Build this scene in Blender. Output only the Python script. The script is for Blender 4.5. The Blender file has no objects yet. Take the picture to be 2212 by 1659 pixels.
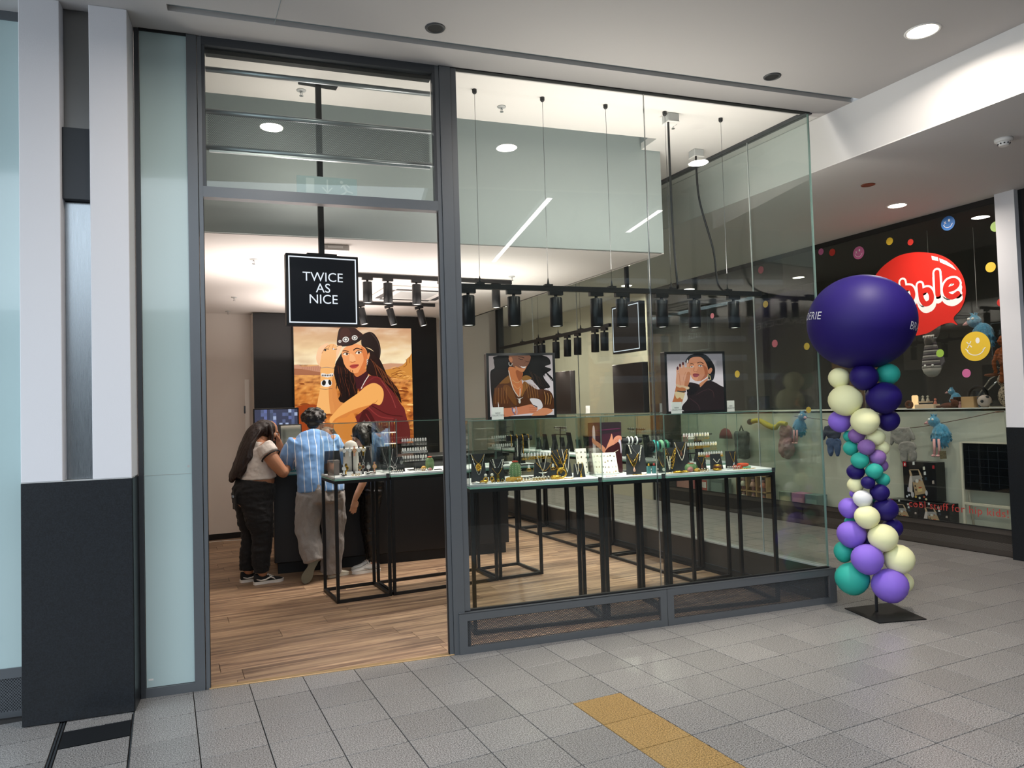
import bpy, bmesh, math, random
from mathutils import Vector, Matrix, noise
S = bpy.context.scene; COL = S.collection
R = random.Random(7); PI = math.pi
# ---------------------------------------------------------------- camera
FB = 0.119                                   # the shopfront is turned by this angle against the mall grid
def camera():
    yaw, pitch, roll, f = 0.4462, 0.0357, -0.0299, 1576.87
    cy, sy, cp, sp = math.cos(yaw), math.sin(yaw), math.cos(pitch), math.sin(pitch)
    fw = Vector((sy*cp, cy*cp, sp)); r = Vector((cy, -sy, 0)); u = r.cross(fw)
    cr, sr = math.cos(roll), math.sin(roll)
    r, u = r*cr + u*sr, u*cr - r*sr
    cd = bpy.data.cameras.new('camera'); cd.sensor_width = 36; cd.lens = f*36/2212; cd.clip_start = .05; cd.clip_end = 200
    c = bpy.data.objects.new('camera', cd); COL.objects.link(c)
    c.matrix_world = Matrix(((r.x, u.x, -fw.x, .1761), (r.y, u.y, -fw.y, -4.6919), (r.z, u.z, -fw.z, 1.56), (0, 0, 0, 1)))
    S.camera = c
camera()
# ---------------------------------------------------------------- light and exposure
W = bpy.data.worlds.new('world'); S.world = W; W.use_nodes = True
bg = W.node_tree.nodes['Background']; bg.inputs[0].default_value = (.80, .90, 1.0, 1); bg.inputs[1].default_value = 3.0
S.view_settings.view_transform = 'Standard'; S.view_settings.look = 'None'
S.view_settings.exposure = 0.0; S.view_settings.gamma = 1.0; S.view_settings.use_curve_mapping = False
cyc = S.cycles
cyc.use_denoising = True; cyc.max_bounces = 10; cyc.diffuse_bounces = 4; cyc.glossy_bounces = 4
cyc.transparent_max_bounces = 48; cyc.transmission_bounces = 8; cyc.caustics_reflective = False; cyc.caustics_refractive = False
cyc.sample_clamp_indirect = 4.0
def lamp(name, kind, loc, power, col=(1, .93, .85), rot=(0, 0, 0), **k):
    l = bpy.data.lights.new(name, kind); l.energy = power; l.color = col
    for a, v in k.items(): setattr(l, a, v)
    o = bpy.data.objects.new(name, l); o.location = loc; o.rotation_euler = rot; COL.objects.link(o); return o
WARM = (1, .90, .80)
# hall downlights and the big daylight of the atrium behind the viewer come from the world and these lamps
# ---------------------------------------------------------------- colour and materials
def lin(c):
    return c/12.92 if c <= .04045 else ((c+.055)/1.055)**2.4
def hx(h): return tuple(lin(int(h[i:i+2], 16)/255) for i in (0, 2, 4))
class NT:
    def __init__(s, name):
        s.m = bpy.data.materials.new(name); s.m.use_nodes = True; s.t = s.m.node_tree; s.n = s.t.nodes
        s.bs = s.n['Principled BSDF']; s.out = s.n['Material Output']
    def new(s, k, **a):
        x = s.n.new(k)
        for p, v in a.items():
            if p.startswith('i_'): x.inputs[int(p[2:]) if p[2:].isdigit() else p[2:].replace('_', ' ')].default_value = v
            else: setattr(x, p, v)
        return x
    def link(s, a, b): s.t.links.new(a, b)
    def ramp(s, fac, stops):
        r = s.new('ShaderNodeValToRGB'); e = r.color_ramp.elements
        while len(e) < len(stops): e.new(.5)
        for q, (p, c) in zip(e, stops): q.position = p; q.color = (*c, 1)
        s.link(fac, r.inputs[0]); return r.outputs[0]
    def coord(s, scale=(1, 1, 1), kind='Object'):
        tc = s.new('ShaderNodeTexCoord'); mp = s.new('ShaderNodeMapping'); mp.inputs['Scale'].default_value = scale
        s.link(tc.outputs[kind], mp.inputs[0]); return mp.outputs[0]
    def noise(s, vec, scale, detail=3, rough=.5):
        n = s.new('ShaderNodeTexNoise'); n.inputs['Scale'].default_value = scale; n.inputs['Detail'].default_value = detail
        n.inputs['Roughness'].default_value = rough; s.link(vec, n.inputs['Vector']); return n.outputs['Fac']
    def bump(s, h, strength=.2, dist=.005):
        b = s.new('ShaderNodeBump'); b.inputs['Strength'].default_value = strength; b.inputs['Distance'].default_value = dist
        s.link(h, b.inputs['Height']); s.link(b.outputs[0], s.bs.inputs['Normal'])
def pbr(name, col, rough=.5, metal=0., spec=.5, var=0., vscale=8., bump=0., bscale=40., coat=0., sheen=0., emit=0., ecol=None):
    """plain principled surface; var = small tone variation, bump = fine relief"""
    t = NT(name); b = t.bs; c = hx(col) if isinstance(col, str) else col
    b.inputs['Base Color'].default_value = (*c, 1); b.inputs['Roughness'].default_value = rough; b.inputs['Metallic'].default_value = metal
    b.inputs['Specular IOR Level'].default_value = spec; b.inputs['Coat Weight'].default_value = coat; b.inputs['Sheen Weight'].default_value = sheen
    if emit: b.inputs['Emission Color'].default_value = (*(ecol or c), 1); b.inputs['Emission Strength'].default_value = emit
    if var or bump:
        v = t.coord()
        if var:
            f = t.noise(v, vscale)
            t.link(t.ramp(f, [(.3, tuple(x*(1-var) for x in c)), (.7, tuple(min(1, x*(1+var)) for x in c))]), b.inputs['Base Color'])
        if bump: t.bump(t.noise(v, bscale), bump)
    return t.m
def speckle(name, dark, light, scale, rough, lo=.35, hi=.62, rnd=.12, spec=.5):
    t = NT(name); v = t.coord(kind='Object')
    a = t.noise(v, scale, 2, .7); c = t.ramp(a, [(lo, hx(dark)), (hi, hx(light))])
    oi = t.new('ShaderNodeObjectInfo'); mr = t.new('ShaderNodeMapRange', i_3=1-rnd, i_4=1+rnd); t.link(oi.outputs['Random'], mr.inputs[0])
    big = t.noise(v, 2.2, 2); mb = t.new('ShaderNodeMapRange', i_3=.93, i_4=1.07); t.link(big, mb.inputs[0])
    mm = t.new('ShaderNodeMath', operation='MULTIPLY'); t.link(mr.outputs[0], mm.inputs[0]); t.link(mb.outputs[0], mm.inputs[1])
    mx = t.new('ShaderNodeVectorMath', operation='SCALE'); t.link(c, mx.inputs[0]); t.link(mm.outputs[0], mx.inputs['Scale'])
    t.link(mx.outputs[0], t.bs.inputs['Base Color']); t.bs.inputs['Roughness'].default_value = rough; t.bs.inputs['Specular IOR Level'].default_value = spec
    return t.m
def glass(name, tint, refl=1.0, rough=0., dim=1.0):
    """architectural pane: lets light straight through, reflects by Schlick's rule on both faces"""
    t = NT(name); t.n.remove(t.bs)
    g = t.new('ShaderNodeNewGeometry'); d = t.new('ShaderNodeVectorMath', operation='DOT_PRODUCT')
    t.link(g.outputs['Normal'], d.inputs[0]); t.link(g.outputs['Incoming'], d.inputs[1])
    a = t.new('ShaderNodeMath', operation='ABSOLUTE'); t.link(d.outputs['Value'], a.inputs[0])
    o = t.new('ShaderNodeMath', operation='SUBTRACT', i_0=1.0); t.link(a.outputs[0], o.inputs[1])
    p = t.new('ShaderNodeMath', operation='POWER', i_1=5.0); t.link(o.outputs[0], p.inputs[0])
    q = t.new('ShaderNodeMath', operation='MULTIPLY_ADD', i_1=.96*refl, i_2=.04*refl); t.link(p.outputs[0], q.inputs[0])
    tr = t.new('ShaderNodeBsdfTransparent'); tr.inputs[0].default_value = (*tint, 1)
    gl = t.new('ShaderNodeBsdfGlossy'); gl.inputs['Roughness'].default_value = rough
    m = t.new('ShaderNodeMixShader'); t.link(q.outputs[0], m.inputs[0]); t.link(tr.outputs[0], m.inputs[1]); t.link(gl.outputs[0], m.inputs[2])
    t.link(m.outputs[0], t.out.inputs[0]); return t.m
def emis(name, col, strength):
    t = NT(name); t.n.remove(t.bs); e = t.new('ShaderNodeEmission'); e.inputs[0].default_value = (*(hx(col) if isinstance(col, str) else col), 1)
    e.inputs[1].default_value = strength; t.link(e.outputs[0], t.out.inputs[0]); return t.m
def printed(name, strength=0., rough=.35):
    """flat print: colour from the mesh's own colour layer; strength > 0 for a backlit print"""
    t = NT(name); a = t.new('ShaderNodeVertexColor'); a.layer_name = 'Col'
    t.link(a.outputs[0], t.bs.inputs['Base Color']); t.bs.inputs['Roughness'].default_value = rough
    if strength:
        t.link(a.outputs[0], t.bs.inputs['Emission Color']); t.bs.inputs['Emission Strength'].default_value = strength
        t.bs.inputs['Base Color'].default_value = (0, 0, 0, 1); t.t.links.remove(t.bs.inputs['Base Color'].links[0])
    return t.m
def brushed(name, col, rough=.28, metal=1., horiz=False):
    t = NT(name); t.bs.inputs['Base Color'].default_value = (*hx(col), 1); t.bs.inputs['Metallic'].default_value = metal
    v = t.coord((2, 2, 300) if horiz else (300, 300, 2)); f = t.noise(v, 4, 3)
    mr = t.new('ShaderNodeMapRange', i_3=rough-.08, i_4=rough+.12); t.link(f, mr.inputs[0]); t.link(mr.outputs[0], t.bs.inputs['Roughness'])
    t.bump(f, .05, .001); return t.m
def wood(name, stops, ax=(.8, 14, 14), rough=.45, rnd=.18):
    t = NT(name); oi = t.new('ShaderNodeObjectInfo'); tc = t.new('ShaderNodeTexCoord'); ad = t.new('ShaderNodeVectorMath', operation='ADD')
    sc = t.new('ShaderNodeVectorMath', operation='SCALE'); sc.inputs[0].default_value = (37, 91, 17); t.link(oi.outputs['Random'], sc.inputs['Scale'])
    t.link(tc.outputs['Object'], ad.inputs[0]); t.link(sc.outputs[0], ad.inputs[1])
    mp = t.new('ShaderNodeMapping'); mp.inputs['Scale'].default_value = ax; t.link(ad.outputs[0], mp.inputs[0])
    n = t.new('ShaderNodeTexNoise'); n.inputs['Scale'].default_value = 1.6; n.inputs['Detail'].default_value = 7; n.inputs['Roughness'].default_value = .62; n.inputs['Distortion'].default_value = .5
    t.link(mp.outputs[0], n.inputs['Vector']); c = t.ramp(n.outputs['Fac'], stops)
    mr = t.new('ShaderNodeMapRange', i_3=1-rnd, i_4=1+rnd); t.link(oi.outputs['Random'], mr.inputs[0])
    mx = t.new('ShaderNodeVectorMath', operation='SCALE'); t.link(c, mx.inputs[0]); t.link(mr.outputs[0], mx.inputs['Scale'])
    t.link(mx.outputs[0], t.bs.inputs['Base Color']); t.bs.inputs['Roughness'].default_value = rough; t.bump(n.outputs['Fac'], .08, .002); return t.m
M = {}
M['paint'] = pbr('white_paint', 'dcdce0', .6, bump=.08, bscale=160)
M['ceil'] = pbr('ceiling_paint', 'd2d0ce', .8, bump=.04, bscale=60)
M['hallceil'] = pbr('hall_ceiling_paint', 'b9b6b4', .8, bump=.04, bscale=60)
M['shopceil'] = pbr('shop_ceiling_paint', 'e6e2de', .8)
M['wallpaint'] = pbr('shop_wall_paint', 'd6cec6', .7, var=.02, vscale=2)
M['granite'] = speckle('black_granite', '06080b', '20262d', 150, .34, .3, .8, 0)
M['tile'] = speckle('grey_granite_tile', '393736', 'a9a6a3', 165, .33, .36, .64, .09)
M['ytile'] = speckle('ochre_granite_tile', '5c4826', 'b5935e', 150, .3, .34, .62, .05)
M['btile'] = speckle('black_tile', '07080a', '15171a', 120, .35, .3, .7, 0)
M['grout'] = pbr('dark_grout', '2c2a29', .9)
M['alu'] = pbr('grey_anodised_aluminium', '6a6e72', .38, .55, var=.03, vscale=3)
M['aludark'] = pbr('dark_anodised_aluminium', '4a4d51', .4, .5)
M['perf'] = pbr('perforated_grey_steel', '62666a', .45, .4)
M['perfshade'] = pbr('perforated_shaded_steel', '46494c', .5, .3)  # same perforated steel, darkened to imitate the weak light on the base
M['perfbrown'] = pbr('perforated_brown_steel', '4d4742', .5, .3)
M['blackgap'] = pbr('black_rubber_seal', '0a0b0c', .6)
M['steel'] = brushed('brushed_steel', '9aa0a4', .26)
M['tube'] = pbr('silver_roller_tube', 'a4a9ad', .35, .7)
M['glass'] = glass('shop_glass', (.93, .96, .945))
M['edge'] = pbr('green_glass_edge', '6c8880', .15, spec=.8)
M['case'] = glass('case_glass', (.97, .985, .975), .8)
M['caseedge'] = pbr('pale_green_glass_edge', '86b8a6', .12, spec=.9)
M['frost'] = pbr('frosted_back_glass', 'b9cfcf', .12, spec=.6, coat=.5)
M['frost2'] = pbr('frosted_exit_plate', 'b4c4c4', .4)
M['frost3'] = pbr('frosted_exit_mark', 'd3dcda', .4)
M['black'] = pbr('matt_black_metal', '121315', .45, .2)
M['blacklam'] = pbr('black_laminate', '101114', .35)
M['brownblack'] = pbr('brown_black_board', '1d1817', .5)
M['plank'] = wood('oak_laminate', [(.28, hx('4a3a2e')), (.44, hx('7e6450')), (.58, hx('a2866a')), (.75, hx('bb9f80'))])
M['threshold'] = pbr('brass_threshold', 'b0946c', .35, .5)
M['grey'] = pbr('grey_panel', 'aab4b2', .8)
M['bulk'] = pbr('bulkhead_paint', 'a3adab', .8)
M['slot'] = pbr('slot_shade', '8f989a', .9)  # grey imitates the shade inside the ceiling slot and groove
M['white'] = pbr('white_plastic', 'eceae6', .4)
M['lightgrey'] = pbr('light_grey_plastic', 'b9bbba', .5)
M['darkgrey'] = pbr('dark_grey_plastic', '3a3c3e', .5)
M['chrome'] = pbr('chrome', 'c8c9ca', .15, 1.)
M['lampglow'] = emis('warm_lamp', (1, .88, .68), 22.)
M['lampglow2'] = emis('soft_lamp', (1, .86, .62), 3.2)
M['striplight'] = emis('pale_strip_lamp', (1, .93, .90), 16)
M['copper'] = pbr('copper_rim', '8a5a48', .4, .6)
# ---------------------------------------------------------------- mesh building
class MB:
    def __init__(s): s.v = []; s.f = []; s.mi = []; s.c = []; s.cur = 0; s.sm = []; s.smooth = False; s.T = None; s.col = None
    def add(s, vs, fs, mi=None, smooth=None, col=None):
        o = len(s.v)
        for p in vs:
            p = Vector(p); s.v.append(tuple(s.T @ p if s.T else p))
        for f in fs:
            s.f.append([o+i for i in f]); s.mi.append(s.cur if mi is None else mi); s.sm.append(s.smooth if smooth is None else smooth)
            s.c.append(col if col is not None else s.col)
        return s
    def box(s, x0, x1, y0, y1, z0, z1, mi=None, bev=0.):
        if bev:
            e = bev; X, Y, Z = (x0, x1), (y0, y1), (z0, z1); vs = []; ix = {}
            for a in (0, 1):
                for b in (0, 1):
                    for c in (0, 1):
                        sa, sb, sc = (1-2*a)*e, (1-2*b)*e, (1-2*c)*e
                        for k, p in enumerate(((X[a], Y[b]+sb, Z[c]+sc), (X[a]+sa, Y[b], Z[c]+sc), (X[a]+sa, Y[b]+sb, Z[c]))):
                            ix[a, b, c, k] = len(vs); vs.append(p)
            fs = []
            for a in (0, 1):
                q = [ix[a, 0, 0, 0], ix[a, 1, 0, 0], ix[a, 1, 1, 0], ix[a, 0, 1, 0]]; fs.append(q if a else q[::-1])
                q = [ix[0, a, 0, 1], ix[1, a, 0, 1], ix[1, a, 1, 1], ix[0, a, 1, 1]]; fs.append(q[::-1] if a else q)
                q = [ix[0, 0, a, 2], ix[1, 0, a, 2], ix[1, 1, a, 2], ix[0, 1, a, 2]]; fs.append(q if a else q[::-1])
            for b in (0, 1):
                for c in (0, 1):
                    q = [ix[0, b, c, 1], ix[1, b, c, 1], ix[1, b, c, 2], ix[0, b, c, 2]]; fs.append(q if (b ^ c) else q[::-1])
                    q = [ix[b, 0, c, 0], ix[b, 1, c, 0], ix[b, 1, c, 2], ix[b, 0, c, 2]]; fs.append(q[::-1] if (b ^ c) else q)
                    q = [ix[b, c, 0, 0], ix[b, c, 1, 0], ix[b, c, 1, 1], ix[b, c, 0, 1]]; fs.append(q if (b ^ c) else q[::-1])
            for a in (0, 1):
                for b in (0, 1):
                    for c in (0, 1):
                        q = [ix[a, b, c, 0], ix[a, b, c, 1], ix[a, b, c, 2]]; fs.append(q if (a ^ b ^ c) else q[::-1])
            return s.add(vs, fs, mi)
        v = [(x, y, z) for x in (x0, x1) for y in (y0, y1) for z in (z0, z1)]
        return s.add(v, [(0, 1, 3, 2), (4, 6, 7, 5), (0, 4, 5, 1), (2, 3, 7, 6), (0, 2, 6, 4), (1, 5, 7, 3)], mi)
    def quad(s, a, b, c, d, mi=None): return s.add([a, b, c, d], [(0, 1, 2, 3)], mi)
    def rings(s, rs, mi=None, cap=True, smooth=True, close=False):
        n = len(rs[0]); vs = [p for r in rs for p in r]; fs = []
        for i in range(len(rs)-(0 if close else 1)):
            j = (i+1) % len(rs)
            for k in range(n):
                l = (k+1) % n; fs.append((i*n+k, i*n+l, j*n+l, j*n+k))
        s.add(vs, fs, mi, smooth)
        if cap and not close:
            o = len(s.v)-len(vs)
            s.f.append([o+k for k in range(n)][::-1]); s.f.append([o+(len(rs)-1)*n+k for k in range(n)])
            for _ in (0, 1): s.mi.append(s.cur if mi is None else mi); s.sm.append(False); s.c.append(s.col)
        return s
    def tube(s, pts, r, n=8, mi=None, cap=True, close=False):
        pts = [Vector(p) for p in pts]; rr = r if isinstance(r, (list, tuple)) else [r]*len(pts); rs = []; up = None
        for i, p in enumerate(pts):
            if close: t = pts[(i+1) % len(pts)]-pts[i-1]
            else: t = pts[min(i+1, len(pts)-1)]-pts[max(i-1, 0)]
            t = t.normalized() if t.length > 1e-9 else Vector((0, 0, 1))
            if up is None: up = Vector((0, 0, 1)) if abs(t.z) < .9 else Vector((0, 1, 0))
            a = t.cross(up); a = a.normalized() if a.length > 1e-6 else t.orthogonal().normalized(); b = a.cross(t); up = b
            rs.append([p+(a*math.cos(2*PI*k/n)+b*math.sin(2*PI*k/n))*rr[i] for k in range(n)])
        return s.rings(rs, mi, cap, True, close)
    def cyl(s, p0, p1, r0, r1=None, n=16, mi=None): return s.tube([p0, p1], [r0, r0 if r1 is None else r1], n, mi)
    def lathe(s, prof, c=(0, 0, 0), n=16, mi=None, cap=True, sx=1., sy=1.):
        return s.rings([[(c[0]+r*sx*math.cos(2*PI*k/n), c[1]+r*sy*math.sin(2*PI*k/n), c[2]+z) for k in range(n)] for r, z in prof], mi, cap)
    def ball(s, c, r, n=12, m=8, mi=None, rot=None):
        rx, ry, rz = r if isinstance(r, (tuple, list)) else (r, r, r); rs = []
        for i in range(1, m):
            a = PI*i/m; rs.append([Vector((rx*math.sin(a)*math.cos(2*PI*k/n), ry*math.sin(a)*math.sin(2*PI*k/n), -rz*math.cos(a))) for k in range(n)])
        bot, top = Vector((0, 0, -rz)), Vector((0, 0, rz))
        q = rot.to_matrix() if hasattr(rot, 'to_matrix') else rot
        tr = (lambda p: Vector(c)+(q @ p if q else p))
        vs = [tr(p) for r_ in rs for p in r_]+[tr(bot), tr(top)]; fs = []; L = len(rs)
        for i in range(L-1):
            for k in range(n): l = (k+1) % n; fs.append((i*n+k, i*n+l, (i+1)*n+l, (i+1)*n+k))
        for k in range(n): l = (k+1) % n; fs.append((L*n, l, k)); fs.append((L*n+1, (L-1)*n+k, (L-1)*n+l))
        return s.add(vs, fs, mi, True)
    def prism(s, poly, h0, h1, fr=None, mi=None):
        """poly in (u,v); fr maps (u,v,h) to 3-D"""
        fr = fr or (lambda u, v, h: (u, v, h)); n = len(poly)
        a = sum(poly[i][0]*poly[(i+1) % n][1]-poly[(i+1) % n][0]*poly[i][1] for i in range(n))
        if a < 0: poly = poly[::-1]
        vs = [fr(u, v, h0) for u, v in poly]+[fr(u, v, h1) for u, v in poly]
        fs = [tuple(range(n))[::-1], tuple(range(n, 2*n))]+[(i, (i+1) % n, n+(i+1) % n, n+i) for i in range(n)]
        return s.add(vs, fs, mi)
    def mesh(s, name, mats):
        me = bpy.data.meshes.new(name); me.from_pydata(s.v, [], s.f)
        for m in (mats if isinstance(mats, (list, tuple)) else [mats]): me.materials.append(M[m] if isinstance(m, str) else m)
        me.polygons.foreach_set('material_index', s.mi); me.polygons.foreach_set('use_smooth', s.sm)
        if any(c is not None for c in s.c):
            ca = me.color_attributes.new('Col', 'FLOAT_COLOR', 'CORNER'); d = []
            for f, c in zip(s.f, s.c):
                if c and isinstance(c[0], (tuple, list)):
                    for x in c: d += [*x, 1]
                else: d += [*(c or (1, 1, 1)), 1]*len(f)
            ca.data.foreach_set('color', d)
        me.update(); return me
    def build(s, name, mats, parent=None, loc=(0, 0, 0), rz=0., **props):
        return obj(name, s.mesh(name, mats), parent, loc, rz, **props)
def obj(name, me, parent=None, loc=(0, 0, 0), rz=0., **props):
    o = bpy.data.objects.new(name, me); COL.objects.link(o); o.location = loc
    o.rotation_euler = rz if isinstance(rz, (tuple, list)) else (0, 0, rz)
    if parent is not None: o.parent = parent
    for k, v in props.items(): o[k] = v
    return o
def thing(name, label, cat, loc=(0, 0, 0), rz=0., group=None):
    o = obj(name, None, None, loc, rz, label=label, category=cat)
    if group: o['group'] = group
    return o
def tag(o, label, cat, group=None):
    o['label'] = label; o['category'] = cat
    if group: o['group'] = group
    return o
KIDS = {}
def dup(root, loc=None, rz=None, label=None, group=None):
    c = root.copy(); COL.objects.link(c)
    if loc is not None: c.location = loc
    if rz is not None: c.rotation_euler = rz if isinstance(rz, (tuple, list)) else (0, 0, rz)
    if label: c['label'] = label
    if group: c['group'] = group
    for ch in list(root.children):
        d = ch.copy(); COL.objects.link(d); d.parent = c
        for g in list(ch.children):
            e = g.copy(); COL.objects.link(e); e.parent = d
    return c
def spline(pts, per=6, closed=True):
    n = len(pts); out = []
    P = [Vector((*p, 0)[:3]) if len(p) == 2 else Vector(p) for p in pts]; d = len(pts[0])
    for i in range(n if closed else n-1):
        g = (lambda k: P[k % n]) if closed else (lambda k: P[max(0, min(n-1, k))])
        a, b, c, e = g(i-1), g(i), g(i+1), g(i+2)
        for k in range(per):
            t = k/per; q = .5*((2*b)+(c-a)*t+(2*a-5*b+4*c-e)*t*t+(3*b-a-3*c+e)*t**3); out.append(tuple(q)[:d])
    if not closed: out.append(tuple(P[-1])[:d])
    return out
def ell(cx, cy, rx, ry, n=24, rot=0.):
    c, s_ = math.cos(rot), math.sin(rot)
    return [(cx+rx*math.cos(2*PI*k/n)*c-ry*math.sin(2*PI*k/n)*s_, cy+rx*math.cos(2*PI*k/n)*s_+ry*math.sin(2*PI*k/n)*c) for k in range(n)]
def ribbon(pts, w, capn=5):
    """outline polygon of a stroke with round ends"""
    P = [Vector(p) for p in pts]; L = []; Rr = []
    for i, p in enumerate(P):
        t = (P[min(i+1, len(P)-1)]-P[max(i-1, 0)]); t = t.normalized() if t.length else Vector((1, 0)); n_ = Vector((-t.y, t.x))*w/2
        L.append(p+n_); Rr.append(p-n_)
    def capf(c, a0): return [c+Vector((math.cos(a0-PI*k/capn), math.sin(a0-PI*k/capn)))*w/2 for k in range(1, capn)]
    t1 = P[-1]-P[-2]; t0 = P[0]-P[1]
    return [tuple(q) for q in L+capf(P[-1], math.atan2(t1.y, t1.x)+PI/2)+Rr[::-1]+capf(P[0], math.atan2(t0.y, t0.x)+PI/2)]
def strokes(mb, pts, w, fr, h0, h1, mi=None, col=None):
    """painted stroke: overlapping flat pieces, each a hair higher than the last"""
    P = [Vector(p) for p in pts]
    e = h1
    for i in range(len(P)-1):
        t = P[i+1]-P[i]
        if t.length < 1e-7: continue
        t.normalize(); n_ = Vector((-t.y, t.x))*w/2; e += 1.2e-5
        mb.col = col; mb.add([fr(q.x, q.y, e) for q in (P[i]-n_, P[i+1]-n_, P[i+1]+n_, P[i]+n_)], [(0, 1, 2, 3)], mi)
    for p in P:
        e += 1.2e-5; q = ell(p.x, p.y, w/2, w/2, 12); mb.add([fr(u, v, e) for u, v in q], [tuple(range(12))], mi)
    mb.col = None
def text_mesh(body, size, align='CENTER', depth=0., spacing=1., line=1.):
    """outline text as plain mesh data: (vertices, faces)"""
    cu = bpy.data.curves.new('lettering', 'FONT'); cu.body = body; cu.size = size; cu.align_x = align; cu.align_y = 'CENTER'
    cu.extrude = depth; cu.space_character = spacing; cu.space_line = line; cu.resolution_u = 4
    o = bpy.data.objects.new('lettering', cu); COL.objects.link(o); dg = bpy.context.evaluated_depsgraph_get(); dg.update()
    me = o.evaluated_get(dg).to_mesh(); vs = [tuple(v.co) for v in me.vertices]; fs = [tuple(p.vertices) for p in me.polygons]
    bpy.data.objects.remove(o); bpy.data.curves.remove(cu); return vs, fs
def lettering(name, body, size, mat, fr, parent=None, align='CENTER', spacing=1., line=1., h=.0, bold=0., **kw):
    vs, fs = text_mesh(body, size, align, 0., spacing, line); mb = MB()
    mb.add([fr(x, y, h) for x, y, z in vs], fs); return mb.build(name, mat, parent, **kw)
def perf_sheet(mb, x0, x1, z0, z1, fr, px, pz, r, mi=0):
    """perforated sheet: hexagonal holes in staggered rows"""
    nz = max(1, int((z1-z0)/pz)); nx = int((x1-x0)/px); pz = (z1-z0)/nz; vs = []; fs = []
    hexa = [(math.cos(a)*r, math.sin(a)*r) for a in (0, PI/3, 2*PI/3, PI, 4*PI/3, 5*PI/3)]
    for j in range(nz):
        off = (j % 2)*.5*px
        for i in range(nx-(j % 2)):
            cx = x0+off+(i+.5)*px; cz = z0+(j+.5)*pz; o = len(vs)
            for a, b in ((1, 1), (-1, 1), (-1, -1), (1, -1)): vs.append(fr(cx+a*px/2, cz+b*pz/2))
            for a, b in hexa: vs.append(fr(cx+a, cz+b))
            h = o+4
            fs += [(o, h+1, h), (o, o+1, h+2, h+1), (o+1, h+3, h+2), (o+1, o+2, h+3), (o+2, h+4, h+3), (o+2, o+3, h+5, h+4), (o+3, h, h+5), (o+3, o, h)]
    mb.add(vs, fs, mi)
# ================================================================ the setting
RZ = -FB
cF, sF = math.cos(FB), math.sin(FB)
def fw(s, n, z=0.): return Vector((s*cF+n*sF, -s*sF+n*cF, z))        # front coordinates (along, inward, up) to world
def struct(name, mb, mats, parent=None, rz=0., loc=(0, 0, 0)):
    o = mb.build(name, mats, parent, loc, rz)
    if parent is None: o['kind'] = 'structure'
    return o
# ---- hall floor: bed with tiles as parts
fl = struct('floor', MB().box(-5, 12, -14, 11, -.06, -.0125), 'grout')
def tile_mesh(name, w, d, mat):
    return MB().box(-w/2, w/2, -d/2, d/2, -.012, 0, bev=.0012).mesh(name, mat)
TS = .3; GX, GY = 1.2118, -.0718
tm = {k: tile_mesh('tile', TS-.0045, TS-.0045, k) for k in ('tile', 'ytile', 'btile')}
cells = []
for i in range(-20, 36):
    for j in range(-36, 42):
        x = GX+(i+.5)*TS; y = GY-(j+.5)*TS
        s_, n_ = x*cF-y*sF, x*sF+y*cF
        if n_ > .16 and x < 4.75: continue                            # inside the shop
        if x > 7.65: continue
        cells.append((i, j, x, y))
def tile_kind(i, j):
    if i == 3 and j >= 4: return 'ytile'
    return 'tile'
camx, camy = .176, -4.69
def in_view(x, y):
    d = Vector((x-camx, y-camy)); f = Vector((math.sin(.4462), math.cos(.4462))); fwd = d.dot(f); side = d.x*f.y-d.y*f.x
    return fwd > 2.3 and abs(side) < fwd*.76+.25
near = sorted([c for c in cells if in_view(c[2], c[3])], key=lambda c: (c[2]-camx)**2+(c[3]-camy)**2)
nearset = set(c[:2] for c in near[:270]); rest = MB()
# the floor by the left pillar has its own narrow strip with a black tile
for (i, j, x, y) in cells:
    if x < .02 and -1.6 < y < .3: continue
    hw = TS/2-.00225; cs = [(x-hw, y-hw), (x+hw, y-hw), (x+hw, y+hw), (x-hw, y+hw)]
    if x < 4.95 and max(a*sF+b*cF for a, b in cs) > -.01:               # cut along the shopfront
        out = []
        for a, b in zip(cs, cs[1:]+cs[:1]):
            fa, fb = -.011-(a[0]*sF+a[1]*cF), -.011-(b[0]*sF+b[1]*cF)
            if fa >= 0: out.append(a)
            if fa*fb < 0: t_ = fa/(fa-fb); out.append((a[0]+(b[0]-a[0])*t_, a[1]+(b[1]-a[1])*t_))
        if len(out) > 2: MB().prism([(a-x, b-y) for a, b in out], -.012, 0).build('tile', tile_kind(i, j), fl, (x, y, 0))
        continue
    if (i, j) in nearset:
        obj('tile', tm[tile_kind(i, j)], fl, (x, y, R.uniform(-.0008, .0004)))
    else:
        rest.box(x-.14725, x+.14725, y-.14725, y+.14725, -.012, 0)
o = rest.build('tile_field', 'tile', fl); o['kind'] = 'stuff'
def strip_tile(x0, x1, y0, y1, k='tile'):
    m = MB().box(x0+.002, x1-.002, y0+.002, y1-.002, -.012, 0).mesh('tile', k); return obj('tile', m, fl)
yy = -.21
for (a, b, k) in ((-.30, -.206, 'tile'), (-.52, -.306, 'btile'), (-.82, -.526, 'tile'), (-1.12, -.824, 'tile'), (-1.42, -1.124, 'tile'), (-1.62, -1.424, 'tile')):
    strip_tile(-.30, .008, a, b, k)
for (a, b) in ((-.33, -.03), (-.63, -.334), (-.93, -.634), (-1.23, -.934), (-1.62, -1.234)):
    strip_tile(-.63, -.33, a, b); strip_tile(-.95, -.634, a, b); strip_tile(-1.27, -.954, a, b)
strip_tile(-.30, .02, -.2, .3)
MBs = MB().box(-.326, -.318, -1.62, -.15, -.01, .001).box(-.312, -.304, -1.62, -.15, -.01, .001).box(.012, .018, -1.62, -.15, -.01, .001)
MBs.build('joint_strip', 'steel', fl)
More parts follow.
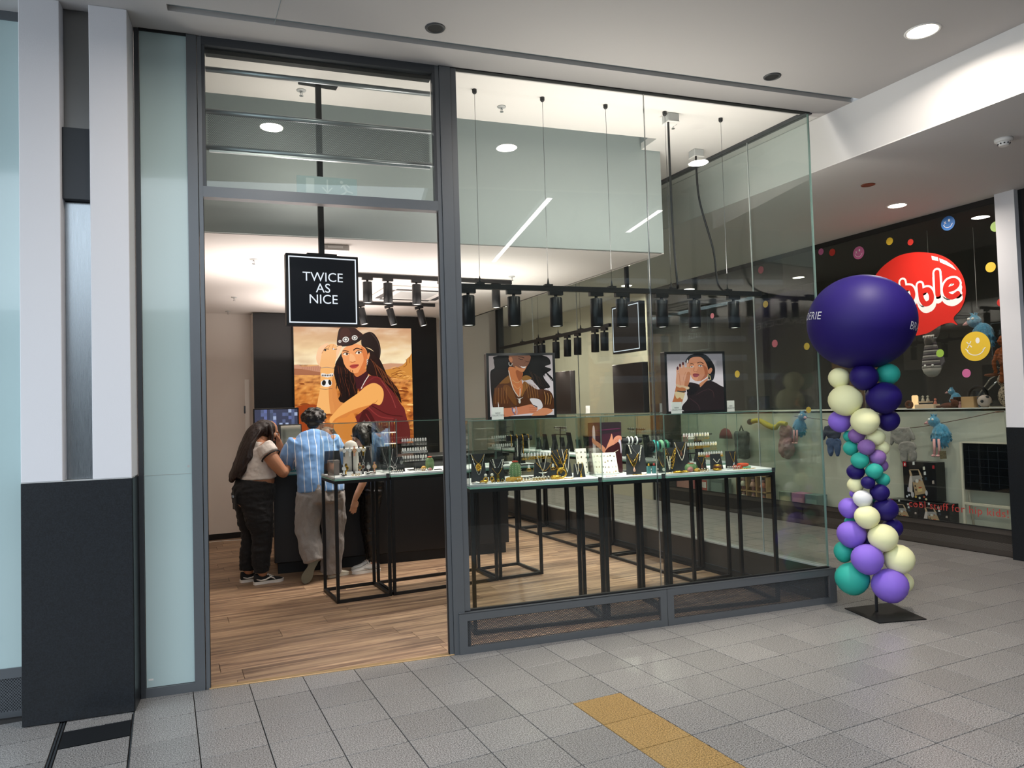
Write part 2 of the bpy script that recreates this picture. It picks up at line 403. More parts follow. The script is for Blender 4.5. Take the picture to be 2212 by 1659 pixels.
# ---- shop floor planks
sf = struct('floor_shop', MB().box(-.3, 4.82, -.6, 6.0, -.05, -.012), 'grout')
py = -.62; row = 0
pw = .19
PL = 1.28
pmesh = MB().box(-PL/2+.001, PL/2-.001, -pw/2+.0008, pw/2-.0008, -.011, 0, bev=.001).mesh('plank', 'plank')
for rowi in range(34):
    y = -.55+(rowi+.5)*pw; off = R.uniform(0, PL)
    x = -.35-off
    while x < 4.8:
        xa, xb = max(x, -.2), min(x+PL, 4.79)
        # cut against the shopfront line
        lim = None
        if xb-xa > .04:
            cxm = (xa+xb)/2; n_ = cxm*sF+y*cF
            fl_ok = all((q*sF+(y-pw/2)*cF) > .03 for q in (xa, xb))
            if fl_ok and xb-xa > PL-.002: obj('plank', pmesh, sf, (cxm, y, R.uniform(-.0004, .0002)))
            else:
                poly = [(xa, y-pw/2+.0008), (xb-.002, y-pw/2+.0008), (xb-.002, y+pw/2-.0008), (xa, y+pw/2-.0008)]; out = []
                for a, b in zip(poly, poly[1:]+poly[:1]):           # clip n > .03
                    fa, fb = a[0]*sF+a[1]*cF-.03, b[0]*sF+b[1]*cF-.03
                    if fa >= 0: out.append(a)
                    if fa*fb < 0: t = fa/(fa-fb); out.append((a[0]+(b[0]-a[0])*t, a[1]+(b[1]-a[1])*t))
                if len(out) > 2:
                    cx0 = sum(p[0] for p in out)/len(out)
                    MB().prism([(p[0]-cx0, p[1]-y) for p in out], -.011, 0).build('plank', 'plank', sf, (cx0, y, 0))
        x += PL
th = struct('trim_1', MB().box(.40, 1.86, -.012, .03, -.01, .006, bev=.002), 'threshold', rz=RZ)
# ---- left pillar
p = struct('pillar_left', MB().box(-.476, .036, -.10, .30, 0, 3.86), 'paint', rz=RZ)
MB().box(-.478, .042, -.2, -.10, 1.2525, 1.256).build('ledge', 'lightgrey', p)
MB().box(-.478, -.287, -.2, -.1, 1.256, 3.85, bev=.003).build('column_face', 'paint', p)
MB().box(-.147, .042, -.2, .0, 1.256, 3.85, bev=.003).build('column_face', 'paint', p)
MB().box(-.478, .042, -.203, .0, .004, 1.2525, bev=.002).build('granite_slab', 'granite', p)
MB().box(-.478, .0445, -.19, .0, 0, 1.25).build('granite_side', 'granite', p)
MB().box(-.286, -.148, -.115, -.10, 1.258, 2.772).build('steel_strip', 'steel', p)
MB().box(-.286, -.148, -.165, -.10, 2.776, 3.17, bev=.002).build('dark_box', pbr('blue_black_box', '1c2127', .4), p)
MB().box(-.286, -.148, -.118, -.10, 3.17, 3.845).build('upper_panel', brushed('dull_steel', '7d7c7a', .35), p)
# ---- next unit on the far side of the pillar
nx = struct('window_1', MB().box(-3, -.476, .0, .02, .255, 3.80), 'frost', rz=RZ)
MB().box(-3, -.476, -.012, .02, .205, .258).box(-3, -.476, -.012, .02, 0, .03).box(-3, -.476, -.01, .02, 3.80, 3.86).build('frame', 'alu', nx)
b_ = MB(); perf_sheet(b_, -1.2, -.48, .03, .205, lambda x, z: (x, -.004, z), .0135, .0078, .0042)
b_.build('perforated_panel', 'perf', nx)['kind'] = 'stuff'
MB().box(-3, -.476, .03, .05, 0, .25).build('back_plate', 'aludark', nx)
# ---- frosted side panel beside the entrance
w = struct('window_2', MB().box(.073, .324, .004, .018, .052, 3.838), 'frost', rz=RZ)
MB().box(.046, .071, -.012, .05, 0, 3.845).build('frame_post', 'aludark', w)
MB().box(.326, .381, -.014, .05, 0, 3.845).box(.385, .407, -.008, .05, 0, 3.845).build('frame_post', 'alu', w)
MB().box(.071, .326, -.012, .05, 0, .05).build('bottom_rail', 'alu', w)
MB().box(.071, .326, .003, .02, 1.2465, 1.2495).build('pane_joint', 'grey', w)
MB().box(.071, .326, -.012, .05, 3.838, 3.86).build('top_rail', 'blackgap', w)
MB().box(.083, .108, .0035, .0045, .09, .1).build('sticker', 'white', w)
MB().cyl((.306, .004, 1.29), (.306, .0035, 1.29), .007).build('lock_cap', 'lightgrey', w)
# ---- entrance: posts, transom, fan light with rollers
d = struct('door_1', MB().box(1.830, 1.856, -.006, .05, 0, 3.845).box(1.858, 1.932, -.016, .05, 0, 3.845).box(1.934, 1.972, -.010, .05, .27, 3.845).box(1.934, 1.972, .0, .05, 0, .27), 'alu', rz=RZ)
MB().box(.407, 1.830, -.014, .05, 2.877, 2.94).build('transom', 'alu', d)
MB().box(.407, .425, -.004, .05, 2.94, 3.84).box(1.812, 1.83, -.004, .05, 2.94, 3.84).box(.407, 1.83, -.006, .06, 3.80, 3.85).build('fanlight_frame', 'aludark', d)
MB().box(.425, 1.812, .05, .10, 3.775, 3.845).build('roller_casing', 'blackgap', d)
for z, r_ in ((3.688, .017), (3.428, .017), (3.205, .017)):
    MB().cyl((.425, .075, z), (1.812, .075, z), r_, n=14).build('roller_tube', 'tube', d)
b_ = MB(); perf_sheet(b_, .428, 1.81, 3.222, 3.412, lambda x, z: (x, .075, z), .0105, .0072, .0034)
b_.build('perforated_blind', 'perf', d)['kind'] = 'stuff'
MB().box(.44, 1.80, .066, .084, 3.178, 3.19).build('blind_rail', 'tube', d)
MB().box(.425, 1.812, .018, .026, 2.94, 3.80).build('pane', 'glass', d)
MB().box(1.826, 1.834, -.004, .02, .0, 2.87).box(.403, .409, -.004, .02, .0, 2.87).build('door_seal', 'blackgap', d)
# exit plate seen from behind through the fanlight
ex = thing('exit_sign', 'pale frosted exit plate with arrow above the entrance transom', 'sign', fw(1.13, .052, 2.94), RZ)
MB().box(-.186, .186, 0, .008, .008, .128, bev=.002).build('plate', 'frost2', ex)
b_ = MB(); fr = lambda u, v, h: (u, -.0005-h, v)
b_.prism([(-.13, .02), (-.08, .02), (-.08, .115), (-.13, .115)], 0, .001, fr)
strokes(b_, [(.0, .108), (.0, .03)], .009, fr, 0, .001); strokes(b_, [(-.028, .058), (0, .028), (.028, .058)], .009, fr, 0, .001)
strokes(b_, [(.155, .035), (.12, .045), (.105, .03), (.085, .02)], .010, fr, 0, .001); strokes(b_, [(.12, .045), (.10, .08)], .014, fr, 0, .001)
strokes(b_, [(.085, .065), (.098, .082), (.12, .085), (.135, .07)], .008, fr, 0, .001); b_.prism(ell(.088, .1, .01, .01, 12), 0, .001, fr)
b_.build('pictogram', 'frost3', ex)['kind'] = 'stuff'
# ---- big shop windows: base with perforated panels, two front panes
wb = struct('window_3', MB().box(1.934, 3.384, .004, .014, .272, 3.842), ['glass', 'edge'], rz=RZ)
wc = struct('window_4', MB().box(3.3895, 4.858, .004, .014, .272, 3.842), ['glass', 'edge'], rz=RZ)
MB().box(3.3845, 3.389, .003, .0145, .272, 3.842).build('pane_joint', 'chrome', wb)
MB().box(4.852, 4.860, .0, .016, .272, 3.846).build('pane_edge', 'edge', wc)
bs = struct('trim_2', MB().box(1.89, 1.945, -.03, -.005, .0, .262).box(3.355, 3.462, -.03, -.005, 0, .262).box(4.835, 4.898, -.03, -.005, 0, .262)
    .box(1.945, 3.355, -.03, -.005, 0, .045).box(3.462, 4.835, -.03, -.005, 0, .045).box(1.945, 3.355, -.03, -.005, .21, .262).box(3.462, 4.835, -.03, -.005, .21, .262)
    .box(1.89, 4.898, -.03, .03, .256, .264).box(4.872, 4.898, -.005, .04, 0, .262), 'alu', rz=RZ)
for (a, b) in ((1.943, 3.358), (3.46, 4.838)):
    b_ = MB(); perf_sheet(b_, a, b, .043, .213, lambda x, z: (x, -.017, z), .0115, .0081, .0031); q = b_.build('perforated_panel', 'perfshade', bs); q['kind'] = 'stuff'
MB().box(1.936, 4.858, -.004, .024, .264, .275).build('seal', 'blackgap', bs)
MB().box(3.4075, 3.4095, -.031, -.029, 0, .262).build('panel_joint', 'blackgap', bs)
MB().box(1.856, 4.862, -.01, .03, 3.842, 3.856).build('head_seal', 'blackgap', bs)
# ---- side glazing along the corridor
sg = struct('window_5', MB(), 'glass')
ys = [-.555, .1, 1.6, 3.1, 4.3, 5.38]
for i in range(5):
    MB().box(4.818, 4.828, ys[i]+.004, ys[i+1]-.004, .275, 3.84).build('pane', 'glass', sg)
    if i: MB().box(4.818, 4.828, ys[i]-.003, ys[i]+.003, .275, 3.84).build('pane_joint', 'lightgrey', sg)
MB().box(4.79, 4.86, -.56, 5.4, .262, .275).build('sill_trim', 'lightgrey', sg)
MB().box(4.80, 4.812, -.55, 5.4, .0, .262).build('inner_panel', 'perfbrown', sg)
MB().box(4.845, 4.858, -.55, 5.4, .0, .262).build('outer_panel', 'aludark', sg)
MB().box(4.785, 4.80, -.4, 5.4, .055, .062).build('panel_rail', 'aludark', sg)
MB().box(4.79, 4.86, -.58, 5.4, 3.84, 3.866).build('head_rail', 'aludark', sg)
MB().box(4.78, 4.87, 5.36, 5.45, 0, 3.86).build('end_post', 'blackgap', sg)
# ---- ceilings
C = MB(); HZ = 3.85
def slab(mb, pts, z, t=.06, mi=0): mb.prism(pts, z, z+t, None, mi)
P2 = lambda s, n: tuple(fw(s, n))[:2]
slab(C, [P2(-3.2, .06), P2(5.12, .06), P2(5.09, -.247), P2(-3.2, -.247)], HZ)
slab(C, [P2(-3.2, -.247), P2(.255, -.247), P2(.255, -.318), P2(-3.2, -.318)], HZ)
slab(C, [P2(-3.2, -.318), P2(5.11, -.318), (5.03, -2.75), (-3.5, -2.75)], HZ)
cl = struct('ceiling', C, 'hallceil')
C = MB(); slab(C, [P2(.20, -.24), P2(5.05, -.24), P2(5.05, -.325), P2(.20, -.325)], HZ+.03, .03); C.build('groove', 'slot', cl)
MB().box(.784, .787, -2.75, -.36, HZ-.0015, HZ+.001).build('crack', 'slot', cl)
C = MB()
C.prism([(4.99, HZ), (5.02, HZ+.06), (5.25, 3.56), (5.19, 3.5)], -2.75, 8, lambda u, v, h: (u, h, v))
slab(C, [(5.185, -2.75), (9.8, -2.75), (9.8, 11), (5.185, 11)], 3.5)
C.box(4.84, 5.2, 7.9, 8.0, 3.5, 3.9)
C.box(4.84, 5.02, -.55, 8, 3.86, 3.92)
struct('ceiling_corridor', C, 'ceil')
MB_ = MB().box(-3.6, 5.15, -2.81, -2.75, 3.845, 4.6).box(5.15, 9.9, -2.81, -2.75, 3.49, 4.6); struct('beam_hall', MB_, 'ceil')
# shop ceilings
C = MB()
slab(C, [P2(-.6, -.0), P2(4.86, -.0), P2(4.80, .827), P2(-.6, .827)], 3.86)
slab(C, [P2(3.97, .827), P2(4.80, .827), (4.825, .56), (4.825, 6.0), (4.30, 6.0), P2(4.17, 1.10), P2(3.97, 1.10)], 3.86)
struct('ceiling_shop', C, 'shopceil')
C = MB().box(-.6, 3.97, .827, 1.13, 4.0, 4.06).box(-.6, 3.97, .80, .827, 3.92, 4.06).box(3.97, 4.0, .80, 1.13, 3.92, 4.06)
sl = struct('ceiling_slot', C, 'slot', rz=RZ)
struct('wall_bulkhead', MB().box(-.6, 4.17, 1.115, 1.16, 2.94, 4.05), 'bulk', rz=RZ)
C = MB(); slab(C, [P2(-.6, 1.15), P2(4.17, 1.15), (4.31, 6.0), (-.6, 6.0)], 2.94)
C.box(4.27, 4.31, .66, 6, 2.94, 3.9)
struct('ceiling_lower', C, 'shopceil')
# ---- shop walls
struct('wall_back', MB().box(-.3, 4.83, 5.55, 5.65, 0, 2.95).box(4.2, 4.83, 5.5, 5.65, 0, 3.9), 'wallpaint')
struct('wall_left', MB().box(-.2, -.1, .12, 5.65, 0, 3.9), 'wallpaint')
struct('baseboard_back', MB().box(-.1, 1.24, 5.535, 5.55, 0, .075).box(3.8, 4.8, 5.485, 5.5, 0, .075), 'blacklam')
pw_ = struct('wall_poster', MB().box(1.24, 3.76, 5.28, 5.30, 0, 2.925), 'blacklam')
MB().box(1.24, 3.76, 5.30, 5.56, 0, 2.925).build('return', 'wallpaint', pw_)
dr = struct('door_2', MB().box(.62, 1.15, 5.538, 5.556, 0, 2.02), 'wallpaint')
MB().box(1.15, 1.205, 5.53, 5.56, 0, 2.07).build('door_frame', 'white', dr)
MB().box(1.135, 1.155, 5.525, 5.54, 1.62, 1.72).build('hinge', 'chrome', dr)
MB().tube([(.2, 5.42, .004), (.5, 5.36, .004), (.8, 5.39, .004), (1.12, 5.3, .004)], .004).build('cable', 'white', dr)
# ---- toy shop across the corridor
tw = struct('wall_toy_base', MB().box(7.53, 7.545, -.42, 5.3, .205, .255).box(7.53, 7.545, -.42, 5.3, 0, .05), 'perfbrown')
b_ = MB(); perf_sheet(b_, -.42, 2.2, .05, .205, lambda x, z: (7.537, x, z), .0115, .0081, .0036); b_.build('perforated_panel', 'perfbrown', tw)['kind'] = 'stuff'
MB().box(7.536, 7.538, 2.2, 5.3, .05, .205).box(7.56, 7.57, -.42, 5.3, 0, .25).build('back_plate', 'brownblack', tw)
tg = struct('window_6', MB().box(7.528, 7.536, -.42, 1.9, .262, 3.44), 'glass')
MB().box(7.528, 7.536, 1.906, 5.3, .262, 3.44).build('pane', 'glass', tg)
MB().box(7.52, 7.56, -.42, 5.3, 3.44, 3.5).box(7.525, 7.54, -.42, 5.3, .255, .264).box(7.52, 7.56, 5.27, 5.33, 0, 3.5).build('frame', 'blackgap', tg)
pr = struct('pillar_toy', MB().box(7.44, 7.9, -.60, -.42, 1.255, 3.55), 'paint')
MB().box(7.435, 7.9, -.60, -.418, 0, 1.255).build('granite_slab', 'granite', pr)
struct('window_7', MB().box(7.5, 7.55, -3.2, -.60, 0, 3.5), pbr('dark_shop_glass', '17181a', .1))
struct('ceiling_toy', MB().box(7.565, 9.7, -.6, 5.4, 3.46, 3.49), pbr('dark_toy_ceiling', '1d1c1c', .8))
struct('wall_toy_inner', MB().box(9.6, 9.7, -2, 9, 0, 3.5).box(7.6, 9.6, 5.35, 5.4, 0, 3.5).box(7.6, 9.6, -.6, -.5, 0, 3.5), pbr('dark_toy_wall', '232222', .7))
struct('floor_toy', MB().box(7.55, 9.7, -.6, 5.4, 0, .12), pbr('toy_floor', '8e8a82', .6))
struct('wall_corridor', MB().box(7.5, 7.6, 5.33, 11, 0, 3.5), pbr('corridor_wall', 'b9b3a0', .5))
struct('wall_end', MB().box(4.8, 7.6, 10.6, 10.7, 0, 3.5), pbr('corridor_end', '8d887c', .6))
struct('wall_shop_outside', MB().box(4.83, 4.88, 5.45, 10.6, 0, 3.5), 'wallpaint')
# ---- opposite side of the mall hall (met only by reflections): dark gallery fronts with strip windows
H = MB()
for k in range(10): H.box(8.4, 26, -17.2, -16.9, 1.9+.62*k, 2.3+.62*k)
for k in range(8): H.box(8.4+k*2.7, 8.6+k*2.7, -17.3, -17, 0, 8.3)
H.box(-1, 8.4, -17.2, -17, 0, 7.4).box(-14, -1, -17.2, -17, 0, 4.6).box(-14, 26, -17.2, -17, 0, 2.)
struct('wall_hall_opposite', H, pbr('dark_louvre', '33363a', .5))
for k, (x, y0, y1) in enumerate(((3.96, -5.2, -9.6), (5.80, -5.64, -7.04))):
    t = thing('strip_lamp', ('long linear lamp met as a slanting white line in the first window pane', 'short linear lamp met as a white line at the window pane joint')[k], 'light', (x, y0, 4.5), 0, 'linear lamps of the hall')
    MB().box(-.05, .05, y1-y0, 0, .004, .07).build('housing', 'lightgrey', t); MB().box(-.04, .04, y1-y0+.02, -.02, .0, .004).build('diffuser', 'striplight', t)
    for q in (-.3, y1-y0+.3): MB().cyl((0, q, .07), (0, q, 1.05), .003, n=5).build('wire', 'darkgrey', t)
struct('floor_reflection_dimmer', MB().box(-14, 26, -17, -5.4, -.02, .003), pbr('dimmer_floor_dark', '3c3a38', .5))  # out of view, added dark to weaken floor reflections in the panes
struct('ceiling_sky_blocker', MB().box(2.6, 27, -16.9, -2.75, 5.6, 5.8).box(8, 27, -20.2, -20, 0, 6.6), pbr('sky_blocker_paint', '9aa4ae', .8))  # unseen roof and rear wall, added to cut sky light and louvre brightness
struct('wall_sky_blocker', MB().box(7.5, 7.6, -5.2, -3.2, 0, 7), pbr('side_blocker_paint', '8d8378', .7))  # unseen wall added to block sky light from the right
# ---- ceiling fittings of the hall
def downlight(x, y, z, label, r=.095, glow='lampglow', power=0., rim='white', spot=True):
    t = thing('ceiling_light', label, 'light', (x, y, z))
    n = 28; b_ = MB(); b_.rings([[(rr*math.cos(2*PI*k/n), rr*math.sin(2*PI*k/n), zz) for k in range(n)] for rr, zz in ((r*.86, .004), (r*.88, -.004), (r, -.005), (r*1.04, .0))], cap=False); b_.build('rim', rim, t)
    MB().prism(ell(0, 0, r*.87, r*.87, n), -.003, -.0015).build('diffuser', glow, t)
    if power: lamp('lamp', 'AREA', (x, y, z-.004), power*.30, WARM, shape='DISK', size=r*1.7, spread=2.9)
    return t
downlight(4.485, -1.782, 3.85, 'bright round downlight in the hall ceiling beside the bulkhead', .1, 'lampglow', 190)
downlight(.66, -1.384, 3.85, 'round hall downlight above the entrance, met in the fanlight glass', .1, 'lampglow', 60)
downlight(2.595, -1.62, 3.85, 'round hall downlight before the front window, met in its glass', .1, 'lampglow', 60)
downlight(6.862, .182, 3.5, 'bright round downlight in the low ceiling before the toy shop', .095, 'lampglow', 90)
downlight(5.9, 3.6, 3.5, 'far round downlight in the corridor ceiling beyond the side glass', .095, 'lampglow', 90)
downlight(6.9, 5.0, 3.5, 'farthest round downlight in the corridor ceiling', .095, 'lampglow', 190)
downlight(5.9, 7.6, 3.5, 'round downlight deep in the corridor behind the shop', .095, 'lampglow', 240)
def grille(x, y, z, label, rim='darkgrey', core='blackgap'):
    t = thing('ceiling_speaker', label, 'speaker', (x, y, z)); n = 24
    MB().rings([[(rr*math.cos(2*PI*k/n), rr*math.sin(2*PI*k/n), zz) for k in range(n)] for rr, zz in ((.044, .003), (.046, -.007), (.058, -.006), (.061, .0))], cap=False).build('rim', rim, t)
    b_ = MB().prism(ell(0, 0, .045, .045, 20), -.004, -.001); b_.build('grille', core, t)
grille(1.664, -.667, 3.85, 'small dark round grille in the white ceiling above the entrance')
grille(4.067, -.948, 3.85, 'small dark round grille in the white ceiling above the window corner')
grille(5.95, -.206, 3.5, 'small coppery round sensor in the low corridor ceiling', 'copper', 'copper')
sd = thing('smoke_detector', 'white smoke detector on the low ceiling by the toy shop', 'detector', (5.94, -1.394, 3.5))
MB().lathe([(.062, 0), (.06, -.02), (.05, -.026)], n=24).build('base', 'white', sd)
b_ = MB().lathe([(.046, -.026), (.044, -.03), (.034, -.048), (.032, -.055)], n=24); b_.build('head', 'white', sd)
b_ = MB()
for k in range(10):
    a = 2*PI*k/10; c0 = Vector((.0385*math.cos(a), .0385*math.sin(a), -.039)); b_.ball(c0, (.007, .007, .006), 6, 4)
b_.build('vent_slots', 'darkgrey', sd)['kind'] = 'stuff'
# ================================================================ lights, tracks and signs
M['spotblack'] = pbr('black_spot_housing', '18191b', .4, .3)
M['lens'] = emis('spot_lens', (1, .93, .85), 3.0)
def spot_proto():
    t = thing('track_spotlight', 'x', 'spotlight')
    MB().box(-.055, .055, -.018, .018, -.03, -.0).cyl((0, 0, -.03), (0, 0, -.052), .012, n=10).build('adapter', 'spotblack', t)
    b_ = MB(); n = 20
    b_.lathe([(.046, -.05), (.0475, -.052), (.0475, -.262), (.043, -.265), (.040, -.255)], n=n, cap=True); b_.build('housing', 'spotblack', t)
    MB().prism(ell(0, 0, .041, .041, 18), -.2585, -.2570).build('lens', 'lens', t)
    MB().prism([(-.006, -.11), (.006, -.11), (.006, -.06), (-.006, -.06)], .0470, .0485, lambda u, v, h: (u, -h, v)).build('tilt_slot', 'blackgap', t)
    return t
SP = spot_proto(); sp_used = [False]; SPN = 0
def spot(x, y, z, rz, label, tilt=(0, 0), power=0, group='track spotlights', scale=1.):
    global SPN
    if not sp_used[0]: o = SP; sp_used[0] = True; o.location = (x, y, z); o.rotation_euler = (tilt[0], tilt[1], rz); o['label'] = label
    else: o = dup(SP, (x, y, z), (tilt[0], tilt[1], rz), label)
    o['group'] = group; o.scale = (scale,)*3
    if power:
        lamp('lamp', 'SPOT', (x-.27*math.sin(tilt[1]), y+.27*math.sin(tilt[0]), z-.275), power, (1, .91, .82), (tilt[0], tilt[1], rz), spot_size=1.75, spot_blend=.8, shadow_soft_size=.04)
    return o
def track(pts0, pts1, z, name_label, drop=None, wires=()):
    t = thing('light_track', name_label, 'track light rail', (*pts0, z), math.atan2(pts1[1]-pts0[1], pts1[0]-pts0[0]), 'black light tracks')
    L = (Vector(pts1)-Vector(pts0)).length
    MB().box(0, L, -.018, .018, -.018, .018).build('rail', 'black', t)
    for w in wires:
        MB().cyl((w, 0, .018), (w, 0, drop-z), .0016, n=5).build('wire', 'darkgrey', t)
        MB().lathe([(.017, drop-z), (.017, drop-z-.022), (.010, drop-z-.032)], (w, 0, 0), 12).build('ceiling_cap', 'black', t)
        MB().lathe([(.012, .016), (.009, .04), (.003, .075)], (w, 0, 0), 10).box(w-.03, w+.03, -.02, .02, .01, .03).build('clamp', 'black', t)
    MB().box(L-.002, L+.012, -.02, .02, -.02, .02).build('end_cap', 'black', t)
    return t
# window track, hung on wires, parallel to the front
A, B_ = fw(1.985, .30), fw(4.55, .30)
track(A[:2], B_[:2], 2.44, 'long black track hung on wires behind the front window', 3.86, [.205, .725, 1.24, 1.752, 2.265])
for i, (s_, lab) in enumerate(((2.10, 'black spotlight at the door end of the window track'), (2.44, 'second black spotlight from the door on the window track'), (2.766, 'third black spotlight from the door on the window track'), (3.092, 'black spotlight on the window track before the pane joint'),
        (3.304, 'black spotlight on the window track covering the hanging inner sign'), (3.647, 'black spotlight on the window track just past the pane joint'), (3.938, 'black spotlight on the window track above the second portrait'), (4.30, 'last black spotlight at the corner end of the window track'))):
    p = fw(s_, .30, 2.4215); spot(p.x, p.y, p.z, RZ, lab, (0, 0), 40, 'spotlights on the window track', .98)
# junction boxes with sagging cables
for (x, y, z, bx, lab) in ((3.83, -.11, 3.86, [(3.79, -.13, 3.79), (3.79, -.13, 3.4), (3.82, -.1, 2.9), (3.83, -.12, 2.47)], 'grey junction box with black cable near the pane joint'), (4.56, .46, 3.86, [(4.52, .42, 3.79), (4.54, .42, 3.4), (4.66, .40, 2.95), (4.62, .3, 2.6), (4.5, -.05, 2.46)], 'grey junction box with wavy black cable near the side glass')):
    t = thing('junction_box', lab, 'junction box', (x, y, z), RZ)
    MB().box(-.05, .05, -.05, .05, -.065, 0, bev=.006).build('box_body', 'lightgrey', t)
    MB().box(-.052, .052, -.052, .052, -.072, -.06, bev=.004).build('cover', 'white', t)
    m_ = MB().tube([Vector(q)-Vector((x, y, z)) for q in spline(bx, 6, False)], .009, 7); o = m_.build('cable', 'black', t, rz=-RZ)
# corridor-side track
track((4.36, 1.66), (4.36, 4.40), 2.41, 'black track running inward along the side glass', 3.86, [.59, 1.10, 1.60, 2.05])
for y, lab in ((1.77, 'nearest black spotlight on the side track'), (1.955, 'second black spotlight on the side track'), (2.32, 'third black spotlight on the side track, above the dark board'), (2.55, 'fourth black spotlight on the side track'), (2.82, 'fifth black spotlight on the side track'), (3.17, 'sixth black spotlight on the side track, half behind the fringed portrait'), (3.30, 'seventh black spotlight on the side track, half behind the fringed portrait')):
    spot(4.36, y, 2.3915, PI/2, lab, (0, R.uniform(-.05, .05)), 30, 'spotlights on the side track', .9)
# inner tracks on the low ceiling
track((1.55, 2.31), (3.52, 2.27), 2.915, 'black track on the low ceiling just behind the hanging sign', 2.94, [.3, 1.6])
for x, lab in ((1.985, 'black spotlight next to the hanging square sign'), (2.19, 'second black spotlight right beside the hanging sign'), (2.485, 'black spotlight in front of the ceiling cassette'), (2.765, 'black spotlight partly behind the door post'), (3.36, 'black spotlight at the window end of the front ceiling track')):
    spot(x, 2.29, 2.8965, 0, lab, (0, 0), 60, 'spotlights on the front ceiling track', .95)
track((1.7, 4.08), (3.28, 4.02), 2.915, 'black track on the low ceiling before the desert picture', 2.94, [.3, 1.3])
for x, lab in ((2.02, 'tilted black spotlight behind the sign edge'), (2.345, 'tilted black spotlight above the hat of the desert picture'), (2.70, 'tilted black spotlight in the middle of the rear track'), (3.09, 'tilted black spotlight at the end of the rear track')):
    spot(x, 4.05, 2.8965, 0, lab, (-.12, R.uniform(-.25, -.1)), 34, 'spotlights on the rear ceiling track', .95)
# sprinklers
SK = thing('sprinkler', 'x', 'sprinkler')
MB().lathe([(.034, 0), (.032, -.006), (.012, -.008)], n=18).build('rosette', 'lightgrey', SK)
MB().cyl((0, 0, -.006), (0, 0, -.02), .007, n=8).cyl((-.007, 0, -.018), (-.005, 0, -.04), .0022, n=5).cyl((.007, 0, -.018), (.005, 0, -.04), .0022, n=5).cyl((0, 0, -.038), (0, 0, -.042), .014, n=12).build('head', 'chrome', SK)
sks = [(1.08, .5, 3.86, 'sprinkler beside the ceiling plate of the sign pole'), (2.515, .235, 3.86, 'sprinkler on the high ceiling behind the second pane'), (3.965, .03, 3.86, 'sprinkler under the first junction box'),
       (.9, 1.96, 2.94, 'sprinkler on the low ceiling left of the hanging sign'), (.92, 4.13, 2.94, 'sprinkler on the low ceiling farther in, over the plain wall'), (.94, 5.3, 2.94, 'rearmost sprinkler at the plain back wall'), (3.44, 2.06, 2.94, 'sprinkler at the end of the front ceiling track')]
for i, (x, y, z, lab) in enumerate(sks):
    if i == 0: SK.location = (x, y, z); SK['label'] = lab
    else: dup(SK, (x, y, z), label=lab)
# soft downlights inside
# pole with the square shop sign
def square_sign(x, y, rz, label, zc=2.41, plate=True, back=False, border2=False):
    t = thing('hanging_sign', label, 'sign', (x, y, 0), rz)
    h = .243; fr = lambda u, v, hh: (u, -.035-hh, v+zc)
    MB().box(-h, h, -.035, .035, zc-h, zc+h, bev=.003).build('cabinet', 'black', t)
    b_ = MB()
    for a, b, c, d_ in ((-h+.016, h-.016, h-.026, h-.018), (-h+.016, h-.016, -h+.018, -h+.026)): b_.prism([(a, c), (b, c), (b, d_), (a, d_)], 0, .001, fr)
    for a, b in ((-h+.016, -h+.024), (h-.024, h-.016)): b_.prism([(a, -h+.018), (b, -h+.018), (b, h-.018), (a, h-.018)], 0, .001, fr)
    b_.build('white_border', 'signwhite', t)
    if back or border2:
        o = obj('white_border', b_.mesh('white_border', 'signwhite'), t, rz=PI)
    MB().prism([(-h+.03, -h+.03), (h-.03, -h+.03), (h-.03, h-.03), (-h+.03, h-.03)], 0, .0006, fr).build('face', pbr('sign_face', '0b0f16', .25), t)
    lettering('lettering', 'TWICE\nAS\nNICE', .088, 'signwhite', lambda u, v, hh: (u, -.0368, v+zc+.012), t, line=.86)
    if back: lettering('back_lettering', 'TWICE\nAS\nNICE', .088, 'signwhite', lambda u, v, hh: (-u, .0368, v+zc+.012), t, line=.86)
    MB().box(-.018, .018, -.016, .016, zc+h+.01, 3.845).build('pole', 'black', t)
    MB().box(-.10, .10, -.025, .025, zc+h, zc+h+.012).build('bracket', 'black', t)
    if plate: MB().box(-.13, .13, -.03, .03, 3.835, 3.86, bev=.003).build('ceiling_plate', 'black', t)
    return t
M['signwhite'] = emis('backlit_white', (.86, .93, 1.0), .95)
square_sign(1.165, .335, 0, 'square black sign with white lettering hanging in the entrance', back=True)
square_sign(4.39, 1.375, PI/2, 'second square black sign hanging by the side glass', 2.345, back=False, border2=True)
# ceiling cassette and exit lamp
t = thing('air_conditioner', 'white square air conditioning cassette in the low ceiling behind the spotlights', 'air conditioner', (2.78, 3.3, 2.9385))
MB().box(-.42, .42, -.42, .42, -.03, 0, bev=.01).build('panel', 'white', t)
MB().box(-.22, .22, -.22, .22, -.036, -.028, bev=.004).build('intake_grille', 'lightgrey', t)
for a in range(4):
    c, s_ = math.cos(a*PI/2), math.sin(a*PI/2); m = MB(); m.T = Matrix.Rotation(a*PI/2, 4, 'Z'); m.box(-.3, .3, -.37, -.30, -.0335, -.028); m.build('louvre', 'darkgrey', t)
t = thing('emergency_light', 'clear boxy emergency lamp on the low ceiling behind the sign pole', 'light', (1.45, 1.22, 2.94), RZ)
MB().box(-.11, .11, -.03, .03, -.045, 0, bev=.006).build('cover', pbr('clear_cover', 'c9c5c0', .15), t)
MB().box(-.06, .06, -.031, -.028, -.03, -.012).build('lamp_bar', 'white', t)
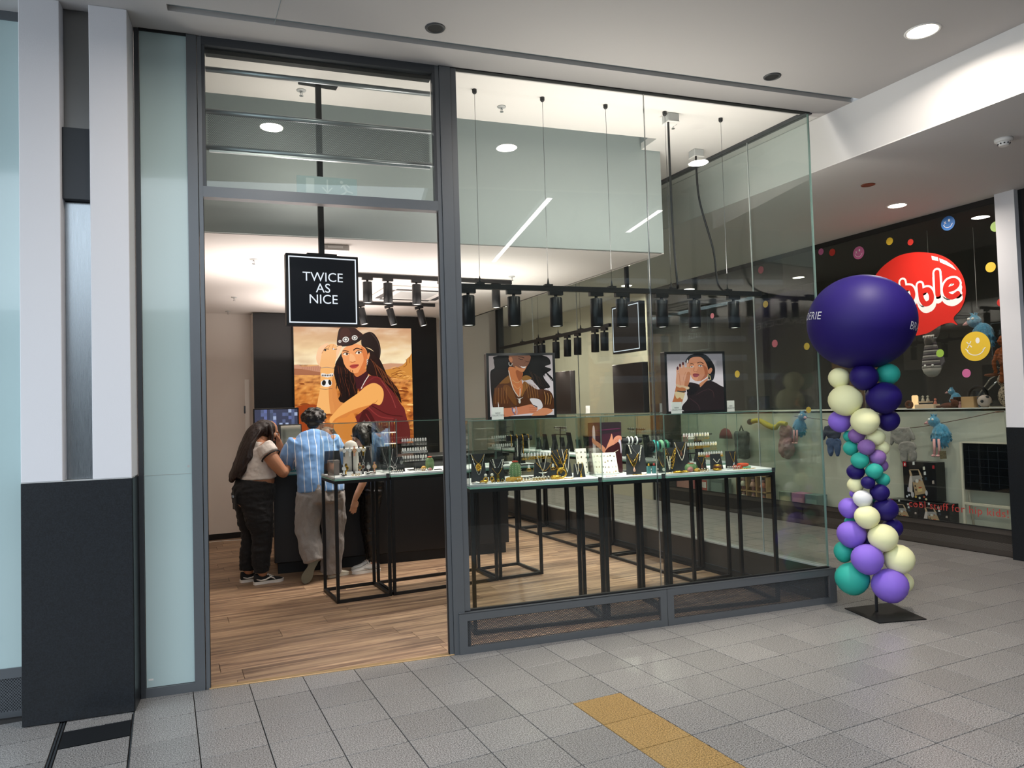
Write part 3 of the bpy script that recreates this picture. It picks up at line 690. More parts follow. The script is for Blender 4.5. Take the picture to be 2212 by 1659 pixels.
# unseen uplights without fixtures, added to brighten the shop ceilings
UP = ((PI, 0, 0))
for (x, y, z, p, sz) in ((1.2, 2.2, 2.3, 24, 1.6), (3.0, 2.2, 2.3, 24, 1.6), (2.0, 4.0, 2.3, 26, 1.6), (2.5, -.05, 2.6, 12, .4), (3.3, -.15, 2.6, 13, .4), (4.1, -.25, 2.6, 14, .4), (1.1, .45, 3.0, 6, .4)):
    lamp('lamp', 'AREA', (x, y, z), p, (1, .90, .84), UP, shape='DISK', size=sz)
# ================================================================ display tables with glass cases
M['boardwhite'] = pbr('white_display_board', 'eef0f4', .5)
M['blackleg'] = pbr('black_square_tube', '0e0f11', .4, .2)
TB, TT = 1.012, 1.495                         # underside of the board, top of the glass case
def table(name_label, case_label, p0, ang, L, D=.525, group='black frame display tables', top=TT, glassback=True):
    """p0: front corner at the start, ang: direction along the front"""
    t = thing('display_table', name_label, 'table', (*p0, 0), ang, group); q = .0145
    for x in (q, L-q):
        for y in (q, D-q): MB().box(x-.0125, x+.0125, y-.0125, y+.0125, 0, TB-.026).build('leg', 'blackleg', t)
    MB().box(.002, L-.002, .002, .027, 0, .025).box(.002, L-.002, D-.027, D-.002, 0, .025).box(.002, .027, .027, D-.027, 0, .025).box(L-.027, L-.002, .027, D-.027, 0, .025).build('floor_frame', 'blackleg', t)
    MB().box(.002, L-.002, .002, .027, TB-.026, TB).box(.002, L-.002, D-.027, D-.002, TB-.026, TB).box(.002, .027, .027, D-.027, TB-.026, TB).box(L-.027, L-.002, .027, D-.027, TB-.026, TB).build('top_frame', 'blackleg', t)
    c = thing('glass_case', case_label, 'display case', (*p0, TB), ang, 'glass jewellery cases'); h = top-TB; g = .006
    b_ = MB().box(0, L, 0, D, .0, .012); b_.build('glass_base', 'caseedge', c)
    MB().box(.004, L-.004, .006, D-.004, .012, .03, bev=.002).build('white_board', 'boardwhite', c)
    for (a, b, e, f_, n_) in ((0, L, 0, g, 'front_pane'), (0, L, D-g, D, 'back_pane'), (0, g, g, D-g, 'side_pane'), (L-g, L, g, D-g, 'side_pane')):
        MB().box(a+.001, b-.001, e, f_, .012, h-g).build(n_, 'case', c)
    MB().box(0, L, 0, D, h-g, h-.001).build('top_pane', 'case', c)
    e = MB().box(0, L, -.0008, .0, h-g, h-.001).box(0, L, D, D+.0008, h-g, h-.001).box(-.0008, 0, 0, D, h-g, h-.001).box(L, L+.0008, 0, D, h-g, h-.001)
    for x in (0, L):
        for y in (0, D): e.box(x-.0014, x+.0014, y-.0014, y+.0014, .012, h-g)
    e.build('glass_edges', 'edge', c)
    MB().box(L-.03, L-.002, -.002, .002, .0, .035).build('lock', 'darkgrey', c)
    return t
# entrance row
def along(p0, ang, s): return (p0[0]+math.cos(ang)*s, p0[1]+math.sin(ang)*s)
T0 = (1.453, 1.455); TA = .018
table('short black frame table at the entrance end of the inner row', 'short glass case of watches at the entrance end', T0, TA, .475)
table('long black frame table in the middle of the inner row', 'long glass case of silver jewellery behind the door post', along(T0, TA, .485), TA, 1.0)
table('short black frame table at the far end of the inner row', 'short glass case at the window end of the inner row', along(T0, TA, 1.495), TA, .46)
# window row
F0 = (2.110, .087); FA = math.atan2(-.464, 2.402); FD = Vector((math.cos(FA), math.sin(FA))); FN = Vector((-FD.y, FD.x))
table('long black frame table behind the front window next to the door', 'long glass case with the flowering cactus by the door post', F0, FA, .992)
table('short black frame table in the middle of the front window', 'short glass case with white pin boards in the front window', along(F0, FA, .998), FA, .502)
table('black frame table at the glass corner of the front window', 'glass case with coloured bangles at the glass corner', along(F0, FA, 1.506), FA, .94)
# row along the side glass (their fronts face the corridor)
SR = [(.50, 'nearest black frame table along the side glass', 'nearest glass case along the side glass', .5, 1.30), (.0, '', '', 1.37, 1.84)]
for (y0, y1, a, b) in ((.45, .84, 'small black frame table nearest the corner along the side glass', 'small glass case nearest the corner along the side glass'), (.855, 1.82, 'long black frame table along the side glass below the dark board', 'long glass case along the side glass below the dark board'),
        (1.86, 2.36, 'short black frame table along the side glass', 'short glass case along the side glass'), (2.40, 3.38, 'long black frame table farther along the side glass', 'long glass case farther along the side glass'), (3.40, 3.95, 'short black frame table toward the rear of the side glass', 'short glass case toward the rear of the side glass'), (3.98, 4.9, 'rearmost black frame table along the side glass', 'rearmost glass case along the side glass')):
    table(a, b, (4.775, y0), PI/2, y1-y0, .43)
# ---- sales counter
CA = -FB
def CW(s, n): return fw(s, n)
t = thing('sales_counter', 'long black sales counter in the middle of the shop', 'counter', fw(.80, 3.04), RZ)
MB().box(0, 2.45, .0, .62, .11, 1.06, bev=.004).build('body', 'blacklam', t)
MB().box(.03, 2.42, .03, .6, 0, .11).build('plinth', 'blackgap', t)
MB().box(-.02, 2.47, -.03, .64, 1.06, 1.098, bev=.004).build('worktop', 'blacklam', t)
for x in (.6, 1.2, 1.8): MB().box(x-.002, x+.002, -.0012, .0, .12, 1.05).build('panel_joint', 'blackgap', t)
MB().box(.0, .34, .62, .98, .0, 1.06, bev=.004).build('side_wing', 'blacklam', t)
st = thing('opening_sign', 'teal strip sign with white lettering on the counter edge', 'sign', fw(.86, 3.0), RZ)
fr = lambda u, v, h: (u, -.003-h, v)
MB().box(0, .36, -.003, .004, .975, 1.06, bev=.001).build('strip', pbr('teal_strip', '2f8f9c', .4), st)
MB().box(.06, .33, -.0036, -.002, 1.062, 1.075).build('pale_strip', pbr('pale_teal', 'bfd4d2', .4), st)
lettering('numeral', '1', .10, 'white', lambda u, v, h: (u+.035, -.0042, v+1.018), st)
lettering('lettering', 'HEURE', .036, 'white', lambda u, v, h: (u+.085, -.0042, v+1.035), st, 'LEFT')
MB().prism([(.085, .985), (.19, .985), (.19, 1.01), (.085, 1.01)], 0.0012, .0018, fr).build('text_panel', pbr('pale_text_panel', 'a9cdd2', .4), st)
# leaning mirror and monitor
mi_ = thing('table_mirror', 'black framed table mirror leaning on the counter', 'mirror', (1.245, 3.17, 1.1), -.10)
m_ = MB(); m_.T = Matrix.Rotation(-.30, 4, 'X'); m_.box(0, .24, 0, .012, 0, .40, bev=.003); m_.build('frame', 'black', mi_)
m_ = MB(); m_.T = Matrix.Rotation(-.30, 4, 'X'); m_.box(.03, .23, -.002, .0, .015, .385); m_.build('mirror_face', pbr('mirror_glass', 'd8d8cc', .06, 1.), mi_)
MB().box(.05, .19, .0, .16, 0, .01).build('foot', 'black', mi_)
mo = thing('monitor', 'black monitor showing blue camera pictures behind the counter', 'monitor', (1.30, 3.72, 0), -.1)
MB().box(-.24, .24, -.02, .02, 1.33, 1.66, bev=.005).build('screen_body', 'black', mo)
MB().cyl((0, .03, 1.09), (0, .03, 1.4), .025).box(-.12, .08, -.06, .1, 1.062, 1.09).build('stand', 'black', mo)
b_ = MB(); RR = random.Random(3)
for i in range(14):
    for j in range(8):
        k = RR.random(); c = (.03+.10*k, .04+.12*k, .10+.30*k*k) if (1.5 < i < 6.5 or 8.5 < i < 13) and k > .35 else (.045, .05, .09)
        if k > .93: c = (.35, .42, .6)
        b_.col = c; x0 = -.225+i*.45/14; z0 = 1.345+j*.30/8; b_.quad((x0, -.0212, z0), (x0+.45/14, -.0212, z0), (x0+.45/14, -.0212, z0+.0375), (x0, -.0212, z0+.0375))
M['screenprint'] = printed('screen_picture', 1.0)
b_.build('screen', 'screenprint', mo)


# ================================================================ pictures (flat prints built from flat colour shapes)
class Art:
    """flat picture: shapes in picture pixels, mapped to a plane; each later shape lies a hair in front"""
    def __init__(s, fr, u0, v0, k, step=.00012, kv=None):
        s.m = MB(); s.fr = fr; s.u0, s.v0, s.k, s.kv = u0, v0, k, kv or k; s.h = 0.; s.step = step; s.lim = None
    def pt(s, x, y): return s.fr((x-s.u0)*s.k, -(y-s.v0)*s.kv, s.h)
    def clip(s, poly):
        if not s.lim: return poly
        x0, x1, y0, y1 = s.lim
        for ax, val, sg in ((0, x0, 1), (0, x1, -1), (1, y0, 1), (1, y1, -1)):
            out = []
            for a, b in zip(poly, poly[1:]+poly[:1]):
                fa, fb = (a[ax]-val)*sg, (b[ax]-val)*sg
                if fa >= 0: out.append(a)
                if fa*fb < 0: t = fa/(fa-fb); out.append((a[0]+(b[0]-a[0])*t, a[1]+(b[1]-a[1])*t))
            poly = out
            if len(poly) < 3: return []
        return poly
    def shape(s, pts, col, smooth=True, per=5):
        p = spline(pts, per) if smooth else list(pts); p = s.clip(p)
        if len(p) < 3: return s
        s.h += s.step; s.m.add([s.pt(*q) for q in p], [tuple(range(len(p)))], col=hx(col) if isinstance(col, str) else col); return s
    def line(s, pts, w, col, per=5, smooth=True):
        p = spline(pts, per, False) if smooth else pts; s.h += s.step; c = hx(col) if isinstance(col, str) else col
        n = len(p)
        for i in range(n-1):
            a, b = Vector(p[i]), Vector(p[i+1]); t = (b-a)
            if t.length < 1e-6: continue
            t.normalize(); q = Vector((-t.y, t.x))*w/2; po = s.clip([tuple(a-q-t*w*.2), tuple(b-q+t*w*.2), tuple(b+q+t*w*.2), tuple(a+q-t*w*.2)])
            if len(po) > 2: s.m.add([s.pt(*z) for z in po], [tuple(range(len(po)))], col=c)
        return s
    def oval(s, x, y, rx, ry, col, rot=0.): return s.shape(ell(x, y, rx, ry, 20, rot), col, False)
    def field(s, x0, x1, y0, y1, nx, ny, f):
        s.h += s.step; o = [[(x0+(x1-x0)*i/nx, y0+(y1-y0)*j/ny) for i in range(nx+1)] for j in range(ny+1)]
        C = [[f(*p) for p in r] for r in o]
        for j in range(ny):
            for i in range(nx):
                s.m.add([s.pt(*o[j+1][i]), s.pt(*o[j+1][i+1]), s.pt(*o[j][i+1]), s.pt(*o[j][i])], [(0, 1, 2, 3)], col=[C[j+1][i], C[j+1][i+1], C[j][i+1], C[j][i]])
        return s
def mixc(a, b, t): t = max(0, min(1, t)); return tuple(x+(y-x)*t for x, y in zip(a, b))
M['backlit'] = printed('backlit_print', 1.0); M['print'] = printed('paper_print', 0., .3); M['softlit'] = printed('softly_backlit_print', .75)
def hairlocks(a, starts, col, w, seed, dx, dy, n=4):
    q = random.Random(seed)
    for (x, y) in starts:
        p = [(x, y)]
        for k in range(n): x += dx+q.uniform(-28, 28); y += dy*q.uniform(.7, 1.2); p.append((x, y))
        a.line(p, w*q.uniform(.6, 1.2), col)
# ---- desert portrait light box on the back wall
lb = thing('light_box', 'large backlit desert portrait of a woman in a brown hat on the back wall', 'poster', (1.74, 5.28, 1.14))
MB().box(-.012, 1.632, -.05, -.002, -.012, 1.632).build('frame', 'black', lb)
K = 1.62/1757
a = Art(lambda u, v, h: (u, -.0515-h, v+1.62), 78, 125, K)
sky0, sky1, sky2 = hx('cf9d78'), hx('efcf9d'), hx('fff0c8'); g0, g1, g2 = hx('c9773a'), hx('d98a3c'), hx('7e3a16')
def bgf(x, y):
    n1 = noise.fractal(Vector((x/420, y/110, 1.3)), 1, 2, 5); n2 = noise.fractal(Vector((x/90, y/38, 4.7)), 1, 2, 6)
    if y < 690:
        t = (y-125)/560; c = mixc(sky0, sky1, t*1.6) if t < .55 else mixc(sky1, sky2, (t-.55)/.45)
        c = mixc(c, (.95, .82, .62), max(0, n1)*.7) ; return mixc(c, hx('c08a62'), max(0, -n1)*.55)
    t = (y-690)/1100; c = mixc(mixc(hx('e0a468'), g1, t*3), hx('b8591c'), t*.9)
    c = mixc(c, hx('ffbe66'), max(0, n2)*.75); return mixc(c, g2, max(0, -n2-.08)*1.5)
a.field(78, 1835, 125, 1882, 70, 80, bgf)
a.lim = (78, 1835, 125, 1882)
a.shape([(78, 690), (140, 685), (185, 712), (300, 708), (420, 698), (470, 720), (640, 705), (640, 800), (300, 830), (78, 815)], 'c98f72', False)
for x in range(190, 640, 26): a.line([(x, 715), (x+6, 770)], 7, 'b0745c', 2)
a.shape([(78, 740), (180, 745), (430, 790), (640, 800), (640, 840), (78, 830)], 'a86a4a', False)
a.shape([(1330, 675), (1500, 662), (1720, 668), (1720, 760), (1330, 770)], 'cd9876', False)
a.shape([(1360, 770), (1600, 730), (1690, 690), (1740, 640), (1760, 590), (1800, 560), (1838, 500), (1838, 930), (1500, 880)], 'cf8a3c', False)
for i in range(14): q = random.Random(i); x = q.uniform(1480, 1820); y = q.uniform(700, 900); a.line([(x-60, y+20), (x, y), (x+50, y+14)], 9, '8a4a1c' if i % 2 else 'f0b060')
a.line([(1745, 600), (1750, 680), (1700, 720)], 8, '8a4a1c'); a.line([(1800, 570), (1795, 660)], 8, '8a4a1c')
for i in range(46): q = random.Random(100+i); x = q.uniform(90, 1830); y = q.uniform(880, 1800); w_ = q.uniform(20, 70); a.shape([(x-w_, y), (x-w_*.3, y-w_*.3), (x+w_*.5, y-w_*.25), (x+w_, y+6), (x, y+12)], '8c4416' if i % 3 else 'ffc878')
a.shape([(120, 1280), (390, 1270), (420, 1420), (360, 1882), (78, 1882), (90, 1400)], '9a3f12')
# hair behind, torso, neck
a.shape([(700, 600), (650, 760), (670, 950), (740, 1150), (700, 1260), (800, 1260), (960, 1180), (1000, 900), (1120, 700), (1250, 900), (1400, 1000), (1560, 1150), (1650, 1270), (1600, 1060), (1450, 860), (1350, 640), (1230, 480), (900, 380)], '1c0a07')
a.shape([(1000, 1010), (1130, 870), (1230, 845), (1330, 880), (1420, 980), (1540, 1120), (1640, 1280), (1710, 1420), (1720, 1882), (880, 1882), (900, 1520), (1040, 1380), (1080, 1300)], '6a2020')
a.shape([(950, 850), (1120, 770), (1150, 830), (1080, 950), (1010, 1040), (940, 1010)], '41121a')
a.shape([(1040, 1400), (1180, 1420), (1330, 1882), (940, 1882)], '4a1414'); a.line([(1120, 1300), (1300, 1460), (1520, 1500)], 16, '8a3230'); a.line([(1180, 1290), (1420, 1430), (1660, 1470)], 14, '48100f'); a.line([(1330, 900), (1480, 1130), (1560, 1340)], 14, '8f3a36'); a.line([(1100, 1420), (1220, 1640), (1260, 1860)], 14, '7c2a28')
# face
a.shape([(760, 560), (775, 470), (850, 405), (960, 375), (1080, 410), (1140, 500), (1135, 640), (1105, 730), (1010, 800), (940, 815), (860, 770), (800, 690)], 'f3a064')
a.shape([(1050, 420), (1140, 500), (1135, 640), (1100, 735), (1000, 805), (1050, 700), (1085, 600)], 'd9793f')
a.shape([(940, 815), (1000, 800), (1100, 740), (1120, 780), (1000, 860), (950, 850)], 'd27840')
a.shape([(885, 520), (870, 600), (890, 645), (960, 640), (950, 560)], 'f8b47c'); a.line([(888, 640), (915, 650), (958, 636)], 10, 'b85a2c')
a.shape([(872, 705), (930, 680), (1010, 685), (970, 730), (910, 740)], 'b8443c'); a.line([(872, 705), (940, 703), (1010, 686)], 7, '6a1c18')
a.shape([(780, 530), (820, 508), (865, 522), (830, 548)], 'ffe9d0'); a.oval(836, 526, 17, 17, '3a1a10'); a.line([(775, 528), (818, 503), (868, 520)], 9, '2a0e08')
a.shape([(965, 515), (1005, 482), (1055, 500), (1010, 528)], 'ffe9d0'); a.oval(1015, 505, 18, 18, '3a1a10'); a.line([(960, 515), (1005, 476), (1062, 498)], 9, '2a0e08')
a.line([(775, 485), (810, 478), (860, 490)], 13, '2a0e08'); a.line([(935, 470), (985, 440), (1065, 465)], 15, '2a0e08')
a.shape([(1140, 560), (1170, 500), (1178, 560), (1150, 610)], 'e9955c')
for y in (620, 650, 690): a.oval(1140, y, 10, 20, 'e8e2d8'); a.oval(1140, y, 5, 12, '6a2a1a')
a.line([(790, 700), (792, 750)], 8, 'c8c8e0')
# hair in front
a.shape([(700, 600), (760, 560), (800, 700), (880, 790), (940, 900), (960, 1010), (900, 1150), (760, 1230), (690, 1200), (730, 1100), (670, 950), (640, 770)], '1a0806')
a.shape([(1150, 640), (1200, 520), (1300, 600), (1340, 700), (1400, 820), (1480, 900), (1540, 1010), (1420, 960), (1300, 870), (1180, 840), (1120, 770)], '240c08')
hairlocks(a, [(700+30*i, 700+10*i) for i in range(8)], '5a2a18', 9, 5, 6, 105); hairlocks(a, [(1190+30*i, 600+30*i) for i in range(9)], '6e3a20', 10, 9, 50, 90); hairlocks(a, [(690+24*i, 820) for i in range(8)], '0c0302', 12, 8, 8, 90)
# hat
a.shape([(1070, 250), (1150, 200), (1200, 195), (1260, 230), (1320, 330), (1345, 450), (1335, 560), (1310, 600), (1250, 500), (1180, 440), (1060, 400)], '1b0a08')
a.line([(1200, 210), (1290, 320), (1330, 450), (1325, 560)], 8, '4a3c38')
a.shape([(690, 380), (715, 200), (750, 140), (820, 132), (950, 135), (1010, 175), (1085, 240), (1060, 290), (960, 330), (830, 385), (740, 405)], '2f130e')
a.shape([(760, 170), (850, 145), (900, 230), (830, 290), (740, 290)], '421d14')
a.shape([(688, 415), (800, 385), (960, 315), (1100, 235), (1120, 260), (1000, 350), (880, 405), (740, 418)], '160706')
a.line([(700, 355), (800, 320), (900, 295), (1010, 270)], 16, '5a3024')
for x, y, r_ in ((735, 342, 20), (822, 313, 42), (955, 285, 38)): a.oval(x, y, r_*1.15, r_, 'e8e4dc', -.2); a.oval(x, y, r_*.8, r_*.65, '4a4442', -.2); a.oval(x, y, r_*.45, r_*.4, 'f4f0e8', -.2)
# raised arm, hand and bracelets
a.shape([(600, 800), (640, 900), (700, 1200), (790, 1260), (700, 1340), (620, 1380), (590, 1100)], 'd98a48')
a.shape([(450, 740), (520, 730), (640, 730), (612, 900), (600, 1010), (610, 1180), (630, 1380), (560, 1400), (380, 1380), (400, 1200), (440, 1000)], 'f6b56c')
a.shape([(610, 1180), (630, 1380), (580, 1390), (560, 1200), (560, 1010), (600, 1010)], 'dd8f4c')
a.shape([(395, 640), (390, 560), (430, 440), (520, 380), (570, 375), (540, 430), (470, 520), (440, 700), (420, 690)], 'f9c79a')
a.shape([(450, 720), (455, 600), (480, 500), (560, 400), (640, 380), (690, 420), (690, 530), (660, 650), (640, 720)], 'f6b878')
a.shape([(690, 430), (765, 412), (730, 490), (680, 600)], 'f9c79a')
a.line([(470, 520), (520, 440), (570, 400)], 6, 'b8683a'); a.line([(560, 450), (590, 400)], 5, 'b8683a'); a.line([(625, 440), (640, 392)], 5, 'b8683a')
a.line([(495, 475), (530, 455), (570, 460)], 9, '2a2626'); a.line([(620, 450), (650, 462), (690, 455)], 9, '2a2626'); a.oval(520, 470, 15, 18, '1a1616'); a.oval(640, 455, 12, 12, 'd8d8d8')
a.line([(455, 733), (540, 722), (640, 740)], 7, '8a8078')
for x in range(470, 625, 24): a.oval(x, 840+8*math.sin(x), 17, 26, 'ece6e0'); a.oval(x, 842, 8, 14, '38302c')
a.shape([(455, 930), (530, 900), (600, 930), (590, 990), (520, 1010), (455, 985)], 'f2eeea'); a.oval(490, 950, 28, 40, '17130f', .2); a.oval(575, 945, 22, 40, '17130f', -.2)
a.line([(430, 1035), (520, 1045), (610, 1030)], 6, '6a5a50')
# upper arm crossing
a.shape([(620, 1400), (760, 1260), (980, 1110), (1100, 1010), (1220, 960), (1320, 1000), (1370, 1080), (1365, 1200), (1310, 1290), (1200, 1270), (1060, 1360), (900, 1420), (760, 1500), (600, 1560), (560, 1480)], 'f4ad5e')
a.shape([(900, 1420), (1060, 1360), (1200, 1270), (1150, 1290), (980, 1330), (800, 1400), (640, 1480), (600, 1560), (760, 1500)], 'd8823c')
a.line([(1200, 1265), (1250, 1250), (1275, 1215)], 6, 'b8682e')
a.shape([(640, 1520), (800, 1460), (920, 1420), (1000, 1882), (560, 1882)], 'e08a3c')
a.line([(1035, 1040), (1090, 940), (1150, 850)], 12, 'e8dcd0'); a.line([(1060, 1010), (1160, 920), (1260, 870), (1340, 900)], 18, '7d2a2a')
a.m.build('picture', 'backlit', lb)
# ---- framed portraits standing on the window cases
def framed(name, label, p, rz, w_, h_, depth, art_fn, u0, v0, k, kv=None):
    t = thing('framed_poster', label, 'poster', p, rz, 'framed portraits on the cases')
    MB().box(0, w_, .0, depth, 0, h_, bev=.003).build('frame', 'brownblack', t)
    MB().box(.0, w_, -.006, .0, 0, .018).box(0, w_, -.006, 0, h_-.018, h_).box(0, .018, -.006, 0, .018, h_-.018).box(w_-.018, w_, -.006, 0, .018, h_-.018).build('rim', 'black', t)
    if art_fn:
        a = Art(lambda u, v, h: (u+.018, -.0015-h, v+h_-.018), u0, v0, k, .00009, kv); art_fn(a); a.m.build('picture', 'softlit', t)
    return t
def art_fringe(a):
    a.field(130, 1510, 130, 1590, 10, 10, lambda x, y: mixc(hx('a89a98'), hx('eddfe2'), (y-130)/1000+(x-800)/2500))
    a.lim = (130, 1510, 130, 1600)
    a.shape([(330, 130), (240, 250), (250, 420), (160, 520), (170, 900), (260, 1000), (600, 800), (1000, 700), (1250, 1000), (1330, 940), (1440, 900), (1300, 640), (1480, 480), (1340, 400), (1470, 330), (1290, 130)], '15110f')
    hairlocks(a, [(1180+30*i, 300+40*i) for i in range(8)], '15110f', 16, 3, 40, 70); hairlocks(a, [(1000+40*i, 500+30*i) for i in range(7)], '4a3428', 10, 4, 34, 90)
    a.shape([(160, 620), (300, 470), (520, 520), (520, 800), (330, 830), (240, 1300), (180, 1300)], '241a16')
    a.shape([(260, 900), (520, 720), (700, 1000), (900, 800), (1130, 950), (1270, 960), (1440, 1020), (1510, 1200), (1510, 1440), (1000, 1450), (320, 1420), (200, 1300)], '5a3118')
    a.shape([(350, 790), (560, 600), (560, 780), (420, 800)], '8a5a28'); a.shape([(830, 660), (930, 610), (1040, 690), (860, 740)], '9a6a30'); a.shape([(420, 900), (520, 840), (640, 1000), (700, 1310), (600, 1250)], '7a4a20'); a.shape([(870, 760), (970, 860), (880, 1010), (820, 1130), (790, 1000)], '96602a')
    a.shape([(560, 400), (840, 520), (820, 720), (840, 900), (770, 1130), (640, 960), (570, 700)], 'd8804c'); a.shape([(700, 500), (840, 520), (820, 720), (760, 740)], 'a85a30')
    a.shape([(560, 150), (640, 130), (1010, 130), (1000, 300), (930, 420), (880, 510), (820, 525), (700, 440), (620, 350)], '8a5a44'); a.shape([(690, 380), (820, 440), (940, 380), (880, 510), (820, 525), (720, 460)], 'd88a58')
    a.shape([(780, 370), (850, 400), (925, 395), (890, 440), (830, 420)], 'f4ece4'); a.line([(780, 365), (850, 395), (925, 390)], 10, '6a241c'); a.line([(790, 380), (840, 440), (890, 450)], 10, 'b04c3c')
    a.line([(770, 195), (810, 225), (860, 230)], 12, '1c1210'); a.line([(930, 270), (960, 285), (1000, 280)], 10, '1c1210'); a.line([(905, 240), (915, 300), (880, 315)], 8, '6a4030'); a.line([(760, 160), (830, 165), (890, 190)], 14, '2a1a16')
    a.shape([(555, 190), (620, 170), (640, 260), (590, 290)], 'c07a54'); a.line([(560, 290), (560, 350), (600, 370), (635, 320)], 18, 'b8b0a8')
    a.shape([(990, 1180), (1200, 1210), (1260, 1390), (1140, 1450), (1050, 1330)], 'f0e6e8'); a.shape([(300, 1240), (320, 1330), (305, 1400)], 'efe4e4')
    a.shape([(300, 1420), (560, 1390), (760, 1370), (1000, 1320), (1090, 1380), (1150, 1420), (1080, 1530), (960, 1540), (720, 1560), (480, 1600), (330, 1600)], 'e08a64'); a.shape([(1010, 1600), (1250, 1420), (1480, 1480), (1300, 1600)], 'e8976c')
    for y in (1400, 1450, 1500): a.line([(960, y-20), (1060, y), (1140, y-10)], 7, 'a85a3c')
    a.line([(1060, 1340), (1140, 1390)], 20, '2a1a1c'); a.line([(600, 1380), (610, 1470), (660, 1560)], 26, '7a6a88'); a.line([(680, 1370), (700, 1470), (690, 1550)], 18, 'b8b0c8'); a.oval(640, 1450, 26, 46, 'd8ccd8')
    for i in range(11): x = 240+28*i; a.line([(x, 900), (x-10, 1100), (x-24+i*4, 1280)], 9, 'a8703c' if i % 2 else '7a4824')
    for i in range(10): x = 880+26*i; a.line([(x, 760+12*i), (x+30, 950), (x+50, 1160)], 8, 'b07a40' if i % 2 else '6a3e1c')
    for i in range(7): a.line([(1270+34*i, 1000+20*i), (1300+30*i, 1160), (1290+26*i, 1330)], 14, 'b8844e' if i % 2 else '3a2414')
    a.line([(545, 490), (580, 700), (640, 950), (740, 1130)], 15, 'e8e0d0'); a.line([(780, 930), (770, 1130)], 15, 'e8e0d0'); a.line([(620, 720), (720, 790), (810, 720)], 7, 'e8c890'); a.line([(640, 830), (720, 930), (790, 880)], 10, 'f0b070')
    a.shape([(660, 1150), (740, 1175), (840, 1140), (780, 1190), (785, 1260), (760, 1290), (735, 1255), (735, 1190)], 'e8e4dc')
def art_hand(a):
    a.field(165, 1310, 110, 1480, 10, 10, lambda x, y: mixc(hx('8c878c'), hx('efe2e6'), (y-250)/250-(0 if x < 1180 else .6)))
    a.lim = (165, 1310, 110, 1480)
    a.shape([(540, 300), (620, 160), (760, 105), (940, 120), (1050, 230), (1140, 420), (1140, 600), (1090, 760), (1000, 720), (960, 500), (880, 260), (700, 220), (600, 300)], '141213')
    a.shape([(620, 260), (700, 190), (860, 190), (950, 300), (1000, 470), (990, 640), (900, 730), (800, 770), (700, 740), (640, 600), (610, 420)], 'd88f6a')
    a.shape([(640, 420), (760, 330), (800, 420), (760, 560), (800, 640), (760, 760), (680, 720), (640, 600)], 'eda27a'); a.shape([(900, 380), (985, 470), (985, 640), (890, 735), (840, 760), (930, 600)], 'b86a48')
    a.shape([(685, 600), (740, 580), (820, 610), (770, 670), (700, 660)], 'a84850'); a.line([(690, 615), (750, 618), (815, 612)], 7, '5a2024')
    a.line([(790, 330), (850, 310), (910, 350)], 17, '2a1a18'); a.shape([(800, 400), (840, 380), (890, 405), (845, 425)], 'f0e4de'); a.oval(848, 402, 14, 15, '201412'); a.line([(795, 398), (842, 374), (895, 400)], 9, '1a1010')
    a.line([(640, 350), (680, 345), (710, 370)], 13, '2a1a18'); a.shape([(635, 420), (670, 400), (710, 415), (670, 440)], 'f0e4de'); a.oval(670, 418, 13, 14, '201412'); a.line([(720, 440), (705, 520), (740, 540), (775, 530)], 8, '9a5238')
    a.shape([(1000, 520), (1060, 450), (1090, 500), (1050, 590), (1010, 590)], 'd8906c'); a.line([(1000, 610), (990, 690)], 18, 'e0c890'); a.line([(1030, 640), (1045, 730), (1010, 740)], 16, 'd8c088')
    a.shape([(800, 850), (900, 760), (990, 700), (960, 800), (830, 910)], 'e0966e')
    a.shape([(590, 800), (800, 850), (830, 915), (980, 760), (1100, 790), (1230, 880), (1340, 1000), (1340, 1480), (480, 1480), (530, 1200), (560, 1000)], '2b2022')
    a.line([(980, 960), (1080, 1030), (1100, 1180)], 10, '55393a'); a.line([(740, 1100), (860, 1020), (960, 980)], 14, '4a3236'); a.line([(600, 1180), (760, 1330), (800, 1470)], 14, '4c3438'); a.shape([(560, 900), (700, 880), (780, 960), (660, 1100), (560, 1050)], '1d191c')
    a.shape([(240, 1340), (280, 1150), (330, 900), (360, 850), (570, 880), (520, 1000), (470, 1140), (440, 1340)], 'c87a4c')
    a.shape([(335, 850), (350, 600), (360, 540), (400, 560), (410, 480), (470, 440), (620, 440), (640, 600), (570, 880), (440, 900)], 'eaa886'); a.shape([(570, 560), (635, 600), (570, 880), (500, 880)], 'cf8660')
    for x0, y0, x1, y1 in ((372, 540, 380, 440), (430, 470, 430, 370), (500, 460, 490, 330), (585, 470, 590, 290)): a.line([(x0, y0), (x1, y1)], 46, 'e8a888'); a.oval(x1, y1+10, 20, 42, '5c2e34')
    a.oval(585, 290, 14, 44, 'e8dcd8'); a.line([(570, 440), (630, 445)], 20, 'c8b888'); a.line([(395, 500), (410, 700), (420, 860)], 7, 'b87454'); a.line([(540, 540), (490, 680), (500, 780)], 6, 'c08060')
    a.line([(345, 850), (400, 890), (470, 890), (580, 940)], 50, 'e8c09a'); a.oval(560, 930, 42, 36, 'f0d0aa'); a.line([(360, 1000), (440, 1020), (520, 1010)], 34, '5a5248')
    a.shape([(300, 1060), (330, 1010), (500, 1060), (520, 1170), (440, 1200), (400, 1150), (340, 1180)], 'e8d0a4'); a.shape([(430, 1320), (520, 1060), (555, 1190), (470, 1310)], 'f4ece8')
PZ = TT+.0005
pA = along(F0, FA, .15); pA = Vector((*pA, 0))+Vector((*FN, 0))*.03
framed('a', 'framed portrait of a laughing woman in a fringed jacket on the window case', (pA.x, pA.y, PZ), FA, .515, .475, .07, art_fringe, 130, 130, .479/1380, .439/1470)
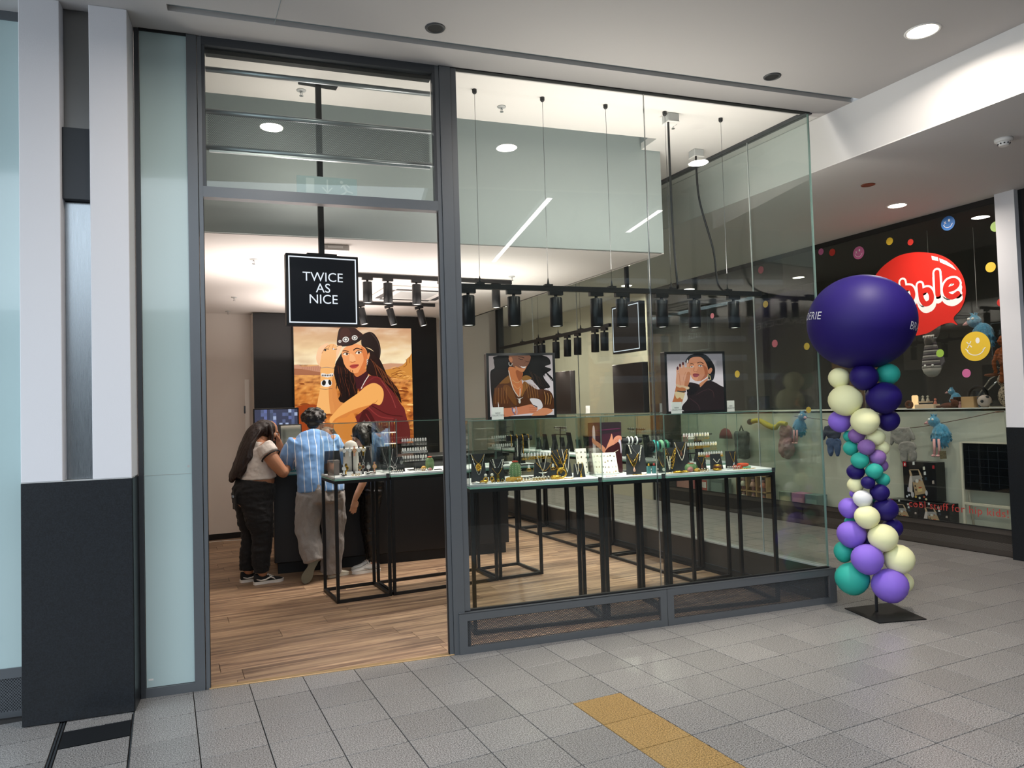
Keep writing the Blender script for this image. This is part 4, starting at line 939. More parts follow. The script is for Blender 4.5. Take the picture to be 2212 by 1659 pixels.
pB = along(F0, FA, 1.553); pB = Vector((*pB, 0))+Vector((*FN, 0))*.05
framed('b', 'framed portrait of a woman with a hand beside her eye on the window case', (pB.x, pB.y, PZ), FA, .515, .475, .07, art_hand, 165, 110, .479/1145, .439/1370)
for (y0, L_, lab) in ((1.19, .53, 'dark back of a framed board on the side case under the second sign'), (2.60, .45, 'dark back of a framed board farther along the side cases')):
    t = framed('c', lab, (4.47, y0, PZ), PI/2, L_, .50, .06, None, 0, 0, 1); t['group'] = 'dark framed boards on the side cases'
# small cards
def card(label, p, rz, w_=.088, h_=.088):
    t = thing('card', label, 'sign card', p, rz, 'small white cards on the cases')
    MB().box(0, w_, 0, .003, 0, h_).box(.01, w_-.01, .003, .02, 0, .003).build('card_body', 'white', t)
    lettering('lettering', 'NEW\nCOLLECTION', .0165, 'darkgrey', lambda u, v, h: (u+w_/2, -.0006, v+h_*.42), t, spacing=1.02, line=.95)
    return t
q = along(F0, FA, .175); card('white new collection card below the fringed jacket portrait', (q[0], q[1]+.005, PZ), FA)
q = along(F0, FA, 1.575); card('white new collection card below the hand portrait', (q[0], q[1]+.005, PZ), FA)
q = along(F0, FA, 2.14); card('white new collection card turned away past the hand portrait', (q[0], q[1]+.12, PZ), FA+.35)
q = (4.63, 1.14); card('white card on edge beside the near dark board', (q[0], q[1], PZ), PI/2)
q = (4.63, 2.55); card('white card on edge beside the farther dark board', (q[0], q[1], PZ), PI/2)
# ================================================================ people
def remesh(mb, voxel, smooth=2, disp=None, name='body', mat=None):
    """fuse overlapping closed shapes into one continuous smooth surface"""
    me = mb.mesh(name, [mat] if mat else []); o = bpy.data.objects.new('fuse', me); COL.objects.link(o)
    m = o.modifiers.new('r', 'REMESH'); m.mode = 'VOXEL'; m.voxel_size = voxel
    if smooth: q = o.modifiers.new('s', 'SMOOTH'); q.factor = .5; q.iterations = smooth
    dg = bpy.context.evaluated_depsgraph_get(); dg.update()
    out = bpy.data.meshes.new_from_object(o.evaluated_get(dg)); bpy.data.objects.remove(o)
    if disp:
        out.calc_loop_triangles() if False else None
        nr = [v.normal.copy() for v in out.vertices]
        for v, n_ in zip(out.vertices, nr): v.co = disp(v.co.copy(), n_)
    for p in out.polygons: p.use_smooth = True; p.material_index = 0
    out.materials.clear()
    if mat: out.materials.append(M[mat] if isinstance(mat, str) else mat)
    out.name = name; out.update(); return out
def limb(mb, pts, rad, side=(1, 0, 0), n=16, per=4, capk=.55):
    """closed tube along pts; rad = (half width along side, half depth) per point"""
    P = spline([(*p,) for p in pts], per, False); RR = []
    R0 = [(r, r) if not isinstance(r, tuple) else r for r in rad]
    for i in range(len(R0)-1):
        for k in range(per): t = k/per; t = t*t*(3-2*t); RR.append(tuple(R0[i][j]*(1-t)+R0[i+1][j]*t for j in (0, 1)))
    RR.append(R0[-1]); P = [Vector(p) for p in P]; rs = []; m = len(P)
    T = [(P[min(i+1, m-1)]-P[max(i-1, 0)]).normalized() for i in range(m)]
    seq = [(P[0]-T[0]*RR[0][1]*capk*f, T[0], tuple(x*g for x in RR[0])) for f, g in ((1., .25), (.8, .62), (.45, .9))]
    seq += [(P[i], T[i], RR[i]) for i in range(m)]
    seq += [(P[-1]+T[-1]*RR[-1][1]*capk*f, T[-1], tuple(x*g for x in RR[-1])) for f, g in ((.45, .9), (.8, .62), (1., .25))]
    S_ = Vector(side)
    for p, t, (a, b) in seq:
        u = S_-t*S_.dot(t); u = u.normalized() if u.length > .05 else t.orthogonal().normalized(); w = t.cross(u)
        rs.append([p+u*a*math.cos(2*PI*k/n)+w*b*math.sin(2*PI*k/n) for k in range(n)])
    mb.rings(rs); return mb
def hand(mb, wrist, d, palm_n, curl=.5, k=1., right=True):
    """palm, four unequal bent fingers and a thumb leaving the side of the palm"""
    d = Vector(d).normalized(); nrm = Vector(palm_n); nrm = (nrm-d*nrm.dot(d)).normalized(); s_ = d.cross(nrm)*(1 if right else -1); w = Vector(wrist)
    limb(mb, [w-d*.03*k, w+d*.03*k, w+d*.085*k], [(.024*k, .018*k), (.036*k, .015*k), (.040*k, .013*k)], s_, 12, 2)
    for i, (off, L) in enumerate(((-.031, .074), (-.010, .084), (.011, .078), (.031, .060))):
        b = w+d*(.088-.006*abs(i-1.3))*k+s_*off*k; a1 = curl*.7; pts = [b-d*.02*k]; p = b; ang = 0
        for seg, fr in enumerate((.45, .32, .23)):
            ang += a1*(1.1 if seg else .8); q = p+(d*math.cos(ang)+nrm*math.sin(ang))*L*fr*k+s_*off*.06*k; pts.append(q); p = q
        mb.tube(pts, [.0095*k, .0092*k, .0085*k, .0075*k], 8)
    t0 = w+d*.025*k-s_*.030*k; t1 = t0+(d*.6-s_*.55+nrm*.45)*.034*k; t2 = t1+(d*.85-s_*.1+nrm*.45)*.030*k; t3 = t2+(d*.85+s_*.15+nrm*.4)*.024*k
    mb.tube([t0, t1, t2, t3], [.0135*k, .0115*k, .0105*k, .0085*k], 8)
def head_shape(mb, c, q, k=1.):
    """skull with jaw, brow, nose, lips and ears, looking along +Y before rotation q"""
    mm = MB(); mm.ball((0, -.01, .02), (.075, .093, .088), 20, 14); mm.ball((0, .022, -.045), (.057, .062, .062), 18, 12); mm.ball((0, .062, -.085), (.026, .022, .022), 12, 8)
    mm.ball((0, .074, .028), (.05, .02, .016), 12, 8); limb(mm, [(0, .085, .014), (0, .100, -.012), (0, .106, -.026)], [(.009, .01), (.012, .012), (.017, .013)], n=10, per=2)
    mm.ball((0, .083, -.056), (.024, .012, .011), 12, 8)
    for s_ in (-1, 1): mm.ball((s_*.046, .058, -.015), (.024, .022, .026), 10, 8); mm.ball((s_*.076, -.005, -.012), (.009, .022, .033), 10, 8)
    R_ = q.to_matrix().to_4x4() if hasattr(q, 'to_matrix') else q.to_4x4()
    T_ = Matrix.Translation(Vector(c)) @ R_ @ Matrix.Scale(k, 4)
    o = len(mb.v); mb.v += [tuple(T_ @ Vector(v)) for v in mm.v]; mb.f += [[i+o for i in f] for f in mm.f]; mb.mi += mm.mi; mb.sm += mm.sm; mb.c += mm.c
    return T_
def face_parts(T_, par, lips='9c4a44', iris='2a1c14', brow='1d120d'):
    e = MB(); ir = MB(); br = MB(); li = MB()
    for s_ in (-1, 1):
        e.ball(T_ @ Vector((s_*.031, .0755, .006)), (.0135, .0135, .0085), 10, 8, rot=T_.to_3x3().normalized())
        ir.ball(T_ @ Vector((s_*.031, .0865, .006)), (.0055, .004, .006), 8, 6, rot=T_.to_3x3().normalized())
        br.tube([T_ @ Vector((s_*x, y, z)) for x, y, z in ((.015, .0945, .028), (.032, .092, .035), (.050, .078, .028))], [.003, .0036, .002], 6)
    li.tube([T_ @ Vector((x, y, z)) for x, y, z in ((-.021, .086, -.056), (0, .098, -.054), (.021, .086, -.056))], [.002, .0055, .002], 8)
    e.build('eyes', 'white', par); ir.build('irises', pbr('iris', iris, .3), par); br.build('eyebrows', pbr('brow', brow, .7), par); li.build('lips', pbr('lips', lips, .45), par)
    for q in par.children:
        if q.name.split('.')[0] in ('eyes', 'irises', 'eyebrows'): q['kind'] = 'stuff'
def skinmat(name, c):
    t = NT(name); t.bs.inputs['Base Color'].default_value = (*hx(c), 1); t.bs.inputs['Roughness'].default_value = .5
    t.bs.inputs['Subsurface Weight'].default_value = .12; t.bs.inputs['Subsurface Radius'].default_value = (.012, .004, .002); t.bs.inputs['Subsurface Scale'].default_value = .6
    v = t.coord(); t.bump(t.noise(v, 160, 2), .06, .002); return t.m
def cloth(name, c, rough=.85, bscale=18, bstr=.5, sheen=.2):
    t = NT(name); v = t.coord(); t.bs.inputs['Roughness'].default_value = rough; t.bs.inputs['Sheen Weight'].default_value = sheen
    f = t.noise(v, 300, 2); a = hx(c); t.link(t.ramp(f, [(.3, tuple(x*.88 for x in a)), (.7, tuple(min(1, x*1.1) for x in a))]), t.bs.inputs['Base Color'])
    t.bump(t.noise(v, bscale, 4, .6), bstr, .012); return t.m
def striped(name, base, line, pitch, w_, axis=0):
    t = NT(name); tc = t.new('ShaderNodeTexCoord'); sp = t.new('ShaderNodeSeparateXYZ'); t.link(tc.outputs['Object'], sp.inputs[0])
    n_ = t.noise(tc.outputs['Object'], 5, 2); ad = t.new('ShaderNodeMath', operation='MULTIPLY_ADD', i_1=.035); t.link(n_, ad.inputs[0]); t.link(sp.outputs[axis], ad.inputs[2])
    dv = t.new('ShaderNodeMath', operation='DIVIDE', i_1=pitch); t.link(ad.outputs[0], dv.inputs[0]); fr = t.new('ShaderNodeMath', operation='FRACT'); t.link(dv.outputs[0], fr.inputs[0])
    lt = t.new('ShaderNodeMath', operation='LESS_THAN', i_1=w_); t.link(fr.outputs[0], lt.inputs[0])
    mx = t.new('ShaderNodeMix', data_type='RGBA'); t.link(lt.outputs[0], mx.inputs['Factor']); mx.inputs['A'].default_value = (*hx(base), 1); mx.inputs['B'].default_value = (*hx(line), 1)
    t.link(mx.outputs['Result'], t.bs.inputs['Base Color']); t.bs.inputs['Roughness'].default_value = .85; t.bs.inputs['Sheen Weight'].default_value = .2
    t.bump(t.noise(tc.outputs['Object'], 9, 3, .5), .35, .012); return t.m
M['skinman'] = skinmat('olive_skin', 'b98062'); M['skinw'] = skinmat('tan_skin', 'b47f60'); M['skinp'] = skinmat('pale_skin', 'd0a084')
M['hairblack'] = pbr('black_hair', '14100e', .5, bump=.5, bscale=90); M['hairbrown'] = pbr('dark_brown_hair', '20120f', .42, bump=.5, bscale=70); M['hairblond'] = pbr('ash_blond_hair', '8d7a66', .5, bump=.4, bscale=90)
M['blueshirt'] = striped('pale_blue_striped_jersey', '6f9bd0', 'd6e2ee', .062, .11); M['sweat'] = cloth('grey_marl_jersey', '8f8a86', .95, 11, .9); M['jeans'] = cloth('black_denim', '0a0b0f', .85, 22, .6, .05)
M['tee'] = cloth('white_cotton', 'd8cfc8', .9, 16, .5); M['blacktrim'] = pbr('black_trim', '111113', .7); M['leather'] = pbr('black_leather', '0e0d0d', .34, bump=.35, bscale=24); M['darktop'] = cloth('charcoal_top', '24252a')
M['soleg'] = pbr('green_grey_sole', '6b6858', .8, bump=.6, bscale=180); M['cream'] = pbr('cream_canvas', 'd8cfbc', .7); M['sneaker'] = pbr('white_leather', 'e4dfd8', .45); M['shoeblack'] = pbr('black_suede', '18181a', .9)
def wr(sc, am, st=(1, 1, .45), seed=0.):
    return lambda c, n_: c+n_*am*noise.fractal(Vector((c.x*st[0]*sc+seed, c.y*st[1]*sc, c.z*st[2]*sc)), 1, 2, 3)
def shoe(par, heel, toe, up, mats, w_=.045, h_=.085, name='shoe', kind='low'):
    """shoe from heel to toe; up = direction away from the sole"""
    h0, t0 = Vector(heel), Vector(toe); d = (t0-h0); L = d.length; d.normalize(); U = Vector(up); U = (U-d*U.dot(d)).normalized(); s_ = d.cross(U)
    fr = lambda a, b, c: h0+d*a*L+s_*b+U*c
    out = [(-.04, 0), (0, .030), (.18, .034), (.42, .032), (.68, .046), (.86, .042), (.97, .024), (1.02, 0)]
    pl = [(a, b*w_/.045) for a, b in out]+[(a, -b*w_/.045) for a, b in out[-2:0:-1]]; pl = spline(pl, 3)
    so = MB().prism(pl, 0, .026, lambda u, v, h: fr(u, v, h)); so.build('sole', mats[1], par)
    m = MB(); rs = []
    for a, b, z in ((.0, .026, h_), (.12, .031, h_*.98), (.28, .031, h_*.93), (.45, .032, h_*.80), (.6, .039, h_*.62), (.75, .040, h_*.5), (.88, .033, h_*.42), (.97, .016, h_*.32)):
        b *= w_/.045; rs.append([fr(a, b*math.cos(q)*(1 if math.sin(q) < .3 else .82), .02+max(0, (z-.02)*(.5+.5*math.sin(q)))) for q in [2*PI*k/14 for k in range(14)]])
    m.rings(rs); up_ = m.build('upper', mats[0], par); up_.data.polygons.foreach_set('use_smooth', [True]*len(up_.data.polygons))
    lc = MB()
    for k in range(4): a = .42+.07*k; z = h_*(.84-.11*k)+.006; lc.tube([fr(a-.02, -.026, z-.012), fr(a, 0, z+.004), fr(a+.02, .026, z-.012)], .0042, 6)
    lc.tube([fr(.38, 0, h_*.9), fr(.33, .02, h_*1.02), fr(.36, .035, h_*.85)], .004, 6).tube([fr(.38, 0, h_*.9), fr(.33, -.02, h_*1.02), fr(.36, -.035, h_*.85)], .004, 6)
    l_ = lc.build('laces', mats[2], par); l_['kind'] = 'stuff'
    if kind == 'wave':
        for sg in (-1, 1): MB().tube([fr(a, sg*b*w_/.045, z) for a, b, z in ((.05, .031, .050), (.2, .0335, .036), (.36, .035, .040), (.52, .0385, .060), (.62, .041, .046), (.68, .043, .030))], [.003, .007, .008, .008, .006, .003], 6).build('side_stripe', 'sneaker', par)
    if kind == 'swoosh':
        for sg in (-1, 1): MB().tube([fr(a, sg*b*w_/.045, z) for a, b, z in ((.08, .032, .062), (.2, .034, .045), (.38, .0355, .040), (.62, .042, .052))], [.002, .004, .006, .002], 6).build('side_mark', 'lightgrey', par)
# ---- man at the counter
mn = thing('person', 'man in a pale blue striped shirt and baggy grey sweatpants leaning on the counter', 'person', (1.50, 2.44, 0))
b_ = MB()
limb(b_, [(.03, 0, .80), (.03, .02, .95), (.01, .07, 1.12), (0, .13, 1.28), (0, .155, 1.37)], [(.155, .11), (.15, .105), (.165, .11), (.18, .10), (.12, .08)])
limb(b_, [(0, .15, 1.34), (.005, .19, 1.45)], [(.062, .062), (.056, .056)])
limb(b_, [(.17, .13, 1.33), (.23, .17, 1.20), (.245, .23, 1.07)], [.056, .048, .042]); limb(b_, [(.245, .23, 1.07), (.20, .35, 1.10), (.12, .48, 1.135)], [.042, .038, .028]); hand(b_, (.12, .48, 1.135), (-.55, .75, -.03), (0, 0, -1), .35, 1.05, True)
limb(b_, [(-.18, .13, 1.32), (-.235, .17, 1.19), (-.25, .25, 1.08)], [.056, .048, .042]); limb(b_, [(-.25, .25, 1.08), (-.19, .38, 1.11), (-.10, .48, 1.135)], [.042, .038, .028]); hand(b_, (-.10, .48, 1.135), (.6, .75, -.03), (0, 0, -1), .35, 1.05, False)
limb(b_, [(.12, .0, .86), (.13, .05, .47), (.11, .07, .09)], [.088, .06, .045]); limb(b_, [(-.07, -.02, .86), (-.10, .02, .5), (-.085, -.085, .24)], [.088, .06, .045])
hq = Matrix.Rotation(-1.05, 3, 'Z') @ Matrix.Rotation(-.42, 3, 'X'); HT = head_shape(b_, (.03, .225, 1.515), hq, 1.04)
obj('body', remesh(b_, .0058, 3, None, 'body', 'skinman'), mn); face_parts(HT, mn)
hb = MB(); hb.ball((.010, .20, 1.545), (.108, .112, .088), 20, 14)
q = random.Random(4)
for i in range(150):
    a, e = q.uniform(0, 2*PI), q.uniform(-.35, 1.3); p = Vector((math.cos(a)*math.cos(e)*.110, math.sin(a)*math.cos(e)*.115, math.sin(e)*.092))
    l_ = HT.to_3x3().inverted() @ (p)
    if l_.y > .06 and l_.z < .055: continue
    c_ = Vector((.010, .20, 1.545))+p; hb.ball(c_, q.uniform(.011, .019), 7, 5)
hb.ball((-.01, .135, 1.475), (.06, .04, .04), 12, 8)
obj('hair', remesh(hb, .006, 1, None, 'hair', 'hairblack'), mn)
bd = MB(); bd.ball(HT @ Vector((0, .045, -.075)), (.052, .05, .035), 12, 8, rot=hq); obj('beard', remesh(bd, .006, 1, None, 'beard', 'hairblack'), mn)
sh = MB()
limb(sh, [(.03, .0, .84), (.03, .015, .95), (.01, .07, 1.12), (0, .12, 1.27), (0, .145, 1.36), (0, .165, 1.395)], [(.215, .165), (.215, .16), (.205, .15), (.215, .135), (.165, .10), (.085, .075)], n=24, capk=.15)
limb(sh, [(.16, .13, 1.325), (.225, .165, 1.21), (.245, .215, 1.09)], [.088, .082, .074], capk=.2); limb(sh, [(-.17, .13, 1.315), (-.23, .165, 1.20), (-.255, .235, 1.085)], [.088, .082, .074], capk=.2)
limb(sh, [(.245, .21, 1.085), (.24, .30, 1.075)], [.07, .062], capk=.2); limb(sh, [(-.255, .235, 1.085), (-.23, .32, 1.085)], [.07, .062], capk=.2)
obj('shirt', remesh(sh, .009, 2, wr(6.0, .013, (1, 1, 1.2), 3.3), 'shirt', 'blueshirt'), mn)
cr = MB().rings([[(.0+a*math.cos(t_), .168+a*.95*math.sin(t_), 1.395+z+.018*math.sin(t_)) for t_ in [2*PI*k/20 for k in range(20)]] for a, z in ((.078, -.01), (.082, .012), (.074, .018))], cap=False); cr.build('collar', pbr('pale_blue_rib', 'a9c3e0', .85), mn)
tr = MB()
limb(tr, [(.03, -.005, .93), (.03, 0, .85), (.03, -.01, .74)], [(.185, .145), (.20, .155), (.19, .15)], n=20, capk=.2)
limb(tr, [(.13, 0, .82), (.145, .03, .62), (.145, .05, .42), (.13, .06, .22), (.115, .075, .05)], [.125, .118, .108, .105, .098], capk=.15); limb(tr, [(-.075, -.01, .82), (-.095, .01, .64), (-.10, .01, .48), (-.085, -.035, .33), (-.07, -.075, .20)], [.125, .118, .112, .104, .09], capk=.15)
obj('sweatpants', remesh(tr, .009, 2, wr(8.5, .017, (1.3, 1.3, .75), 9.1), 'sweatpants', 'sweat'), mn)
MB().tube([(.215, -.02, .80), (.225, -.015, .70), (.22, -.02, .62)], .003, 6).build('side_cord', 'white', mn)
shoe(mn, (-.055, -.125, .235), (-.165, -.115, .015), (.25, .95, .15), ('cream', 'soleg', 'cream'), .047, .075); shoe(mn, (.10, .05, 0), (.30, .13, 0), (0, 0, 1), ('cream', 'cream', 'sneaker'), .045, .085)
# ---- woman beside the counter
wn = thing('person', 'woman with very long dark hair in cropped white tee and black jeans', 'person', (.955, 2.68, 0), -PI/2+.16)
b_ = MB()
limb(b_, [(0, -.02, .76), (0, -.01, .86), (0, .02, .97), (0, .02, 1.08), (0, .03, 1.2), (0, .05, 1.3), (0, .07, 1.355)], [(.165, .14), (.175, .15), (.18, .16), (.165, .14), (.165, .13), (.16, .10), (.09, .075)], n=20)
limb(b_, [(0, .075, 1.33), (0, .10, 1.40)], [.055, .05])
limb(b_, [(.17, .05, 1.285), (.215, .11, 1.16), (.225, .20, 1.035)], [.072, .066, .052]); limb(b_, [(.225, .20, 1.035), (.13, .26, 1.06), (.02, .28, 1.085)], [.052, .044, .030]); hand(b_, (.03, .28, 1.085), (-1, .05, .15), (0, -1, 0), .7, .92, True)
limb(b_, [(-.17, .06, 1.285), (-.17, .17, 1.18), (-.12, .275, 1.07)], [.068, .058, .048]); limb(b_, [(-.12, .275, 1.07), (-.085, .285, 1.2), (-.045, .245, 1.325)], [.048, .042, .028]); hand(b_, (-.045, .245, 1.32), (.25, -.15, 1), (.2, -1, 0), .55, .92, False)
limb(b_, [(.095, -.01, .74), (.10, .03, .45), (.09, .03, .09)], [.085, .062, .045]); limb(b_, [(-.095, -.02, .74), (-.095, -.01, .45), (-.09, -.05, .09)], [.085, .062, .045])
hq = Matrix.Rotation(.0, 3, 'Z') @ Matrix.Rotation(-.45, 3, 'X'); HT = head_shape(b_, (0, .135, 1.425), hq, .96)
obj('body', remesh(b_, .0058, 3, None, 'body', 'skinw'), wn); face_parts(HT, wn)
te = MB()
limb(te, [(0, .02, .985), (0, .02, 1.08), (0, .03, 1.2), (0, .05, 1.29), (0, .07, 1.345)], [(.20, .18), (.19, .165), (.185, .155), (.175, .118), (.10, .085)], n=22, capk=.08)
limb(te, [(.15, .05, 1.29), (.195, .085, 1.215)], [.088, .09], capk=.1); limb(te, [(-.15, .06, 1.29), (-.175, .11, 1.22)], [.088, .088], capk=.1)
obj('cropped_tee', remesh(te, .008, 2, wr(9, .010, (1, 1, 1.6), 5.), 'cropped_tee', 'tee'), wn)
for (c, t_) in (((.205, .095, 1.195), (.045, .035, -.075)), ((-.18, .125, 1.195), (-.025, .05, -.07))):
    z = Vector(t_).normalized(); x = z.orthogonal().normalized(); y = z.cross(x)
    MB().tube([Vector(c)+x*.089*math.cos(2*PI*k/24)+y*.089*math.sin(2*PI*k/24) for k in range(24)], .0075, 6, close=True).build('sleeve_trim', 'blacktrim', wn)
jn = MB()
limb(jn, [(0, .01, .955), (0, -.01, .86), (0, -.03, .74)], [(.20, .178), (.215, .195), (.205, .185)], n=22, capk=.08)
limb(jn, [(.095, -.01, .76), (.10, .01, .60), (.10, .035, .44), (.095, .02, .27), (.09, .025, .115)], [(.125, .15), (.115, .128), (.088, .096), (.082, .09), (.07, .075)], capk=.1); limb(jn, [(-.095, -.02, .76), (-.10, -.02, .60), (-.095, -.01, .44), (-.09, -.04, .27), (-.09, -.055, .115)], [(.125, .15), (.115, .125), (.088, .096), (.082, .09), (.07, .075)], capk=.1)
obj('jeans', remesh(jn, .008, 2, wr(12, .009, (1, 1, 2.2), 2.), 'jeans', 'jeans'), wn)
MB().prism([(-.055, -.07), (.055, -.07), (.05, .05), (-.05, .05)], 0, .012, lambda u, v, h: (.10+u*.8, -.212-h+.02*abs(u)*4, .79+v)).build('back_pocket', 'jeans', wn)
MB().box(.07, .125, -.232, -.226, .83, .85).build('pocket_label', pbr('pocket_label', '8fa0b0', .6), wn)
hr = MB(); hr.ball((0, .10, 1.445), (.093, .112, .095), 20, 14)
limb(hr, [(0, .08, 1.47), (0, .0, 1.41), (.0, -.07, 1.29), (.01, -.13, 1.15), (.0, -.185, 1.04), (-.005, -.215, .975)], [(.092, .07), (.115, .07), (.135, .055), (.12, .05), (.085, .042), (.03, .025)], n=20)
limb(hr, [(.07, .13, 1.46), (.10, .13, 1.38), (.10, .12, 1.31)], [(.03, .055), (.022, .06), (.012, .03)], (0, 1, 0)); limb(hr, [(-.07, .13, 1.46), (-.09, .13, 1.38), (-.09, .11, 1.32)], [(.03, .05), (.022, .05), (.012, .03)], (0, 1, 0))
q = random.Random(9)
for i in range(46):
    x = q.uniform(-.13, .15); y0 = q.uniform(-.04, .0); L = q.uniform(.0, .3)
    hr.tube([(x*.8, .03, 1.44), (x, y0-.03, 1.32), (x*1.05+q.uniform(-.01, .01), -.10+q.uniform(-.02, .04), 1.19), (x*.9+q.uniform(-.01, .01), -.155+q.uniform(-.01, .04), 1.07), (x*.75+q.uniform(-.02, .02), -.195+q.uniform(-.01, .05), .97+.2*L)], [.010, .012, .011, .008, .003], 6)
obj('hair', remesh(hr, .0065, 1, wr(22, .006, (3, 1, .25), 1.), 'hair', 'hairbrown'), wn)
for (a_, b2, nm) in (((.09, -.045, 0), (.09, .225, 0), 'r'), ((-.09, -.12, 0), (-.10, .14, 0), 'l')):
    shoe(wn, a_, b2, (0, 0, 1), ('shoeblack', 'sneaker', 'sneaker'), .047, .10, kind='wave')
# ---- shop assistant in front of the counter
an = thing('person', 'woman with wavy black hair in black leather trousers and white sneakers behind the watch case', 'person', (2.05, 2.60, 0), PI/2)
b_ = MB()
limb(b_, [(0, -.01, .80), (0, .0, .96), (0, .03, 1.1), (0, .06, 1.22), (0, .075, 1.28)], [(.15, .105), (.13, .095), (.145, .10), (.155, .09), (.09, .065)], n=18)
limb(b_, [(0, .08, 1.25), (0, .10, 1.33)], [.048, .045])
limb(b_, [(-.15, .07, 1.22), (-.185, .08, 1.06), (-.19, .12, .90)], [.046, .040, .036]); limb(b_, [(-.19, .12, .90), (-.18, .17, .80), (-.17, .20, .735)], [.036, .032, .025]); hand(b_, (-.17, .20, .735), (.02, .15, -1), (1, .2, 0), .35, .9, False)
limb(b_, [(.15, .07, 1.22), (.215, .10, 1.10), (.235, .13, 1.06)], [.046, .040, .036]); limb(b_, [(.235, .13, 1.06), (.275, .17, 1.09), (.315, .20, 1.125)], [.036, .032, .025]); hand(b_, (.315, .20, 1.125), (1, .3, .0), (0, 0, -1), .3, .9, True)
limb(b_, [(.085, 0, .80), (.087, .025, .45), (.08, 0, .09)], [.07, .046, .036]); limb(b_, [(-.085, 0, .80), (-.087, .03, .45), (-.08, .01, .09)], [.07, .046, .036])
hq = Matrix.Rotation(-.5, 3, 'Z') @ Matrix.Rotation(-.45, 3, 'X'); HT = head_shape(b_, (0, .085, 1.36), hq, .96)
obj('body', remesh(b_, .0058, 3, None, 'body', 'skinp'), an); face_parts(HT, an)
lt = MB()
limb(lt, [(0, -.005, .95), (0, -.01, .87), (0, -.015, .78)], [(.145, .108), (.165, .125), (.16, .12)], n=20, capk=.1)
limb(lt, [(.085, -.005, .80), (.09, .01, .62), (.085, .03, .45), (.08, .005, .28), (.08, .0, .10)], [.098, .082, .062, .060, .046], capk=.1); limb(lt, [(-.085, -.005, .80), (-.09, .015, .62), (-.085, .035, .45), (-.08, .015, .28), (-.08, .01, .10)], [.098, .082, .062, .060, .046], capk=.1)
obj('leather_trousers', remesh(lt, .0075, 2, wr(14, .007, (1, 1, 2.4), 7.), 'leather_trousers', 'leather'), an)
tp = MB(); limb(tp, [(0, .0, .92), (0, .03, 1.1), (0, .06, 1.22), (0, .08, 1.27)], [(.15, .115), (.16, .115), (.165, .10), (.085, .07)], n=20, capk=.08)
limb(tp, [(-.13, .07, 1.225), (-.18, .08, 1.12), (-.19, .09, 1.0)], [.062, .056, .052], capk=.1); limb(tp, [(.13, .07, 1.225), (.18, .11, 1.12), (.185, .16, 1.04)], [.062, .056, .052], capk=.1)
obj('top', remesh(tp, .008, 2, wr(10, .008, (1, 1, 1.4), 4.), 'top', 'darktop'), an)
hr = MB(); hr.ball((0, .055, 1.385), (.10, .12, .105), 18, 12); limb(hr, [(0, .02, 1.42), (0, -.04, 1.34), (0, -.07, 1.22), (0, -.08, 1.1)], [(.11, .08), (.14, .085), (.15, .075), (.10, .05)], n=18)
limb(hr, [(-.075, .10, 1.42), (-.12, .08, 1.33), (-.135, .05, 1.2)], [.05, .05, .03]); limb(hr, [(.075, .10, 1.42), (.12, .08, 1.33), (.135, .05, 1.2)], [.05, .05, .03])
q = random.Random(12)
for i in range(40):
    x = q.uniform(-.15, .15); p = [(x*.7, .03, 1.45)]
    for k in range(1, 6): p.append((x*(.8+.1*k)+.02*math.sin(k*2.2+i), -.02-.02*k+.03*math.cos(k*1.9+i*2), 1.45-.075*k))
    hr.tube(p, [.012, .014, .014, .013, .010, .004], 6)
obj('hair', remesh(hr, .007, 1, wr(20, .007, (1.5, 1.5, .7), 8.), 'hair', 'hairblack'), an)
ta = MB()
for (z, a0) in ((.84, .2), (.80, 1.2), (.77, .5)): ta.tube([(-.186-.034*math.cos(t_), .15+(.84-z)*.4-.034*math.sin(t_), z+.008*math.sin(3*t_)) for t_ in [a0+.35*k for k in range(5)]], .0018, 5)
ta.build('arm_tattoo', pbr('tattoo_ink', '3b3a40', .6), an)['kind'] = 'stuff'
for (x, y) in ((.08, -.03), (-.08, .0)): shoe(an, (x, y-.05, 0), (x, y+.22, 0), (0, 0, 1), ('sneaker', 'sneaker', 'sneaker'), .046, .105, kind='swoosh')
# ---- blond assistant behind the counter
bn = thing('person', 'blond woman bending over behind the counter, seen between the man and the case', 'person', (1.87, 3.92, 0), PI-.15)
b_ = MB()
limb(b_, [(0, 0, .80), (0, .05, .95), (0, .14, 1.08), (0, .23, 1.18), (0, .27, 1.22)], [(.15, .105), (.13, .095), (.145, .10), (.155, .09), (.09, .065)], n=18); limb(b_, [(0, .26, 1.2), (0, .31, 1.28)], [.046, .044])
for s_ in (-1, 1):
    limb(b_, [(s_*.15, .23, 1.17), (s_*.19, .26, 1.13), (s_*.18, .36, 1.13)], [.044, .038, .034]); limb(b_, [(s_*.18, .36, 1.13), (s_*.13, .42, 1.14), (s_*.10, .46, 1.14)], [.034, .030, .024]); hand(b_, (s_*.10, .46, 1.14), (-s_*.5, 1, 0), (0, 0, -1), .3, .85, s_ > 0)
    limb(b_, [(s_*.085, 0, .82), (s_*.085, .01, .45), (s_*.08, -.02, .06)], [.085, .055, .04])
hq = Matrix.Rotation(.25, 3, 'Z') @ Matrix.Rotation(-.55, 3, 'X'); HT = head_shape(b_, (0, .345, 1.315), hq, .95)
obj('body', remesh(b_, .006, 3, None, 'body', 'skinp'), bn); face_parts(HT, bn)
tp = MB(); limb(tp, [(0, .02, .86), (0, .14, 1.08), (0, .23, 1.18), (0, .27, 1.21)], [(.16, .12), (.16, .115), (.165, .10), (.085, .07)], n=20, capk=.08)
for s_ in (-1, 1): limb(tp, [(s_*.13, .23, 1.17), (s_*.185, .25, 1.135), (s_*.185, .33, 1.13)], [.058, .052, .048], capk=.1)
